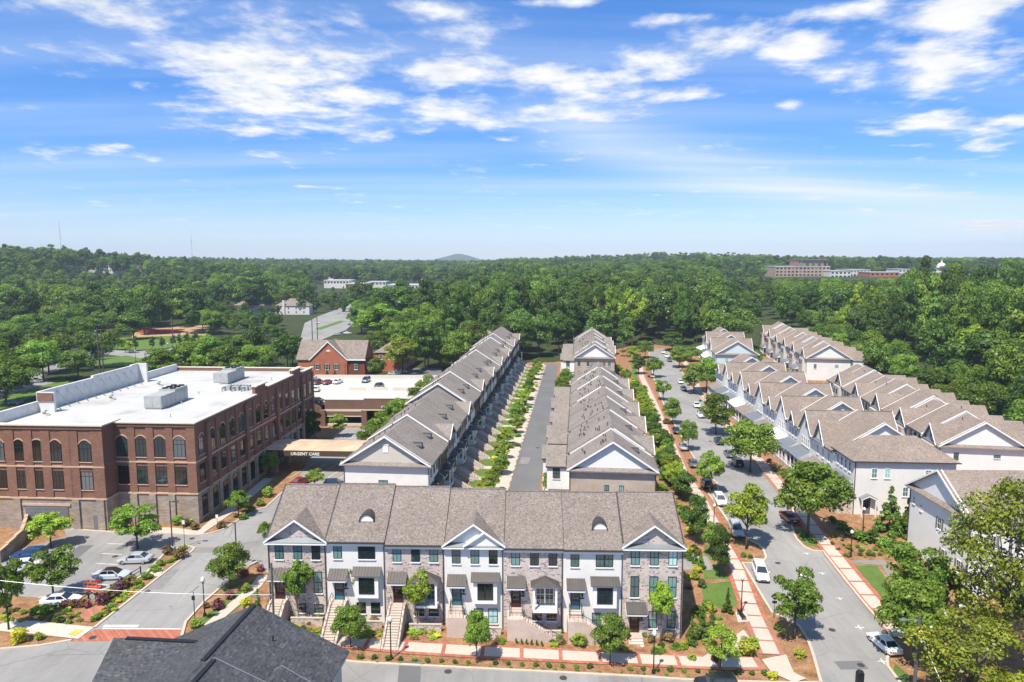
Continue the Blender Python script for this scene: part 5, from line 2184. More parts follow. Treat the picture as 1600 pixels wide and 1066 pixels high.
def crown(name, seed, n, mat, kind='round', leaf=.045, z0=.28, rad=.4, lobes=26, lr=(.12, .2), flat=.75):
    """unit-height crown (tree foot at 0, top at 1) of leaf clumps gathered in lobes; returns mesh and lobe centres"""
    rng = np.random.default_rng(seed)
    L = []
    for i in range(lobes):
        if kind == 'cone':
            h = rng.uniform(0, 1) ** 1.35
            r = rad * (1 - h) * rng.uniform(.35, .95)
            a = rng.uniform(0, 2 * math.pi)
            L.append((r * math.cos(a), r * math.sin(a), z0 + (1 - z0 - .06) * h, lr[0] + (lr[1] - lr[0]) * (1 - h)))
        elif kind == 'pine':
            h = rng.uniform(0, 1)
            r = rad * (1 - .75 * h) * rng.uniform(.2, 1)
            a = rng.uniform(0, 2 * math.pi)
            L.append((r * math.cos(a), r * math.sin(a), z0 + (1 - z0 - .08) * h, rng.uniform(*lr)))
        else:
            d = sph(rng, 1)[0]
            q = rng.uniform(.45, .86)
            if kind == 'vase':
                hh = .5 + .5 * d[2] * q
                rr = rad * (.45 + .75 * hh)
                L.append((d[0] * q * rr * 1.15, d[1] * q * rr * 1.15, z0 + .06 + (1 - z0 - .16) * hh, rng.uniform(*lr)))
            else:
                cz = (1 + z0) / 2
                hz = (1 - z0) / 2
                egg = 1 - .22 * d[2] if kind == 'egg' else 1
                L.append((d[0] * q * rad * egg, d[1] * q * rad * egg, cz + d[2] * q * hz * .92, rng.uniform(*lr)))
    L = np.array(L)
    w = L[:, 3] ** 2
    idx = rng.choice(len(L), n, p=w / w.sum())
    d = sph(rng, n)
    d[:, 2] = np.where(d[:, 2] < -.35, -d[:, 2], d[:, 2])
    rr = L[idx, 3:4] * (rng.uniform(.35, 1.08, (n, 1)) ** .55)
    c = L[idx, :3] + d * rr * np.array([1, 1, flat])
    nrm = d + rng.normal(size=(n, 3)) * .55
    nrm[:, 2] += .25
    nrm /= np.linalg.norm(nrm, axis=1, keepdims=True)
    lt = rng.uniform(0, 1, len(L))
    tint = np.clip(.5 * lt[idx] + .5 * rng.uniform(0, 1, n), 0, 1)
    return leaf_mesh(name, c, nrm, leaf, mat, rng, extra=tint), L


def trunk_mesh(name, L, seed, r=.016, mat='bark', fork=.35, limbs=9, multi=1):
    rng = random.Random(seed)
    m = MB()
    top = max(l[2] for l in L)
    for k in range(multi):
        a = rng.random() * 6.28
        o = .012 * (multi > 1)
        sp = .1 * (multi > 1)
        bx, by = o * math.cos(a), o * math.sin(a)
        rr = r / (1 + .5 * (multi > 1))
        m.tube([(bx, by, -.03), (bx * 1.3, by * 1.3, fork * .4), (bx + sp * .5 * math.cos(a), by + sp * .5 * math.sin(a), fork), (bx + sp * math.cos(a), by + sp * math.sin(a), (fork + top) / 2), (bx + sp * math.cos(a), by + sp * math.sin(a), top * .93)],
               [rr * 1.35, rr, rr * .85, rr * .5, rr * .15], 7)
    ls = list(L)
    rng.shuffle(ls)
    for l in ls[:limbs]:
        zb = fork * (.85 + .5 * rng.random())
        zb = min(zb, l[2] - .02)
        m.tube([(0, 0, zb), (l[0] * .45, l[1] * .45, zb + (l[2] - zb) * .6), (l[0], l[1], l[2])], [r * .5, r * .34, r * .1], 5)
    return m.mesh(name, mat, smooth=True)


PROTO = {}


def proto(key, seed, n, mat, bark='bark', fork=.33, limbs=9, multi=1, tr=.016, **kw):
    me, L = crown('crown', seed, n, mat, **kw)
    PROTO[key] = (me, trunk_mesh('trunk', L, seed + 1, tr, bark, fork, limbs, multi))


for i in range(3):
    proto('round%d' % i, 10 + i, 8200, 'leaf_mid', rad=.40, lobes=46, lr=(.085, .16), leaf=.0215, z0=.18, kind='egg', fork=.26)
    proto('dark%d' % i, 20 + i, 6500, 'leaf_dark', rad=.36, lobes=32, lr=(.09, .16), leaf=.024, z0=.14, fork=.2, kind='egg')
    proto('lime%d' % i, 30 + i, 5000, 'leaf_lime', rad=.36, lobes=34, lr=(.07, .13), leaf=.023, z0=.22, kind='egg', fork=.36)
    proto('vase%d' % i, 40 + i, 5400, 'leaf_lime' if i else 'leaf_mid', 'bark_pale', rad=.36, lobes=34, lr=(.08, .14), leaf=.023, z0=.36, kind='vase', multi=3, fork=.4)
    proto('open%d' % i, 50 + i, 6200, 'leaf_mid', rad=.42, lobes=42, lr=(.065, .13), leaf=.021, z0=.18, fork=.28, limbs=16)
    proto('forest%d' % i, 60 + i, 5200, ['leaf_forest', 'leaf_forest_light', 'leaf_forest'][i], rad=[.34, .38, .30][i], lobes=[44, 30, 56][i], lr=[(.075, .135), (.09, .17), (.055, .11)][i], leaf=.021, z0=[.16, .2, .1][i], fork=.4, limbs=8, tr=.013)
    proto('pine%d' % i, 70 + i, 2600, 'leaf_forest' if i != 1 else 'leaf_forest_light', 'bark_pale', rad=.22, lobes=26, lr=(.06, .11), leaf=.024, z0=.42, kind='pine', fork=.7, limbs=14, tr=.009)
proto('cone0', 80, 3200, 'leaf_conifer', rad=.34, lobes=70, lr=(.03, .10), leaf=.030, z0=.03, kind='cone', fork=.3, limbs=0)
proto('cone1', 81, 2600, 'leaf_dark', rad=.26, lobes=60, lr=(.03, .09), leaf=.030, z0=.03, kind='cone', fork=.3, limbs=0)
proto('cone2', 82, 2600, 'leaf_blue', rad=.28, lobes=60, lr=(.03, .10), leaf=.030, z0=.03, kind='cone', fork=.3, limbs=0)
proto('column0', 83, 1800, 'leaf_dark', rad=.17, lobes=26, lr=(.06, .1), leaf=.028, z0=.1, fork=.2, limbs=4)
for i, mt in enumerate(('leaf_mid', 'leaf_dark', 'leaf_lime', 'leaf_yellow', 'leaf_purple', 'leaf_brown', 'leaf_conifer')):
    me, L = crown('foliage', 90 + i, 520, mt, rad=.36, lobes=16, lr=(.18, .28), leaf=.085, z0=-.05, flat=.9)
    PROTO['shrub%d' % i] = (me, None)
SHK = dict(green=0, dark=1, lime=2, yellow=3, purple=4, brown=5, ever=6)
VR = random.Random(11)


def plant(key, x, y, z, h, w, name='tree', label=None, cat='tree', group=None, ref=.8, tilt=True):
    """a tree of height h and crown width w standing at x,y,z"""
    r_ = thing(name, label, cat, (x, y, z), VR.random() * 6.28, group)
    cm, tm = PROTO[key]
    sc = (w / ref, w / ref, h)
    if tm:
        o = ob('trunk', tm, r_)
        o.scale = sc
    o = ob('crown' if tm else 'foliage', cm, r_)
    o.scale = sc
    return r_


def tpx(key, bx, by, ty, hw, label, name='tree', group=None, cat='tree', ref=None):
    """tree whose foot shows at (bx,by) and top at row ty; hw = half crown width in photograph pixels"""
    x, y = U(bx, by)
    z = H(x, y)
    d = y * CT + (CAM_H - z) * ST
    top = AT(bx, ty, y)[2]
    h = max(1.0, top - z)
    w = 2 * hw * d / FPX * (.96 if name == 'street_tree' and by > 955 and bx < 1100 else 1.1)
    ref = ref or {'round': .84, 'dark': .72, 'lime': .70, 'vase': .8, 'open': .84, 'forest': .74, 'pine': .48, 'cone': .62, 'column': .36}[key[:-1]]
    return plant(key, x, y, z, h, w, name, label, cat, group, ref)


ST = ST
FR = 'young trees along the front sidewalk'
for a in (('vase0', 467, 974, 868, 27, 'young upright tree before the left end townhouse'), ('vase1', 565, 961, 868, 26, 'lime green tree before the bay of the white round-dormer townhouse'),
          ('round0', 548, 1012, 941, 29, 'bushy young tree at the sidewalk nearest the dark roof'), ('vase2', 653, 985, 887, 27, 'bright lime tree hiding the balcony of the third townhouse'),
          ('round1', 745, 1036, 946, 24, 'narrow young tree on the kerb before the double-gabled townhouse'), ('round2', 953, 1038, 957, 31, 'bushy young tree on the kerb before the round-dormer townhouse on the right'),
          ('vase1', 1032, 1004, 906, 25, 'bright lime tree before the right end townhouse')):
    tpx(*a, name='street_tree', group=FR)
SG = 'street trees'
for a in (('lime0', 1125, 1054, 968, 25, 'light green sapling on the corner beside the round shrubs'), ('open0', 1241, 998, 884, 42, 'airy tree on the mulched corner bulb at the lower right'), ('lime1', 1166, 858, 755, 31, 'bright open tree on the kerb island by the silver car'),
          ('dark0', 1124, 901, 818, 17, 'dark slender tree between lawn and sidewalk'), ('round1', 1113, 872, 812, 16, 'light young tree beside the dark slender one'), ('dark1', 1087, 848, 768, 19, 'dark dense tree close to the right end townhouse roof'),
          ('lime2', 1109, 772, 702, 21, 'pale open tree on the left kerb opposite the parked dark cars'), ('dark2', 1068, 782, 730, 17, 'dark bushy tree beside the middle row near its end'), ('round0', 1075, 705, 650, 14, 'light green tree on the left kerb beside a hidden car'),
          ('round2', 1051, 663, 621, 14, 'small light tree on the left kerb by the red flower bed'), ('open1', 1036, 626, 590, 14, 'small tree on the left kerb beside the wide driveway'), ('dark0', 998, 585, 555, 11, 'dark small tree at the far townhouse block'),
          ('round1', 1021, 590, 556, 14, 'small round tree where the street narrows'), ('lime0', 990, 566, 538, 10, 'yellow-green tree beside the far townhouse block'), ('round0', 1008, 560, 528, 13, 'green tree left of the street mouth'),
          ('round1', 1262, 838, 711, 53, 'large dense round tree before the hip-roofed white house'), ('round0', 1172, 738, 647, 40, 'full round tree on the right kerb by the black parked car'), ('round2', 1118, 679, 613, 27, 'round tree on the right kerb beside the blue car'),
          ('open2', 1084, 616, 566, 24, 'spreading tree on the right kerb by the far white car'), ('round1', 1104, 612, 556, 24, 'dense tree between street and pale blue house'), ('round0', 1122, 605, 563, 18, 'bushy tree before the first porch of the white row'),
          ('round2', 1061, 575, 540, 17, 'green tree on the right kerb far up the street'), ('dark1', 1050, 549, 515, 15, 'dense tree at the street mouth, right side'), ('round1', 1080, 565, 540, 15, 'tree before the porch of the pale blue house'), ('round2', 1138, 590, 568, 13, 'small tree between the pale blue house and the white row')):
    tpx(*a, name='street_tree', group=SG)
# shrubbery belt between the middle row and the street
for k in range(40):
    u_ = k / 39
    bx = 1062 - 68 * u_ + (1 - .5 * u_) * VR.uniform(-9, 12)
    by = 775 - 165 * u_
    key = VR.choice(['lime0', 'dark1', 'round1', 'lime2', 'dark2', 'round0'])
    hgt = 42 - 22 * u_
    tpx(key, bx, by, by - hgt * VR.uniform(.7, 1.15), (13 - 5 * u_) * VR.uniform(.8, 1.2), 'small garden tree in the green belt between the middle row and the street', 'garden_tree', 'garden trees beside the middle row')
for a in (('cone0', 1389, 832, 757, 20, 'tall cone-shaped evergreen against the white hip-roofed house'), ('cone0', 1416, 840, 776, 12, 'narrower cone evergreen next to the near white house'), ('cone1', 1137, 958, 915, 9, 'dark spruce on the little lawn by the bench'),
          ('cone1', 1097, 1000, 938, 14, 'dark leaning conifer behind the corner beds'), ('cone1', 1112, 990, 940, 9, 'second dark conifer behind the corner beds')):
    tpx(*a, name='conifer', group='conifers')
for k, (bx, by, ty) in enumerate(((1071, 872, 850), (1078, 876, 852), (1086, 880, 855), (1095, 884, 858))):
    tpx('cone0', bx, by, ty, 5, 'clipped green cone, %s from the end townhouse wall' % ORD[k], 'clipped_cone', 'row of clipped cones', 'shrub')
tpx('cone0', 1080, 1008, 961, 8, 'bright green clipped column in the bed right of the end townhouse', 'clipped_cone', None, 'shrub')
tpx('cone0', 404, 968, 918, 9, 'dark green clipped column by the dark roof ridge', 'clipped_cone', None, 'shrub')
for a in (('open1', 1432, 955, 836, 46, 'leafy tree before the near white house'), ('round0', 1425, 1040, 893, 48, 'broad bright tree overhanging the parked white sedan'), ('open2', 1470, 985, 880, 40, 'tree behind the utility pole')):
    tpx(*a, name='street_tree', group=SG)
# magnolias at the lower right edge
me, L = crown('crown', 200, 13000, 'leaf_magnolia', rad=.42, lobes=90, lr=(.05, .10), leaf=.0105, z0=.08, kind='egg')
PROTO['magn0'] = (me, trunk_mesh('trunk', L, 201, .014, 'bark_pale', .25, 26))
me, L = crown('crown', 210, 11000, 'leaf_magnolia', rad=.42, lobes=64, lr=(.06, .12), leaf=.0125, z0=.1)
PROTO['magn1'] = (me, trunk_mesh('trunk', L, 211, .014, 'bark_pale', .25, 26))
BL = []
for k, (x, y, h, w, key) in enumerate(((56.5, 74.0, 23.5, 17.0, 'magn0'), (46.5, 64.5, 12.0, 13.0, 'magn1'), (58.5, 66.0, 19.0, 16.0, 'magn1'))):
    z = H(x, y)
    t_ = plant(key, x, y, z, h, w, 'magnolia_tree', ['tall magnolia with cream flowers at the right edge', 'low broad magnolia at the lower right by the utility pole', 'magnolia in the lower right corner'][k], 'tree', 'magnolias', .88)
    rng = np.random.default_rng(300 + k)
    n = 16
    d = sph(rng, n)
    d[:, 2] = np.abs(d[:, 2])
    c = d * np.array([w * .42, w * .42, h * .4]) + np.array([0, 0, h * .55])
    bl = leaf_mesh('blossoms', np.repeat(c, 3, 0) + rng.normal(size=(n * 3, 3)) * .08, sph(rng, n * 3), .13, 'blossom', rng, .9)
    o = ob('blossoms', bl, t_)
    o['kind'] = 'stuff'
# trees around the car park and the office
for a in (('lime1', 80, 856, 797, 27, 'light green tree before the office garage door'), ('open0', 215, 858, 783, 37, 'broad tree in the car park island by the silver car'), ('open1', 84, 938, 853, 36, 'olive green tree over the purple hedge at the car park'),
          ('round2', 360, 920, 848, 29, 'round tree on the strip between road and beds'), ('open2', 373, 808, 763, 21, 'spreading tree along the right side of the office'), ('round0', 422, 746, 701, 14, 'bright tree at the canopy, office side'), ('dark0', 485, 690, 641, 17, 'dark dense tree at the far corner of the office'),
          ('lime0', 529, 684, 643, 13, 'small tree before the parking deck opening'), ('open1', 14, 985, 862, 32, 'tree at the left edge over the parked white car'), ('lime2', 492, 765, 730, 14, 'light shrubby tree behind the front row ridge'), ('open2', 415, 852, 812, 12, 'tree hidden behind the left end townhouse'),
          ('round1', 600, 700, 668, 13, 'leafy tree between canopy and terrace gable')):
    tpx(*a, name='tree', group='trees around the office')
for k in range(8):
    x, y = along((-31.5, 150), 5.5, k * 8.2)
    plant('round%d' % (k % 3), x, y, 0, VR.uniform(7.5, 10), VR.uniform(6.5, 8), 'tree', 'bushy green tree between the parking deck and the left terrace', 'tree', 'trees behind the left terrace', .84)
# alley plantings: lime saplings down the left side, each in its own gap between the stoops
for k in range(15):
    x, y = along((-13.9, 111.5), 5.5, 4 + k * 11.2, 9.0 + VR.uniform(-1, .8))
    plant(['lime0', 'lime1', 'round1', 'lime2'][k % 4], x, y, 0, VR.uniform(4.2, 5.6), VR.uniform(2.8, 3.8), 'sapling', 'sapling of the alley beds, %s from the near end' % ORD[k], 'tree', 'saplings along the alley', .72)
for k, (s_, d_) in enumerate(((14, -17.6), (18, -17.8), (62, -18.2), (66, -18.4), (112, -18), (118, -17.5), (124, -17))):
    x, y = along((23.6, 108.3), 5.5, s_, d_)
    plant(['round1', 'dark0', 'lime1', 'lime2', 'round0', 'dark1', 'round2'][k], x, y, 0, 5.5 if k < 4 else 7, 3.0 if k < 4 else 4.5, 'sapling', 'small tree on the garage side of the alley, %s from the near end' % ORD[k], 'tree', 'trees on the garage side of the alley', .72)


# shrubs
def shrub(kind, px, py, wpx, hf=.8, label='', group=None, name='shrub'):
    x, y = U(px, py)
    z = H(x, y)
    d = y * CT + (CAM_H - z) * ST
    w = wpx * d / FPX
    plant('shrub%d' % SHK[kind], x, y, z - .03, w * hf, w, name, label, 'shrub', group, .95)


for k in range(31):
    f = k / 30
    px = 563 + 632 * f
    py = 1029 + 26 * f ** .9
    if 735 < px < 757 or 942 < px < 966:
        continue
    shrub('dark' if k % 4 else 'green', px, py, VR.uniform(8, 12), .75, 'small dark green shrub in the kerbside bed of the front street', 'kerbside shrubs', 'kerb_shrub')
for k in range(16):
    f = k / 15
    shrub('lime' if k % 3 else 'green', 590 + 520 * f, 1036 + 22 * f, VR.uniform(5, 8), .6, 'tiny light green plant at the kerb of the front street', 'kerbside plants', 'bedding_plant')
for j, (kd, px, py, w_, lb) in enumerate((('yellow', 629, 984, 13, 'yellow shrub left of the third townhouse lime tree'), ('yellow', 643, 982, 11, 'yellow shrub beside the lime tree trunk'), ('yellow', 675, 993, 12, 'yellow shrub right of the lime tree trunk'), ('green', 663, 984, 14, 'green shrub under the area wall of the third townhouse'),
                                    ('green', 498, 972, 16, 'round green shrub left of the straight front steps'), ('brown', 484, 976, 9, 'small brownish shrub before the left end townhouse'), ('green', 574, 985, 12, 'green shrub right of the straight front steps'), ('brown', 585, 978, 20, 'reddish shrub mass by the area wall'),
                                    ('green', 729, 982, 14, 'green shrub beside the double-gabled townhouse stairs'), ('dark', 777, 990, 9, 'dark shrub by the downspout of the double-gabled townhouse'), ('lime', 870, 1003, 10, 'lime shrub at the foot of the turning stairs'), ('dark', 876, 988, 11, 'dark shrub beside the turning stairs'),
                                    ('green', 1006, 994, 11, 'green ball shrub right of the ground-level door'), ('brown', 1018, 1003, 16, 'maroon shrub under the end townhouse windows'), ('brown', 1045, 1002, 22, 'maroon shrub mass at the corner of the end townhouse'), ('yellow', 1068, 1008, 9, 'yellow-green plant off the end townhouse corner'),
                                    ('yellow', 1168, 1024, 34, 'large clipped golden shrub on the corner'), ('lime', 1178, 1012, 22, 'lime shrub behind the golden one on the corner'), ('yellow', 1250, 1028, 20, 'golden spreading shrub on the mulched corner bulb'), ('yellow', 1207, 1062, 18, 'golden shrub at the kerb ramp'),
                                    ('dark', 1098, 918, 16, 'dark shrub by the clipped cones'), ('lime', 1087, 905, 16, 'yellow-green flowering shrub at the end townhouse side'), ('dark', 1088, 962, 24, 'broad dark shrub at the end townhouse side'),
                                    ('purple', 341, 952, 22, 'round purple shrub beside the road lamp'), ('purple', 360, 936, 18, 'second purple shrub behind the first'), ('purple', 380, 902, 20, 'purple shrub beyond the round tree'), ('purple', 407, 893, 14, 'purple shrub close to the left end townhouse'), ('brown', 322, 950, 12, 'brown shrub at the lamp foot'),
                                    ('lime', 307, 980, 20, 'lime bedding mound at the road corner'), ('green', 385, 925, 18, 'green shrub beyond the purple pair'), ('yellow', 385, 950, 22, 'yellow flower mound beside the path'), ('brown', 282, 873, 22, 'brown-green ball shrub at the lot corner'), ('brown', 262, 866, 20, 'second ball shrub at the lot corner'),
                                    ('green', 250, 884, 14, 'green shrub behind the silver car, far one'), ('green', 240, 892, 14, 'green shrub behind the silver car, near one'), ('green', 228, 905, 16, 'green clipped shrub by the lot path'), ('green', 215, 915, 15, 'second green clipped shrub by the lot path'),
                                    ('green', 172, 953, 14, 'green shrub at the road edge by the stop sign'), ('green', 148, 970, 14, 'green shrub left of the stop sign'), ('green', 157, 964, 11, 'small shrub right of the stop sign'), ('dark', 92, 972, 18, 'dark green shrub by the left sidewalk'), ('lime', 74, 960, 22, 'light shrub behind the left sidewalk'), ('green', 107, 975, 11, 'low green shrub by the path'),
                                    ('green', 55, 960, 17, 'rounded shrub under the olive tree'), ('yellow', 30, 1003, 30, 'golden mound at the lower left'), ('lime', 60, 1000, 16, 'lime mound at the lower left'),
                                    ('brown', 290, 822, 16, 'tan shrub before the office stone corner'), ('yellow', 302, 818, 13, 'yellow shrub at the office corner'), ('green', 318, 812, 13, 'green shrub right of the office corner'), ('brown', 305, 828, 15, 'brown ball shrub before the office'), ('green', 278, 820, 20, 'green shrub mass before the office stone wall'),
                                    ('lime', 418, 776, 20, 'bright lime shrub on the bank beside the front row roof'), ('lime', 408, 790, 16, 'second lime shrub on the bank'), ('green', 392, 800, 16, 'green shrub on the bank'), ('green', 380, 812, 14, 'dark low shrub on the bank'), ('brown', 345, 826, 16, 'tan plant on the kerb island before the office'),
                                    ('ever', 1345, 845, 24, 'round evergreen left of the tall cone'), ('dark', 1330, 840, 20, 'dark round evergreen by the house lamp'), ('dark', 1360, 848, 26, 'dark round evergreen under the tall cone'), ('ever', 1380, 856, 24, 'low evergreen at the end of the bank'), ('dark', 1400, 862, 22, 'last dark evergreen before the near white house'),
                                    ('green', 1316, 828, 20, 'evergreen by the porch of the hip-roofed house'), ('dark', 1302, 818, 16, 'dark evergreen behind the large round tree'), ('green', 1358, 864, 8, 'small bedding shrub on the orange bank'), ('green', 1345, 862, 8, 'tiny bedding shrub left on the orange bank'), ('green', 1375, 868, 8, 'tiny bedding shrub right on the orange bank'),
                                    ('green', 1270, 848, 14, 'low plant in the kerb island under the large round tree'), ('green', 1162, 870, 10, 'low plant on the kerb island'), ('green', 1172, 872, 9, 'second low plant on the kerb island'), ('dark', 1216, 985, 14, 'potted-looking shrub by the corner sign'), ('yellow', 1225, 990, 10, 'small yellow plant by the corner sign'),
                                    ('lime', 960, 1012, 30, 'pale ground cover beside the brick steps'), ('lime', 905, 1010, 26, 'pale grasses under the turning stairs'), ('brown', 1040, 663, 12, 'red flower bed by the left kerb'), ('lime', 1010, 690, 14, 'lime bush by the middle row'))):
    shrub(kd, px, py, w_, .8, lb)
for k in range(10):
    shrub('purple' if k % 2 else 'brown', 100 + k * 7.5 + 0, 949 - k * .2 if k < 5 else 950, 14, .95, 'clump of the purple-brown hedge under the olive tree', 'purple-brown hedge by the sidewalk', 'hedge_clump') if k < 6 else shrub('brown' if k % 2 else 'purple', 160 + (k - 6) * 14, 944 - (k - 6) * 9.5, 24, .75, 'clump of the brown hedge along the lot rail', 'brown hedge along the lot', 'hedge_clump')
for k in range(6):
    shrub('dark', 823 - 16 + k * 8, 1006 + k * .8, 4.5, 2.2, 'dark upright little shrub beside the turning stairs', 'row of upright shrubs', 'upright_shrub')
for k in range(96):
    s_ = 2 + k * 1.78
    x, y = along((-13.9, 111.5), 5.5, s_, VR.uniform(5.5, 10.5))
    plant('shrub%d' % VR.choice([0, 0, 1, 2, 5, 3]), x, y, 0, VR.uniform(.6, 1.3), VR.uniform(1.0, 2.6), 'bed_shrub', 'low shrub in the beds along the left side of the alley', 'shrub', 'shrubs along the alley', .95)
for k in range(120):
    s_ = VR.uniform(-2, 175)
    x, y = along((24.6, 108.3), 5.5, s_, VR.uniform(1, 6.5))
    plant('shrub%d' % VR.choice([0, 0, 2, 1, 2, 3]), x, y, H(x, y), VR.uniform(.7, 1.7), VR.uniform(1.2, 2.6), 'bed_shrub', 'garden shrub in the green belt right of the middle row', 'shrub', 'shrubs right of the middle row', .95)
for k in range(26):
    s_ = 10 + k * 3.4
    x, y = along((59.4, 115), 3.6, s_, VR.uniform(-6.5, -3.6))
    plant('shrub%d' % VR.choice([0, 1, 1, 6]), x, y, H(x, y), VR.uniform(.6, 1.2), VR.uniform(.9, 1.7), 'bed_shrub', 'low shrub before the porches of the white row', 'shrub', 'shrubs before the white porches', .95)

BP = random.Random(5)
for k in range(90):
    f = BP.random()
    lx = f * 51
    x, y = fpos(lx)[0], fpos(lx)[1] - BP.uniform(1.9, 3.6)
    ux = lx % 7.3
    if .4 < ux < 2.9 and lx < 22 or .2 < ux < 5.6 and 22 < lx < 43 or lx > 43 and ux < 3:
        continue
    plant('shrub%d' % BP.choice([0, 0, 1, 2, 2, 3, 5]), x, y, H(x, y) - .05, BP.uniform(.3, .7), BP.uniform(.6, 1.7), 'bedding_plant', 'low bedding plant before the front row of townhouses', 'plant', 'bedding plants of the front row', .95)
for k in range(70):
    px, py = BP.uniform(1075, 1150), BP.uniform(860, 1035)
    if px > 1090 + (py - 860) * .38:
        continue
    shrub(BP.choice(['green', 'lime', 'dark', 'yellow', 'brown', 'green']), px, py, BP.uniform(7, 19), BP.uniform(.4, .9), 'mixed bedding shrub right of the end townhouse', 'mixed bed right of the front row', 'bedding_plant')
for k in range(44):
    t_ = BP.random()
    px, py = 165 + 130 * t_ + BP.uniform(-6, 6), 968 - 108 * t_ + BP.uniform(-3, 8)
    shrub(BP.choice(['green', 'lime', 'brown', 'yellow', 'green']), px - 8, py - 6, BP.uniform(5, 14), .5, 'low plant on the strip between car park and road', 'strip between lot and road', 'bedding_plant')
for k in range(36):
    px, py = BP.uniform(5, 130), BP.uniform(948, 972)
    shrub(BP.choice(['green', 'lime', 'yellow', 'dark', 'brown']), px, py, BP.uniform(6, 16), .5, 'low plant in the bed behind the left sidewalk', 'bed behind the left sidewalk', 'bedding_plant')
for k in range(40):
    px, py = BP.uniform(1300, 1400), BP.uniform(838, 872)
    shrub(BP.choice(['green', 'dark', 'dark', 'ever', 'lime']), px, py, BP.uniform(4, 12), .7, 'low plant on the orange bank before the hip-roofed house', 'bank before the hip-roofed house', 'bedding_plant')

for k in range(13):
    x, y = along((79.5, 128), 7.5, 4 + k * 13.5 + BP.uniform(-3, 3), BP.uniform(-2.5, 2.5))
    plant(BP.choice(['round0', 'lime1', 'round2', 'dark1']), x, y, H(x, y), BP.uniform(6, 9.5), BP.uniform(4.5, 7), 'garden_tree', 'tree standing between the two white rows, %s from the near end' % ORD[k], 'tree', 'trees between the white rows', .8)

# ------------------------------------------------------------------ woods
WOOD = []


def clear(x, y):
    """open ground: no wood here"""
    c = x / max(y, 1)
    if -150 < x < 122 and 40 < y < 292:
        return True
    if y < 300 and x > 100 and x < 112 + .1 * y:
        return True
    if y < 300 and x > 250:
        return True
    if y < 120:
        return True
    if -185 < x < -50 and 295 < y < 420:       # lawns, road
        return x < -105 or x > -95 and False or (x > -120 and y < 330) or (-70 > x)
    if abs(x - (-95 - (y - 340) * .36)) < 13 and 290 < y < 520:
        return True
    if -260 < x < -140 and y < 262 and y > 150:
        return False if x < -150 else True
    return False


def wood_tree(x, y, key, h, w, label, group, name='wood_tree'):
    if x > 60:
        h = min(h * WR.uniform(.8, 1.1), (34.5 if x / y < .6 else 43) + WR.uniform(-5, 1.5) - H(x, y))
        w *= WR.uniform(.75, 1.25)
        if x / y > .57 and x > 140 + .167 * (y - 133):
            h = WR.uniform(25, 37)
    else:
        h = min(h, 37 + WR.uniform(-6, 1) - H(x, y))
    r_ = plant(key, x, y, H(x, y) - .3, h, w, name, label, 'tree', group, {'fore': .74, 'roun': .84, 'dark': .72, 'lime': .8}.get(key[:4], .48))
    return r_


WR = random.Random(21)


def scatter(n, fx, fy, dmin, tries=4000):
    pts = []
    for _ in range(tries):
        if len(pts) >= n:
            break
        x, y = fx(), fy()
        if all((x - a) ** 2 + (y - b) ** 2 > dmin * dmin for a, b in pts):
            pts.append((x, y))
    return pts


def mixkey():
    return WR.choice(['forest0', 'forest1', 'forest2', 'dark0', 'forest2', 'pine0', 'pine1', 'pine2', 'dark2', 'lime2'])


cnt = 0
# behind the two rows and the street mouth
for x, y in scatter(58, lambda: WR.uniform(-32, 112), lambda: WR.uniform(301, 372), 8.2):
    if 60 < x < 118 and y < 322 or (8 < x < 26 and y < 305):
        continue
    if x > 70 and y < 340 and x < 82:
        continue
    front = y < 325
    key = mixkey()
    wood_tree(x, y, key, WR.uniform(17, 28) if front else WR.uniform(24, 36), WR.uniform(9, 19) if not key.startswith('pine') else WR.uniform(8, 10), 'tall tree of the dark wood behind the far ends of the rows', 'wood behind the rows')
# right wood
def right_x(y):
    return WR.uniform(114 + .167 * (y - 133), min(.86 * y + 8, 300))


ry = [0]


def ryy():
    ry[0] = WR.uniform(140, 400)
    return ry[0]


rpts = []
for _ in range(9000):
    y = ryy()
    lo, hi = 114 + .167 * (y - 133), min(.80 * y + 8, 310)
    if hi <= lo:
        continue
    x = WR.uniform(lo, hi)
    dm = 7.0 if x < lo + 16 else 9.6
    if all((x - a) ** 2 + (y - b) ** 2 > dm * dm for a, b in rpts):
        rpts.append((x, y))
    if len(rpts) > 149:
        break
for x, y in rpts:
    edge = x < 126 + .167 * (y - 133)
    key = mixkey() if not edge else WR.choice(['forest1', 'forest0', 'round0'])
    wood_tree(x, y, key, WR.uniform(9, 18) if edge else WR.uniform(23, 35), WR.uniform(9, 12) if edge else WR.uniform(11, 15) if not key.startswith('pine') else 9, 'tree of the tall wood on the right behind the white rows', 'wood on the right')
# centre left, between parking deck and the rows
for x, y in scatter(46, lambda: WR.uniform(-62, 0), lambda: WR.uniform(268, 350), 8.0):
    if x < -38 and y < 300 or x > -26 + (y - 220) * .1 and y < 292:
        continue
    key = WR.choice(['forest0', 'forest2', 'forest1', 'round0', 'forest0'])
    wood_tree(x, y, key, WR.uniform(15, 24), WR.uniform(11, 15), 'broad tree of the grove beyond the parking deck', 'grove beyond the deck', 'grove_tree')
for a in (('lime0', 629, 585, 520, 24, 'pale yellow-green round tree beside the deck'), ('round1', 588, 592, 556, 14, 'small tree at the corner of the orange brick house'), ('round0', 700, 575, 548, 20, 'bush-like tree above the deck wall'), ('open2', 595, 545, 470, 40, 'large light tree behind the brick annex'),
          ('cone1', 511, 592, 576, 6, 'little clipped evergreen before the orange house'), ('cone1', 523, 592, 577, 6, 'second clipped evergreen before the orange house'), ('round2', 742, 562, 500, 22, 'green tree where the left terrace ends')):
    tpx(*a, name='tree', group='trees near the orange house')
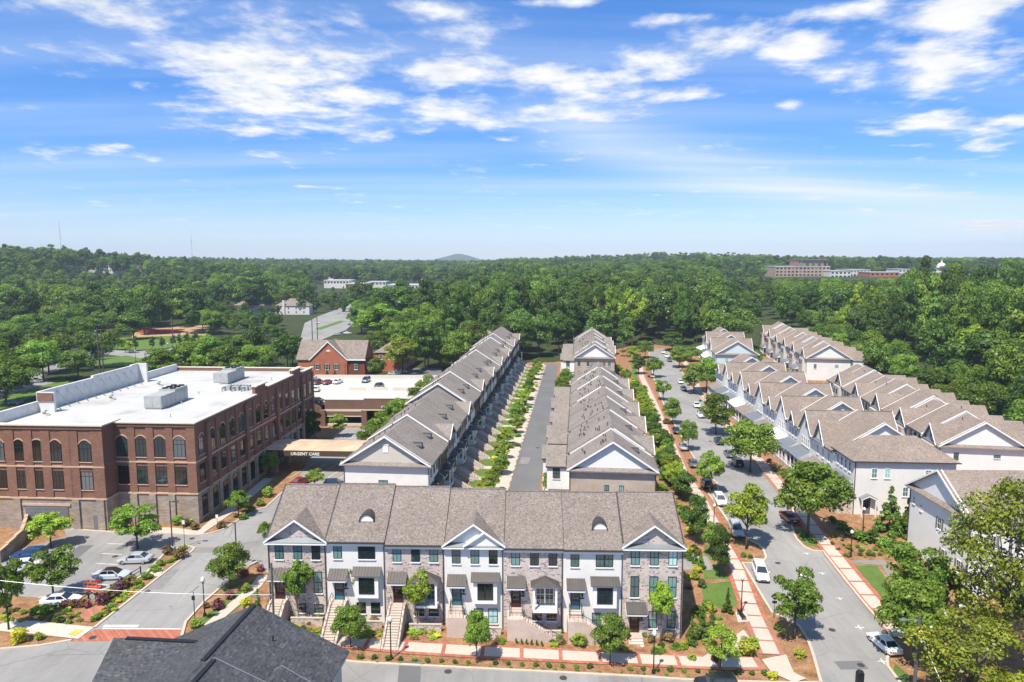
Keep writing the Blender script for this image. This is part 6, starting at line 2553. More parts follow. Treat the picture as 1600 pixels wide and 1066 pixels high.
# big clump left of the orange house, and the left belt
for x, y in scatter(15, lambda: WR.uniform(-128, -86), lambda: WR.uniform(238, 292), 8.5):
    wood_tree(x, y, WR.choice(['forest1', 'round0', 'forest0', 'round2']), WR.uniform(13, 20), WR.uniform(11, 15), 'round green tree of the clump left of the orange brick house', 'clump left of the orange house', 'grove_tree')
for x, y in scatter(80, lambda: WR.uniform(-275, -128), lambda: WR.uniform(205, 360), 8.2, 14000):
    if x / y > -.60 and y > 212 or y < 232 and x > -150:
        continue
    if abs(x - (-205 + (y - 300) * .2)) < 26 and y > 290:
        continue
    wood_tree(x, y, WR.choice(['forest1', 'round0', 'dark0', 'round1', 'dark1', 'forest0']), WR.uniform(12, 19), WR.uniform(12, 17), 'broad green tree of the belt at the left edge behind the office', 'belt at the left edge', 'belt_tree')
# behind the road
for x, y in scatter(80, lambda: WR.uniform(-420, -60), lambda: WR.uniform(352, 520), 11.5, 9000):
    q_ = x / y
    if -.335 < q_ < -.225 or (q_ > -.62 and q_ < -.42 and y < 375):
        continue
    low = -.43 < q_ < -.33
    wood_tree(x, y, WR.choice(['forest1', 'forest0', 'forest2', 'round0', 'dark2']), WR.uniform(7, 10) if low else WR.uniform(14, 21), WR.uniform(9, 11) if low else WR.uniform(14, 18), 'tree beyond the lawn and the main road', 'trees beyond the main road', 'grove_tree')
# far wood: one mass
pts, scl, rot, typ = [], [], [], []


def mass(x, y, h):
    pts.append((x, y, H(x, y) - .5))
    scl.append((h * .62 * WR.uniform(1.0, 1.9), h))
    rot.append(WR.uniform(0, 6.28))
    typ.append(WR.choices(range(7), [4, 4, 4, 3, 3, 3, 1])[0])


y = 372.0
while y < 5300:
    step = 11 + y * .0085
    x = -(.82 * y + 60)
    while x < .82 * y + 60:
        xx, yy = x + WR.uniform(-.45, .45) * step, y + WR.uniform(-.45, .45) * step
        ok = True
        if yy < 400 and xx < -45:
            ok = False
        if xx < -45 and 400 <= yy < 545 and -.335 < xx / yy < -.225:
            ok = False
        if 370 < yy < 400 and 120 < xx < 270:
            ok = False
        if -330 < xx < 40 and 760 < yy < 1000 and (-200 < xx < -40):
            ok = WR.random() < .35
        if yy > 560 and WR.random() < .06:
            ok = False
        if 330 < xx < 560 and 470 < yy < 800 and WR.random() < .75:
            ok = False
        q_ = xx / yy
        hk = 1.0
        if -.30 < q_ < -.08 and 540 < yy < 1000:
            ok = ok and WR.random() < .85
            hk = .5 if yy < 640 else .28
        if -.44 < q_ <= -.30 and yy < 545:
            hk = .38
        if .3 < q_ < .74 and 400 < yy < 960:
            hk = .72 if yy < 560 else .56
        if -.66 < q_ < -.52 and 600 < yy < 860:
            hk = .55
        if yy > 860 and yy < 930 and .37 < q_ < .6 or (-.31 < q_ < -.1 and 850 < yy < 945):
            ok = False
        hh_ = WR.uniform(17, 31) * (1 + yy / 30000) * hk
        if .36 < q_ < .66 and yy < 860:
            hh_ = min(hh_, 44.3 - .026 * yy - H(xx, yy) + WR.uniform(-2, 1))
            if hh_ < 4:
                ok = False
        if ok:
            mass(xx, yy, hh_)
        x += step
    y += step * .95


def wood_mass():
    me = bpy.data.meshes.new('far_wood')
    me.from_pydata(pts, [], [])
    for nm, dat in (('sxy', [s[0] for s in scl]), ('sz', [s[1] for s in scl]), ('rz', rot)):
        a = me.attributes.new(nm, 'FLOAT', 'POINT')
        a.data.foreach_set('value', dat)
    a = me.attributes.new('kindid', 'INT', 'POINT')
    a.data.foreach_set('value', typ)
    o = ob('far_wood', me)
    tag(o, 'dense far-off wood filling the land up to the horizon', 'wood', kind='stuff')
    ng = bpy.data.node_groups.new('wood', 'GeometryNodeTree')
    ng.interface.new_socket('Geometry', in_out='INPUT', socket_type='NodeSocketGeometry')
    ng.interface.new_socket('Geometry', in_out='OUTPUT', socket_type='NodeSocketGeometry')
    N = ng.nodes
    gi, go = N.new('NodeGroupInput'), N.new('NodeGroupOutput')
    jn = N.new('GeometryNodeJoinGeometry')
    ng.links.new(jn.outputs[0], go.inputs[0])

    def attr(nm, typ_='FLOAT'):
        n = N.new('GeometryNodeInputNamedAttribute')
        n.data_type = typ_
        n.inputs[0].default_value = nm
        return n.outputs[0]
    cs = N.new('ShaderNodeCombineXYZ')
    for i, k in enumerate(('sxy', 'sxy', 'sz')):
        ng.links.new(attr(k), cs.inputs[i])
    cr = N.new('ShaderNodeCombineXYZ')
    ng.links.new(attr('rz'), cr.inputs[2])
    srcs = {}
    for ob_ in bpy.data.objects:
        if ob_.name.startswith('crown') and ob_.data and ob_.parent and ob_.parent.name.startswith(('wood_tree', 'belt_tree', 'grove_tree')):
            srcs.setdefault(ob_.data.name, ob_)
    keys = ['forest0', 'forest1', 'forest2', 'pine0', 'forest2', 'pine1', 'lime0']
    kid = attr('kindid', 'INT')
    for i, k in enumerate(keys):
        src = srcs.get(PROTO[k][0].name) or list(srcs.values())[0]
        oi = N.new('GeometryNodeObjectInfo')
        oi.inputs[0].default_value = src
        oi.inputs['As Instance'].default_value = False
        eq = N.new('FunctionNodeCompare')
        eq.data_type = 'INT'
        eq.operation = 'EQUAL'
        ng.links.new(kid, eq.inputs[2])
        eq.inputs[3].default_value = i
        ip = N.new('GeometryNodeInstanceOnPoints')
        ng.links.new(gi.outputs[0], ip.inputs['Points'])
        ng.links.new(eq.outputs[0], ip.inputs['Selection'])
        ng.links.new(oi.outputs['Geometry'], ip.inputs['Instance'])
        ng.links.new(cs.outputs[0], ip.inputs['Scale'])
        ng.links.new(cr.outputs[0], ip.inputs['Rotation'])
        ng.links.new(ip.outputs[0], jn.inputs[0])
    md = o.modifiers.new('wood', 'NODES')
    md.node_group = ng


wood_mass()


# ------------------------------------------------------------------ cars
CARC = {}


def loft(m, secs, mi=0):
    """secs: list of rings with equal point counts"""
    n = len(secs[0])
    vs = [v for s in secs for v in s]
    fs = []
    for i in range(len(secs) - 1):
        for j in range(n):
            fs.append((i * n + j, i * n + (j + 1) % n, (i + 1) * n + (j + 1) % n, (i + 1) * n + j))
    fs.append(tuple(range(n))[::-1])
    fs.append(tuple(range((len(secs) - 1) * n, len(secs) * n)))
    m.add(vs, fs, mi)


def car_meshes(kind, col, roofc=None):
    key = (kind, col, roofc)
    if key in CARC:
        return CARC[key]
    if kind == 'sedan':
        L, W, belt, top = 4.75, 1.84, .92, 1.43
        prof = [(-2.37, .55, .80, .78), (-2.28, .40, .90, .93), (-1.5, .22, .97, .99), (-.6, .2, .94, 1.0), (.6, .2, .92, 1.0), (1.15, .22, .88, .99), (1.9, .26, .76, .95), (2.25, .34, .66, .86), (2.37, .44, .58, .70)]
        cab = (-1.75, -.95, .35, 1.15)
    elif kind == 'suv':
        L, W, belt, top = 4.65, 1.9, 1.05, 1.70
        prof = [(-2.3, .55, .95, .84), (-2.22, .38, 1.08, .95), (-1.5, .28, 1.1, 1.0), (-.5, .26, 1.07, 1.0), (.6, .26, 1.05, 1.0), (1.1, .28, 1.02, .99), (1.85, .32, .93, .95), (2.22, .4, .8, .87), (2.32, .5, .68, .74)]
        cab = (-2.18, -1.85, .25, 1.1)
    else:                                   # open-backed off-roader with flat sides
        L, W, belt, top = 4.4, 1.9, 1.12, 1.82
        prof = [(-2.1, .6, 1.1, .96), (-2.05, .45, 1.14, .99), (-1.0, .42, 1.14, 1.0), (.2, .42, 1.13, 1.0), (.8, .42, 1.12, .95), (1.7, .45, 1.1, .9), (2.0, .5, 1.05, .88), (2.08, .6, .95, .86)]
        cab = (-2.0, -1.9, .45, .75)
    hw = W / 2
    m = MB()
    secs = []
    for x, zb, zt, k in prof:
        w = hw * k
        secs.append([(x, -w * .9, zb), (x, -w, zb + .12), (x, -w * .995, zt - .18), (x, -w * .9, zt), (x, -w * .4, zt + .025), (x, w * .4, zt + .025), (x, w * .9, zt), (x, w * .995, zt - .18), (x, w, zb + .12), (x, w * .9, zb)])
    loft(m, secs)
    a, b, c, d = cab
    wb, wr = hw * .9, hw * .68
    zb = belt - .03
    zm = top - .04
    def bp(t_, s):
        return None
    lo = [(a, -wb, zb), (d, -wb, zb), (d, wb, zb), (a, wb, zb)]
    hi = [(b, -wr, zm), (c, -wr, zm), (c, wr, zm), (b, wr, zm)]
    m.add(lo + hi, [(0, 1, 5, 4), (1, 2, 6, 5), (2, 3, 7, 6), (3, 0, 4, 7)])
    body = m.mesh('body', col)
    r_ = MB()
    loft(r_, [[(b - .06, -wr * .94, zm), (b - .06, wr * .94, zm), (b - .02, wr * .9, zm + .02), (b - .02, -wr * .9, zm + .02)], [(b + .2, -wr * 1.02, zm - .0), (b + .2, wr * 1.02, zm), (b + .2, wr * .85, zm + .06), (b + .2, -wr * .85, zm + .06)],
              [(c - .2, -wr * 1.02, zm), (c - .2, wr * 1.02, zm), (c - .2, wr * .85, zm + .06), (c - .2, -wr * .85, zm + .06)], [(c + .05, -wr * .94, zm), (c + .05, wr * .94, zm), (c + .02, wr * .9, zm + .02), (c + .02, -wr * .9, zm + .02)]])
    roof = r_.mesh('roof', roofc or col)

    def quad(p, off, name, mat):
        q = MB()
        p = [Vector(v) for v in p]
        n = (p[1] - p[0]).cross(p[3] - p[0]).normalized()
        ctr = sum(p, Vector()) / 4
        pp = [ctr + (v - ctr) * off for v in p]
        q.add([v + n * .012 for v in pp] + [v - n * .012 for v in pp], [(0, 1, 2, 3), (7, 6, 5, 4), (0, 4, 5, 1), (1, 5, 6, 2), (2, 6, 7, 3), (3, 7, 4, 0)])
        return q.mesh(name, mat)
    lo = [Vector(v) for v in lo]
    hi = [Vector(v) for v in hi]
    parts = [('windshield', quad([lo[1], lo[2], hi[2], hi[1]], .9, 'windshield', 'glass_car')), ('rear_window', quad([lo[3], lo[0], hi[0], hi[3]], .86, 'rear_window', 'glass_car'))]
    for i0, i1 in ((0, 1), (2, 3)):
        P0, P1, Q0, Q1 = lo[i0], lo[i1], hi[i0], hi[i1]
        mids = [(.04, .5), (.52, .96)]
        for u0, u1 in mids:
            q = [P0.lerp(P1, u0), P0.lerp(P1, u1), Q0.lerp(Q1, u1), Q0.lerp(Q1, u0)]
            q = [q[0].lerp(q[3], .14), q[1].lerp(q[2], .14), q[1].lerp(q[2], .9), q[0].lerp(q[3], .9)]
            parts.append(('side_window', quad(q, .97, 'side_window', 'glass_car')))
    xf, xr = prof[-2], prof[1]
    for s in (-1, 1):
        q = MB()
        q.box(xf[0] - .18, xf[0] + .05, s * hw * .62 - .2, s * hw * .62 + .2, xf[2] - .2, xf[2] - .03)
        parts.append(('headlight', q.mesh('headlight', 'car_lamp')))
        q = MB()
        q.box(xr[0] - .07, xr[0] + .12, s * hw * .72 - .19, s * hw * .72 + .19, xr[2] - .24, xr[2] - .06)
        parts.append(('tail_light', q.mesh('tail_light', 'tail_lamp')))
        q = MB()
        q.box(d - .35, d - .18, s * (hw + .06) - .1, s * (hw + .06) + .1, belt, belt + .15)
        parts.append(('mirror', q.mesh('mirror', col)))
    q = MB()
    q.box(prof[-1][0] - .16, prof[-1][0] + .015, -hw * .42, hw * .42, prof[-1][1] + .04, prof[-1][2] - .02)
    parts.append(('grille', q.mesh('grille', 'gutter')))
    q = MB()
    q.box(prof[0][0] - .015, prof[0][0] + .1, -.26, .26, prof[0][1] + .06, prof[0][1] + .2)
    parts.append(('number_plate', q.mesh('number_plate', 'paint_white')))
    wr_ = .34 if kind == 'sedan' else (.37 if kind == 'suv' else .42)
    t_ = MB()
    n = 14
    for (y0, y1, rr) in ((-.11, .11, wr_),):
        vs = []
        for yy in (y0, y1):
            for j in range(n):
                an_ = 2 * math.pi * j / n
                vs.append((rr * math.cos(an_), yy, rr * math.sin(an_)))
        t_.add(vs, [tuple(range(n)), tuple(range(n, 2 * n))[::-1]] + [(j, (j + 1) % n, n + (j + 1) % n, n + j) for j in range(n)])
    tyre = t_.mesh('tyre', 'tyre')
    g = MB()
    vs = []
    for yy in (-.125, .125):
        for j in range(n):
            an_ = 2 * math.pi * j / n
            vs.append((wr_ * .62 * math.cos(an_), yy, wr_ * .62 * math.sin(an_)))
    g.add(vs, [tuple(range(n)), tuple(range(n, 2 * n))[::-1]] + [(j, (j + 1) % n, n + (j + 1) % n, n + j) for j in range(n)])
    rim = g.mesh('rim', 'rim')
    if kind == 'jeep':
        q = MB()
        q.tube([(-2.2, -.0, 1.0), (-2.42, 0, 1.0)], .38, 12)
        parts.append(('spare_wheel', q.mesh('spare_wheel', 'tyre')))
    CARC[key] = (body, roof, parts, tyre, rim, wr_, L, hw)
    return CARC[key]


def car(kind, col, x, y, z, head, label, group=None, roofc=None):
    """head: direction of the bonnet in degrees, 0 = +x, 90 = away from the camera"""
    body, roof, parts, tyre, rim, wr_, L, hw = car_meshes(kind, col, roofc)
    r_ = thing('parked_car', label, 'car', (x, y, z), R(head), group)
    ob('body', body, r_)
    ob('roof', roof, r_)
    for nm, me in parts:
        ob(nm, me, r_)
    for sx in (-L * .3, L * .305):
        for sy in (-1, 1):
            w_ = ob('wheel', tyre, r_, (sx, sy * (hw - .13), wr_))
            ob('rim', rim, w_)
    # tilt with the slope of the road
    if z < .3 and z > -4:
        ux, uy = math.cos(R(head)), math.sin(R(head))
        dz = H(x + ux * 1.4, y + uy * 1.4) - H(x - ux * 1.4, y - uy * 1.4)
        r_.rotation_euler = (0, -math.atan2(dz, 2.8), R(head))
    return r_


def cpx(kind, col, px, py, head, label, group=None, z=None, roofc=None):
    if z is None:
        x, y = U(px, py)
        z = H(x, y) + .05
    else:
        x, y = G(px, py, z)
    car(kind, col, x, y, z, head, label, group, roofc)


SC_ = 'cars parked along the side street'
T, A_ = -95.5, 84.5
for a in (('suv', 'car_white', 1125, 787, T, 'white SUV facing the camera below the pale open tree'), ('suv', 'car_silver', 1150, 833, T, 'silver SUV facing the camera at the kerb island'), ('suv', 'car_white', 1188, 900, T - 3, 'white SUV parked at the brick sidewalk near the corner'),
          ('sedan', 'car_white', 1381, 1012, 97, 'white sedan seen from behind under the bright tree'), ('sedan', 'car_red', 1232, 812, A_ + 8, 'dark red car beneath the large round tree'), ('sedan', 'car_navy', 1123, 693, T, 'dark blue sedan on the right kerb facing the camera'),
          ('suv', 'car_black', 1152, 727, A_, 'black SUV seen from behind on the right kerb'), ('sedan', 'car_grey', 1139, 713, A_, 'dark sedan ahead of the black SUV'), ('sedan', 'car_white', 1088, 636, T, 'white sedan on the right kerb by the round tree'), ('suv', 'car_white', 1095, 652, T, 'white SUV half hidden by the round tree'),
          ('sedan', 'car_white', 1063, 599, T, 'white car by the spreading tree further up the street'), ('sedan', 'car_grey', 1068, 610, T, 'grey car behind the spreading tree'), ('sedan', 'car_white', 1036, 552, T, 'white car far up the street, first from the wood'), ('sedan', 'car_white', 1041, 558, T, 'white car far up the street, second from the wood'), ('suv', 'car_grey', 1046, 565, T, 'grey car far up the street, third from the wood'),
          ('sedan', 'car_grey', 1083, 728, A_, 'dark grey sedan on the left kerb beside the dark bushy trees'), ('suv', 'car_black', 1104, 760, A_, 'black SUV on the left kerb under the pale open tree'), ('sedan', 'car_navy', 1056, 676, A_, 'blue car behind trees on the left kerb'), ('sedan', 'car_silver', 1067, 702, A_, 'silver car behind trees on the left kerb'), ('sedan', 'car_silver', 1019, 590, A_, 'silver car on the left kerb where the street narrows'),
          ('suv', 'car_black', 1119, 1078, 178, 'black car passing at the lower edge')):
    cpx(*a, group=SC_)
CPK = 'cars in the car park'
for a in (('sedan', 'car_silver', 212, 879, 183, 'silver sedan under the broad tree in the car park'), ('sedan', 'car_pale', 176, 904, 4, 'pale sedan with black roof by the lot rail'), ('suv', 'car_blue', 46, 873, 186, 'blue SUV beside the retaining wall'), ('sedan', 'car_white', 34, 890, 200, 'white sedan next to the blue SUV'),
          ('sedan', 'car_silver', 8, 900, 200, 'silver car at the left edge behind the tree'), ('sedan', 'car_white', 96, 944, 5, 'white car under the olive tree'), ('sedan', 'car_red', 470, 757, 60, 'red car behind the front row ridge'), ('suv', 'car_navy', 524, 762, 10, 'navy car behind the front row ridge')):
    cpx(*a, group=CPK, roofc='car_black' if 'black roof' in a[5] else None)
for a in (('suv', 'car_maroon', 497, 600, 80, 'maroon SUV on the deck, first by the back rail'), ('sedan', 'car_red', 512, 600, 80, 'red sedan on the deck by the back rail'), ('sedan', 'car_white', 528, 599, 80, 'white sedan third at the back rail of the deck'), ('suv', 'car_grey', 572, 597, -95, 'grey SUV alone at the back rail of the deck'),
          ('suv', 'car_black', 593, 606, 82, 'dark SUV in the middle of the deck'), ('sedan', 'car_white', 494, 611, 100, 'white car on the deck behind the office corner'), ('sedan', 'car_white', 484, 619, 110, 'white car on the deck nearest the office'), ('sedan', 'car_black', 493, 629, 170, 'black car on the deck ramp'),
          ('jeep', 'car_white', 664, 600, 178, 'white off-roader with black top on the deck')):
    cpx(*a, group='cars on the parking deck', z=6.13, roofc='car_black' if 'black top' in a[5] else None)
for a in (('sedan', 'car_silver', 616, 586, 10, 'silver car in the shaded lot behind the deck'), ('sedan', 'car_white', 627, 583, 10, 'white car in the shaded lot behind the deck'), ('sedan', 'car_grey', 24, 632, 175, 'grey car on the road left of the office'), ('suv', 'car_black', 0, 622, 175, 'black car cut by the left edge'),
          ('suv', 'car_silver', 26, 607, 20, 'silver SUV in the lot at the left edge'), ('sedan', 'car_navy', 40, 603, 20, 'dark car in the lot at the left edge'), ('suv', 'car_silver', 56, 598, 20, 'silver van under the trees at the left edge'), ('suv', 'car_grey', 294, 567, 30, 'grey SUV at the road bend behind the office'),
          ('sedan', 'car_white', 496, 506, 110, 'white car on the main road'), ('sedan', 'car_silver', 526, 524, 20, 'silver car beside the main road'), ('sedan', 'car_white', 543, 522, 20, 'white car beside the main road'), ('sedan', 'car_grey', 546, 508, 100, 'grey car on the main road'), ('sedan', 'car_black', 800, 672, 84.5, 'dark car in the alley bed')):
    if 'alley bed' in a[5]:
        continue
    cpx(*a, group='cars further off')

# ------------------------------------------------------------------ street furniture
LP = {}


def lamp_post(px, py, h, label, group='post lamps'):
    x, y = U(px, py)
    if 'post' not in LP:
        m = MB()
        m.lathe([(.22, 0), (.2, .35), (.1, .5), (.075, .7), (.06, 4.2), (.1, 4.25), (.07, 4.4)], 10)
        LP['post'] = m.mesh('post', 'metal_black', True)
        m = MB()
        m.lathe([(.1, 4.4), (.2, 4.5), (.25, 4.75), (.2, 5.0), (.02, 5.15)], 10)
        LP['globe'] = m.mesh('globe', 'lamp_globe', True)
        m = MB()
        m.lathe([(.16, 4.38), (.2, 4.44), (.2, 4.5), (.1, 4.52)], 10)
        LP['collar'] = m.mesh('collar', 'metal_black')
    r_ = thing('lamp_post', label, 'lamp', (x, y, H(x, y)), 0, group)
    for k in ('post', 'globe', 'collar'):
        o = ob(k, LP[k], r_)
        o.scale = (1, 1, h / 5.15)


for a in ((320, 963, 5.2, 'black post lamp with white globe between road and purple shrubs'), (1158, 957, 5.2, 'black post lamp beside the bench'), (611, 1030, 5.2, 'black post lamp on the front kerb before the third townhouse'), (1021, 1052, 5.2, 'black post lamp on the front kerb before the right end townhouse'), (1329, 870, 4.3, 'post lamp on the orange bank'),
          (1348, 832, 4.3, 'post lamp at the side door of the hip-roofed house'), (1115, 826, 4.3, 'post lamp on the left sidewalk behind the trees'), (6, 615, 5.0, 'post lamp at the lot on the left edge'), (263, 552, 5, 'post lamp on the lawn behind the office'), (212, 565, 5, 'post lamp at the road behind the office')):
    lamp_post(*a)


def lot_light(px, py, h, label, arm=1.0, heads=1):
    x, y = U(px, py)
    r_ = thing('lot_light', label, 'lamp', (x, y, H(x, y)), 0, 'car park lights')
    m = MB()
    m.box(-.32, .32, -.32, .32, 0, .8)
    m.build('footing', 'concrete_pale', r_)
    m = MB()
    m.tube([(0, 0, .8), (0, 0, h)], .09, 8)
    m.build('pole', 'metal_bronze', r_)
    m = MB()
    m.box(.05, arm, -.04, .04, h - .12, h - .04)
    m.box(arm - .5, arm + .25, -.2, .2, h - .16, h - .02)
    m.build('lamp_head', 'metal_bronze', r_)


lot_light(270, 862, 8.0, 'tall bronze lot light beside the ball shrubs')
lot_light(371, 894, 7.4, 'bronze lot light behind the round tree', -1.0)
lot_light(540, 605, 8, 'tall light pole standing before the orange house')
lot_light(487, 612, 9, 'light pole at the office end of the deck')
lot_light(594, 603, 8, 'light pole in the middle of the deck')


def sign_post(px, py, h, label, kind):
    x, y = U(px, py)
    r_ = thing('sign_post', label, 'sign', (x, y, H(x, y)), R(-6))
    m = MB()
    m.tube([(0, 0, 0), (0, 0, h)], .035 if kind != 'solar' else .05, 7)
    m.build('post', 'metal_black' if kind != 'stop' else 'sign_back', r_)
    m = MB()
    if kind == 'stop':
        m.prism([(.4 * math.cos(R(22.5 + 45 * i)), h - .3 + .4 * math.sin(R(22.5 + 45 * i))) for i in range(8)], 'y', -.06, -.035)
        m.build('sign_panel', 'sign_back', r_)
    elif kind == 'diamond':
        m.prism([(-.5, h), (0, h + .5), (.5, h), (0, h - .5)], 'y', -.06, -.035)
        m.box(-.3, .3, -.06, -.035, h - .95, h - .6)
        m.build('sign_panel', 'metal_black', r_)
    elif kind == 'solar':
        m.prism([(-.55, h - .25), (.55, h + .55), (.52, h + .62), (-.6, h - .2)], 'y', -.4, .4)
        m.build('solar_panel', 'glass_dark', r_)
        m = MB()
        m.box(-.2, .2, -.12, -.05, h - 1.0, h - .5)
        m.build('control_box', 'metal_black', r_)
    else:
        m.box(-.22, .22, -.06, -.035, h - .6, h)
        m.build('sign_panel', 'paint_white', r_)


sign_post(147, 963, 2.9, 'stop sign seen from behind at the road mouth', 'stop')
sign_post(1209, 966, 3.0, 'black-backed diamond sign on the corner bulb', 'diamond')
sign_post(305, 976, 4.2, 'thin black post with solar panel on the road corner', 'solar')
sign_post(289, 858, 4.6, 'thin dark post by the lot corner shrubs', 'plain')
sign_post(340, 826, 2.4, 'small white sign on the kerb island before the office', 'plain')
# orange lift basket standing by the lot
x, y = U(146, 934)
lb = thing('lift_basket', 'orange lift platform with railings at the lot entrance', 'lift', (x, y, H(x, y)), R(-4))
m = MB()
m.box(-1.2, 1.2, -.5, .5, 1.5, 1.75)
m.build('platform', 'orange_paint', lb)
m = MB()
for xx in (-1.15, -.4, .4, 1.15):
    for yy in (-.46, .46):
        m.box(xx - .03, xx + .03, yy - .03, yy + .03, 1.75, 2.8)
for zz in (2.25, 2.8):
    for yy in (-.46, .46):
        m.box(-1.18, 1.18, yy - .03, yy + .03, zz - .03, zz + .03)
m.build('guard_rail', 'orange_paint', lb)
m = MB()
m.box(-.7, .7, -.4, .4, .25, .6)
for s_ in (-1, 1):
    m.bar((-.6, s_ * .3, .6), (.6, s_ * .3, 1.5), .07)
    m.bar((.6, s_ * .3, .6), (-.6, s_ * .3, 1.5), .07)
m.build('scissor_base', 'metal_black', lb)
for sx in (-.5, .5):
    for sy in (-.42, .42):
        m = MB()
        m.tube([(sx, sy - .08, .2), (sx, sy + .08, .2)], .2, 10)
        m.build('wheel', 'tyre', lb)
lb.scale = (.8, .8, .8)
# bench
x, y = U(1159, 966)
bn = thing('park_bench', 'black metal bench on the concrete pad beside the lamp', 'bench', (x, y, H(x, y) + .1), R(95))
for k in range(4):
    m = MB()
    m.box(-.8, .8, -.25 + k * .13, -.15 + k * .13, .43, .46)
    m.build('seat_slat', 'metal_black', bn)
for k in range(3):
    m = MB()
    m.box(-.8, .8, .27, .3, .55 + k * .13, .65 + k * .13)
    m.build('back_slat', 'metal_black', bn)
for s_ in (-.7, .7):
    m = MB()
    m.box(s_ - .03, s_ + .03, -.25, .3, .38, .43)
    m.box(s_ - .03, s_ + .03, -.25, -.2, 0, .38)
    m.box(s_ - .03, s_ + .03, .25, .3, 0, .95)
    m.build('leg', 'metal_black', bn)
# rail along the lot
x0, y0 = U(174, 926)
x1, y1 = U(220, 897)
rl = thing('lot_rail', 'low black rail along the car park edge', 'fence', (x0, y0, H(x0, y0)), math.atan2(y1 - y0, x1 - x0))
LL = math.hypot(x1 - x0, y1 - y0)
for k in range(4):
    m = MB()
    m.box(LL * k / 3 - .06, LL * k / 3 + .06, -.06, .06, 0, 1.15)
    m.build('post', 'metal_black', rl)
for zz in (.5, 1.0):
    m = MB()
    m.box(0, LL, -.025, .025, zz - .04, zz + .04)
    m.build('rail', 'metal_black', rl)
# stone retaining wall left of the office front
x0, y0 = U(0, 880)
x1, y1 = U(36, 848)
x2, y2 = U(48, 815)
wl = thing('retaining_wall', 'curved grey stone retaining wall at the left end of the office front', 'wall', (0, 0, 0))
pts_ = densify([(x0 - 6, y0 - 3), (x0, y0), (x1, y1), (x2, y2)], 2)
a_, b_ = offset(pts_, .25), offset(pts_, -.25)
for k in range(len(pts_) - 1):
    m = MB()
    hgt = 1.4 + 1.4 * k / len(pts_)
    q = [a_[k], a_[k + 1], b_[k + 1], b_[k]]
    m.prism(q, 'z', -.4, hgt)
    m.build('stone_block', 'stone', wl)
    m = MB()
    m.prism([(a_[k][0], a_[k][1]), a_[k + 1], b_[k + 1], b_[k]], 'z', hgt + .002, hgt + .12)
    m.build('coping', 'sandstone', wl)

# utility poles and wires
def upole(px_top, py_top, Y, label, r=.15, lampside=0, base=None):
    x, y_, z = AT(px_top, py_top, Y)
    zb = H(x, Y)
    r_ = thing('utility_pole', label, 'utility pole', (x, Y, zb))
    m = MB()
    m.tube([(0, 0, -.5), (0, 0, z - zb)], [r * 1.15, r * .85], 9)
    m.build('pole', 'pole_wood', r_)
    if lampside:
        m = MB()
        m.tube([(0, 0, z - zb - .55), (lampside * .8, -.1, z - zb - .4), (lampside * 1.6, -.2, z - zb - .38)], .05, 6)
        m.build('lamp_arm', 'metal_grey', r_)
        m = MB()
        m.box(min(lampside * 1.5, lampside * 2.1), max(lampside * 1.5, lampside * 2.1), -.34, -.06, z - zb - .44, z - zb - .3)
        m.build('lamp_head', 'metal_grey', r_)
    return r_, Vector((x, Y, z))


p_r, top_r = upole(1437, 962, 66.5, 'grey wooden pole with street light arm at the lower right', .17, -1)
p_l, top_l = upole(424, 880, 70.5, 'dark slim pole before the left end townhouse', .12)
m = MB()
m.bar((0, 0, top_l.z - 1.9), (-1.6, 0, top_l.z - 1.9), .06)
m.bar((0, 0, top_l.z - 3.6), (-2.2, 0, top_l.z - 3.6), .06)
m.build('arm', 'metal_grey', p_l)


def wire(a, b, sag, label, r=.03, mat='metal_grey'):
    a, b = Vector(a), Vector(b)
    n = 14
    P = []
    for i in range(n + 1):
        t_ = i / n
        p = a.lerp(b, t_)
        p.z -= sag * 4 * t_ * (1 - t_)
        P.append(p - a)
    m = MB()
    m.tube(P, r, 5)
    o = m.build('overhead_wire', mat, loc=a)
    tag(o, label, 'cable')


wire(AT(-60, 900, 66), (top_l.x, top_l.y, top_l.z - 3.6), .6, 'long overhead cable crossing the road at the lower left', .022)
wire((top_l.x, top_l.y, top_l.z - .4), AT(466, 953, 76.5), .1, 'guy wire slanting from the slim pole to the right', .03)
wire((top_r.x, top_r.y, top_r.z - 1.5), AT(1475, 1075, 62), .1, 'guy wire slanting from the street light pole', .03)
ft = thing('signal_head', 'black signal head on a post at the lower edge', 'traffic signal', AT(1343, 1066, 60.5), R(0))
m = MB()
m.box(-.32, .32, -.2, .2, -.6, 1.0)
m.lathe([(.34, 1.0), (.3, 1.12), (.02, 1.16)], 10)
m.build('housing', 'metal_black', ft)
m = MB()
m.tube([(0, 0, -.6), (0, 0, -(ft.location.z - H(ft.location.x, 60.5)))], .1, 8)
m.build('post', 'metal_black', ft)


# ------------------------------------------------------------------ land beyond the quarter
sheet('main_road', PW([(466, 541), (476, 505), (498, 494), (520, 486), (540, 478), (556, 472), (566, 474), (562, 486), (552, 506), (540, 516), (503, 531), (480, 545)]), .05, 'asphalt', cell=20)
sheet('verge', PW([(492, 514), (532, 501), (538, 503), (500, 516)]), .09, 'grass', cell=0)
sheet('lawn', PW([(480, 545), (505, 531), (535, 533), (520, 550)]), .04, 'grass', cell=0)
sheet('cross_road', PW([(140, 546), (215, 549), (262, 545), (312, 536), (322, 548), (292, 566), (262, 574), (238, 563), (165, 554), (60, 590), (0, 606), (0, 596), (60, 578)]), .05, 'asphalt', cell=20)
sheet('lawn', PW([(155, 545), (163, 529), (205, 527), (300, 524), (314, 534), (262, 544), (215, 547)]), .03, 'grass', cell=20)
sheet('lawn', PW([(145, 560), (200, 556), (225, 561), (200, 572), (150, 575)]), .06, 'grass', cell=20)
sheet('dirt_lot', PW([(218, 512), (330, 508), (322, 524), (205, 527)]), .02, 'dirt', cell=20)
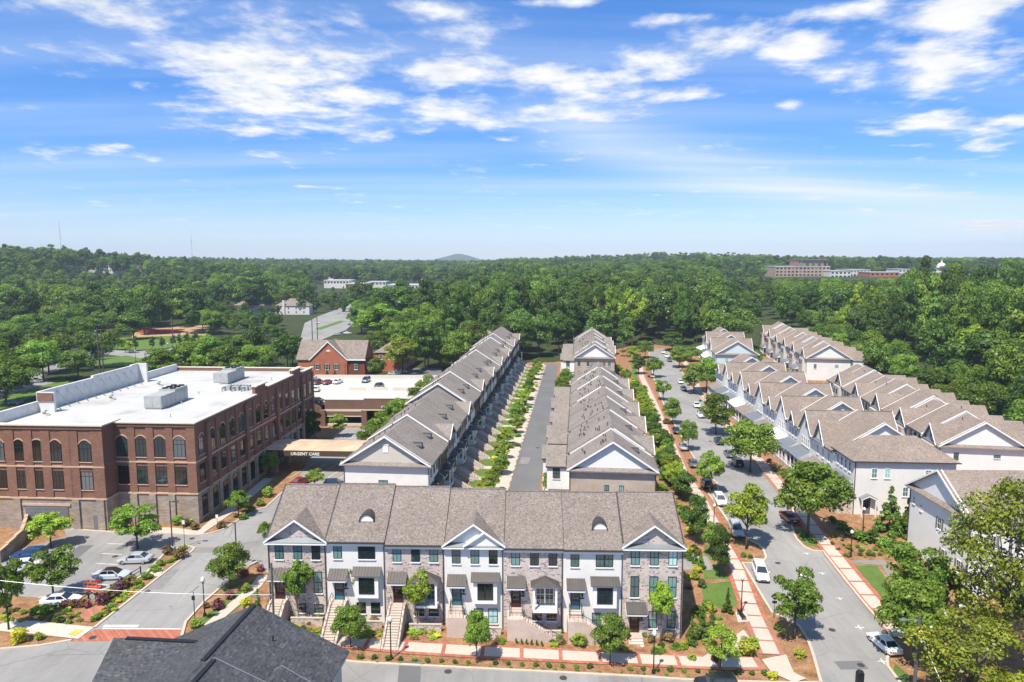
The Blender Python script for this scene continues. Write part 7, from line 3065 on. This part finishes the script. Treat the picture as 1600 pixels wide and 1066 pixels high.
sheet('lawn', PW([(0, 626), (60, 600), (100, 590), (110, 600), (40, 625), (0, 640)]), .03, 'grass', cell=20)
sheet('car_park', PW([(0, 612), (0, 590), (60, 588), (85, 598), (20, 615)]), .04, 'asphalt', cell=20)
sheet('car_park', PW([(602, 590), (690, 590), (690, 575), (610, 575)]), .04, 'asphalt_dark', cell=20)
x, y = U(246, 521)
sf = thing('safety_fence', 'orange safety fencing around the dug-up ground', 'fence', (x, y, 0), R(3))
for k in range(8):
    m = MB()
    m.box(-11 + k * 2.8, -8.25 + k * 2.8, -.04 + (k % 2) * .3, .02 + (k % 2) * .3, .1, 2.2)
    m.build('fence_panel', 'safety_fence', sf)
for k, (px, py, ty) in enumerate(((212, 549, 521), (238, 547, 522), (254, 546, 522), (271, 543, 520), (281, 540, 518), (292, 537, 517), (305, 533, 515))):
    tpx('column0', px, py, ty, 4.2, 'columnar young tree on the lawn behind the office, %s from the left' % ORD[k], 'column_tree', 'columnar trees on the lawn')
for k, (px, py, ty) in enumerate(((184, 547, 526), (196, 551, 531), (203, 552, 531))):
    tpx('lime%d' % k, px, py, ty, 7, 'brownish small tree on the lawn edge, %s from the left' % ORD[k], 'tree', 'small lawn trees')
tpx('cone2', 152, 563, 515, 9, 'blue-grey spruce by the corner behind the office', 'conifer')
x, y = U(254, 575)
plant('shrub4', x, y, 0, 7, 9, 'flowering_tree', 'wide crape myrtle with dusky red bloom behind the office parapet', 'tree', None, .95)
for (px, ty, Y, lb) in ((151, 513, 262, 'left of the twin wooden poles behind the office'), (157, 515, 264, 'right of the twin wooden poles behind the office'), (268, 496, 310, 'tall wooden pole with transformer on the lawn'), (487, 496, 330, 'wooden pole at the main road, left one'), (495, 494, 335, 'wooden pole at the main road, right one')):
    upole(px, ty, Y, lb, .22)
wire(AT(157, 520, 264), AT(268, 502, 310), 1.2, 'upper power line behind the office', .04, 'metal_black')
wire(AT(157, 526, 264), AT(268, 508, 310), 1.2, 'lower power line behind the office', .04, 'metal_black')


def far_house(px0, px1, py_eave, Y, label, wall='far_wall', roof='shingle_brown', depth=14, rise=4, z0=None, chim=False, nw=4, floors=2):
    x0, _, e = AT(px0, py_eave, Y)
    x1 = AT(px1, py_eave, Y)[0]
    zb = H((x0 + x1) / 2, Y) - 1 if z0 is None else z0
    r_ = thing('far_house', label, 'house', (x0, Y, 0))
    W_ = x1 - x0
    m = MB()
    m.box(0, W_, 0, depth, zb, e)
    m.build('wall', wall, r_)
    m = MB()
    m.add([(-.6, -.6, e - .1), (W_ + .6, -.6, e - .1), (W_ + .6, depth + .6, e - .1), (-.6, depth + .6, e - .1), (W_ * .3, depth / 2, e + rise), (W_ * .7, depth / 2, e + rise)], [(0, 1, 5, 4), (1, 2, 5), (2, 3, 4, 5), (3, 0, 4), (3, 2, 1, 0)])
    rf_ = m.build('roof', roof, r_)
    if chim:
        m = MB()
        m.box(W_ * .22, W_ * .22 + 1.6, -.8, .4, zb, e + rise * .8)
        m.build('chimney', wall, r_)
    for f in range(floors):
        for k in range(nw):
            win(r_, W_ * (k + .7) / (nw + .4), 0, e - 2.8 - 3.1 * f, 1.2, 1.7, 'f', 'glass_dark', frame='white_paint', sill=None)
    return r_


far_house(430, 483, 478, 545, 'pale two-storey house with chimney far left of the main road', 'far_wall', 'shingle_brown', 16, 5.5, chim=True)
far_house(366, 412, 477, 560, 'pale house with grey hipped roof behind the clump of trees', 'far_wall', 'shingle_brown', 16, 4.5)
far_house(305, 318, 492, 470, 'small red brick house with white front under dark trees', 'brick_orange', 'shingle_brown', 10, 3, nw=2)
far_house(757, 772, 524, 300, 'tan-roofed house glimpsed beyond the end of the left terrace', 'far_tan', 'shingle_tan', 10, 2.5, nw=2)


def far_block(px0, px1, py_top, Y, label, wall='far_wall', depth=30, hgt=10, nw=6, floors=2, roof='roof_membrane', setback=None, name='far_building', glassm='glass_dark'):
    x0, _, zt = AT(px0, py_top, Y)
    x1 = AT(px1, py_top, Y)[0]
    zb = min(H(x0, Y), H(x1, Y), zt - hgt) - 2
    W_ = x1 - x0
    r_ = thing(name, label, 'building', (x0, Y, 0))
    m = MB()
    m.box(0, W_, 0, depth, zb, zt)
    m.build('wall', wall, r_)
    m = MB()
    m.box(-.4, W_ + .4, -.4, depth + .4, zt + .002, zt + .7)
    m.build('roof', roof, r_)
    if setback:
        a, b, h = setback
        m = MB()
        m.box(W_ * a, W_ * b, depth * .15, depth * .85, zt + .7, zt + h)
        m.build('upper_storey', 'far_brown', r_)
        m = MB()
        m.box(W_ * a - .6, W_ * b + .6, depth * .1, depth * .9, zt + h, zt + h + .8)
        m.build('upper_roof', 'far_brown', r_)
        for k in range(5):
            m = MB()
            m.box(W_ * (a + (b - a) * (k + .3) / 5), W_ * (a + (b - a) * (k + .75) / 5), depth * .15 - .15, depth * .15, zt + 1.2, zt + h - .6)
            m.build('window', glassm, r_)
    fh = (zt - zb - 2) / max(1, floors)
    fh = min(fh, 4.2)
    for f in range(floors):
        for k in range(nw):
            m = MB()
            xx = W_ * (k + .5) / nw
            ww = min(1.6, W_ / nw * .3)
            m.box(xx - ww, xx + ww, -.15, .0, zt - 1.1 - f * fh - 1.9, zt - 1.1 - f * fh)
            m.build('window', glassm, r_)
    return r_


far_block(1212, 1297, 417, 880, 'wide pinkish brick office block with dark set-back top on the right skyline', 'far_tan', 40, 20, 14, 3, setback=(.45, 1.0, 8.5))
far_block(1298, 1330, 424, 860, 'pale block right of the brick office on the skyline', 'far_wall', 40, 14, 5, 2)
far_block(1328, 1360, 422, 900, 'long white block on the right skyline', 'far_wall', 40, 14, 6, 2)
far_block(1360, 1405, 426, 850, 'red-brown brick block on the right skyline', 'brick_orange', 30, 12, 6, 2)
far_block(1404, 1422, 421, 900, 'small white block beyond the red-brown one', 'far_wall', 30, 14, 3, 2)
far_block(1510, 1566, 428, 900, 'low tan block right of the dome', 'far_tan', 30, 10, 7, 1)
far_block(150, 194, 415, 890, 'white long building on the left hillside', 'far_wall', 30, 9, 11, 2)
far_block(112, 150, 418, 880, 'pale roofed building left of the white long one', 'far_roof', 26, 6, 5, 1)
far_block(194, 220, 416, 900, 'brown-roofed building right of the white long one', 'far_tan', 26, 8, 5, 1, 'far_brown')
far_house(55, 72, 411, 900, 'tan house on the left hill, first from the edge', 'far_tan', 'shingle_tan', 14, 4, nw=2)
far_house(86, 100, 412, 905, 'tan house on the left hill, second from the edge', 'far_tan', 'shingle_tan', 14, 4, nw=2)
far_block(506, 545, 439, 900, 'white shopping block among trees left of centre', 'far_wall', 40, 8, 8, 1)
far_block(540, 572, 444, 880, 'cream shopping block in front of the white one', 'far_tan', 40, 8, 6, 1, 'far_roof')
far_block(605, 682, 446, 850, 'long white shopping row in the middle distance', 'far_wall', 40, 7, 16, 1)
far_block(708, 726, 424, 1150, 'grey office glimpsed between far trees', 'far_roof', 30, 12, 4, 2)
far_block(508, 524, 419, 1250, 'white house far off left of centre', 'far_wall', 20, 8, 3, 1)
far_block(973, 988, 433, 620, 'white house peeking out of the wood above the far terrace block', 'far_wall', 14, 9, 3, 2, 'far_brown')
far_block(0, 80, 500, 470, 'long grey flat roof among trees at the left edge', 'far_roof', 46, 7, 8, 1, 'roof_membrane')
# courthouse with dome
x0, _, z0_ = AT(1477, 425, 900)
dm = thing('courthouse', 'white courthouse with a round dome on the right skyline', 'building', (x0, 900, 0))
m = MB()
m.box(-9, 9, 0, 18, H(x0, 900) - 2, z0_)
m.build('wall', 'far_wall', dm)
m = MB()
m.lathe([(5.6, z0_), (5.6, z0_ + 5), (6.2, z0_ + 5.2), (5.8, z0_ + 6), (5.2, z0_ + 8.6), (3.8, z0_ + 10.8), (1.6, z0_ + 12), (.9, z0_ + 12.3), (.9, z0_ + 14), (.1, z0_ + 15.5)], 16, 0, 9)
m.build('dome', 'far_wall', dm, True)
for k in range(5):
    m = MB()
    a = R(-90 + (k - 2) * 28)
    m.box(5.6 * math.cos(a) - .5, 5.6 * math.cos(a) + .5, 9 + 5.6 * math.sin(a) - .3, 9 + 5.6 * math.sin(a) + .1, z0_ + 1, z0_ + 4)
    m.build('window', 'glass_dark', dm)


def mast(px, py_top, Y, label, r=.55):
    x, _, zt = AT(px, py_top, Y)
    zb = H(x, Y)
    r_ = thing('radio_mast', label, 'mast', (x, Y, zb))
    hh = zt - zb
    for k in range(6):
        m = MB()
        w = r * (1 - .12 * k)
        z0, z1 = hh * k / 6, hh * (k + 1) / 6
        for a in range(3):
            c, s_ = math.cos(2.094 * a) * w, math.sin(2.094 * a) * w
            m.tube([(c, s_, z0), (c, s_, z1)], .16, 4)
            c2, s2 = math.cos(2.094 * (a + 1)) * w, math.sin(2.094 * (a + 1)) * w
            for j in range(6):
                za = z0 + (z1 - z0) * j / 6
                m.tube([(c, s_, za), (c2, s2, za + (z1 - z0) / 6)], .08, 3)
        m.build('lattice_section', 'far_wall' if k % 2 else 'unit_grey', r_)


mast(92, 345, 1300, 'tall lattice mast above the left hill')
mast(298, 361, 1500, 'lattice mast left of centre on the horizon')
mast(1378, 402, 1000, 'short mast on the right skyline', .7)
mast(1196, 392, 2400, 'faint thin mast on the right horizon', .7)
# blue mountain on the horizon
m = MB()
n = 40
prof = [(-1, 0), (-.8, .1), (-.55, .34), (-.3, .6), (-.12, .78), (.05, .97), (.18, 1), (.34, .86), (.55, .62), (.8, .3), (1.0, .06), (1.15, .28), (1.4, .34), (1.7, .1), (1.9, 0)]
Ym = 6200
vs_, fs_ = [], []
for dy, f in ((-900, 0), (-450, .55), (0, 1), (500, .7), (1200, 0)):
    for (u_, h_) in prof:
        vs_.append((-533 + u_ * 374, Ym + dy * .6, -20 + (max(0, 92 * h_ * f) + 20 * (f > 0))))
k = len(prof)
for j in range(4):
    for i in range(k - 1):
        fs_.append((j * k + i, j * k + i + 1, (j + 1) * k + i + 1, (j + 1) * k + i))
m.add(vs_, fs_)
tag(m.build('mountain', 'forest_floor', smooth=True), kind='structure')


# manhole covers, drains and asphalt patches
for k, (px, py) in enumerate(((1215, 880), (1180, 800), (1300, 985), (1345, 1040), (230, 925), (300, 842), (180, 870), (145, 997), (1110, 690), (840, 700), (700, 1050), (880, 1060))):
    x, y = U(px, py)
    m = MB()
    m.lathe([(.42, 0), (.42, .006), (.36, .008), (.05, .006)], 14)
    o = m.build('manhole_cover', 'gutter' if k % 2 else 'metal_bronze', loc=(x, y, H(x, y) + .056))
    o['kind'] = 'structure'
PR = random.Random(9)
for k, (px, py) in enumerate(((1255, 950), (1190, 780), (1105, 660), (1330, 1040), (255, 905), (200, 850), (340, 860), (120, 865), (820, 720), (848, 640), (560, 725), (640, 1052), (960, 1064))):
    x, y = U(px, py)
    a = R(PR.uniform(-10, 10) + (90 if k % 3 else 0))
    L_, w_ = PR.uniform(1.5, 5), PR.uniform(.5, 1.3)
    q = [(x + u * math.cos(a) - v * math.sin(a), y + u * math.sin(a) + v * math.cos(a)) for u, v in ((-L_, -w_), (L_, -w_), (L_, w_), (-L_, w_))]
    sheet('asphalt_patch', q, .0535, 'asphalt_dark' if k % 2 else 'gravel', cell=0)

far_block(690, 765, 444, 900, 'long pale store roof right of the white shopping row', 'far_wall', 40, 7, 12, 1)
far_block(575, 603, 441, 930, 'small white store between the two shopping rows', 'far_wall', 30, 7, 5, 1)


# ------------------------------------------------------------------ haze
hz = MB()
hz.box(-6600, 6600, -950, 6900, -30, 190)
hz_o = tag(hz.build('haze', 'gutter'), 'thin bluish haze in the air over the whole landscape', 'haze', kind='stuff')
hm = bpy.data.materials.new('haze_air')
hm.use_nodes = True
for n_ in list(hm.node_tree.nodes):
    hm.node_tree.nodes.remove(n_)
ho = hm.node_tree.nodes.new('ShaderNodeOutputMaterial')
pv = hm.node_tree.nodes.new('ShaderNodeVolumePrincipled')
pv.inputs['Color'].default_value = (.70, .85, 1.0, 1)
pv.inputs['Density'].default_value = 0.00013
pv.inputs['Anisotropy'].default_value = 0.0
hm.node_tree.links.new(pv.outputs[0], ho.inputs['Volume'])
hz_o.data.materials.clear()
hz_o.data.materials.append(hm)
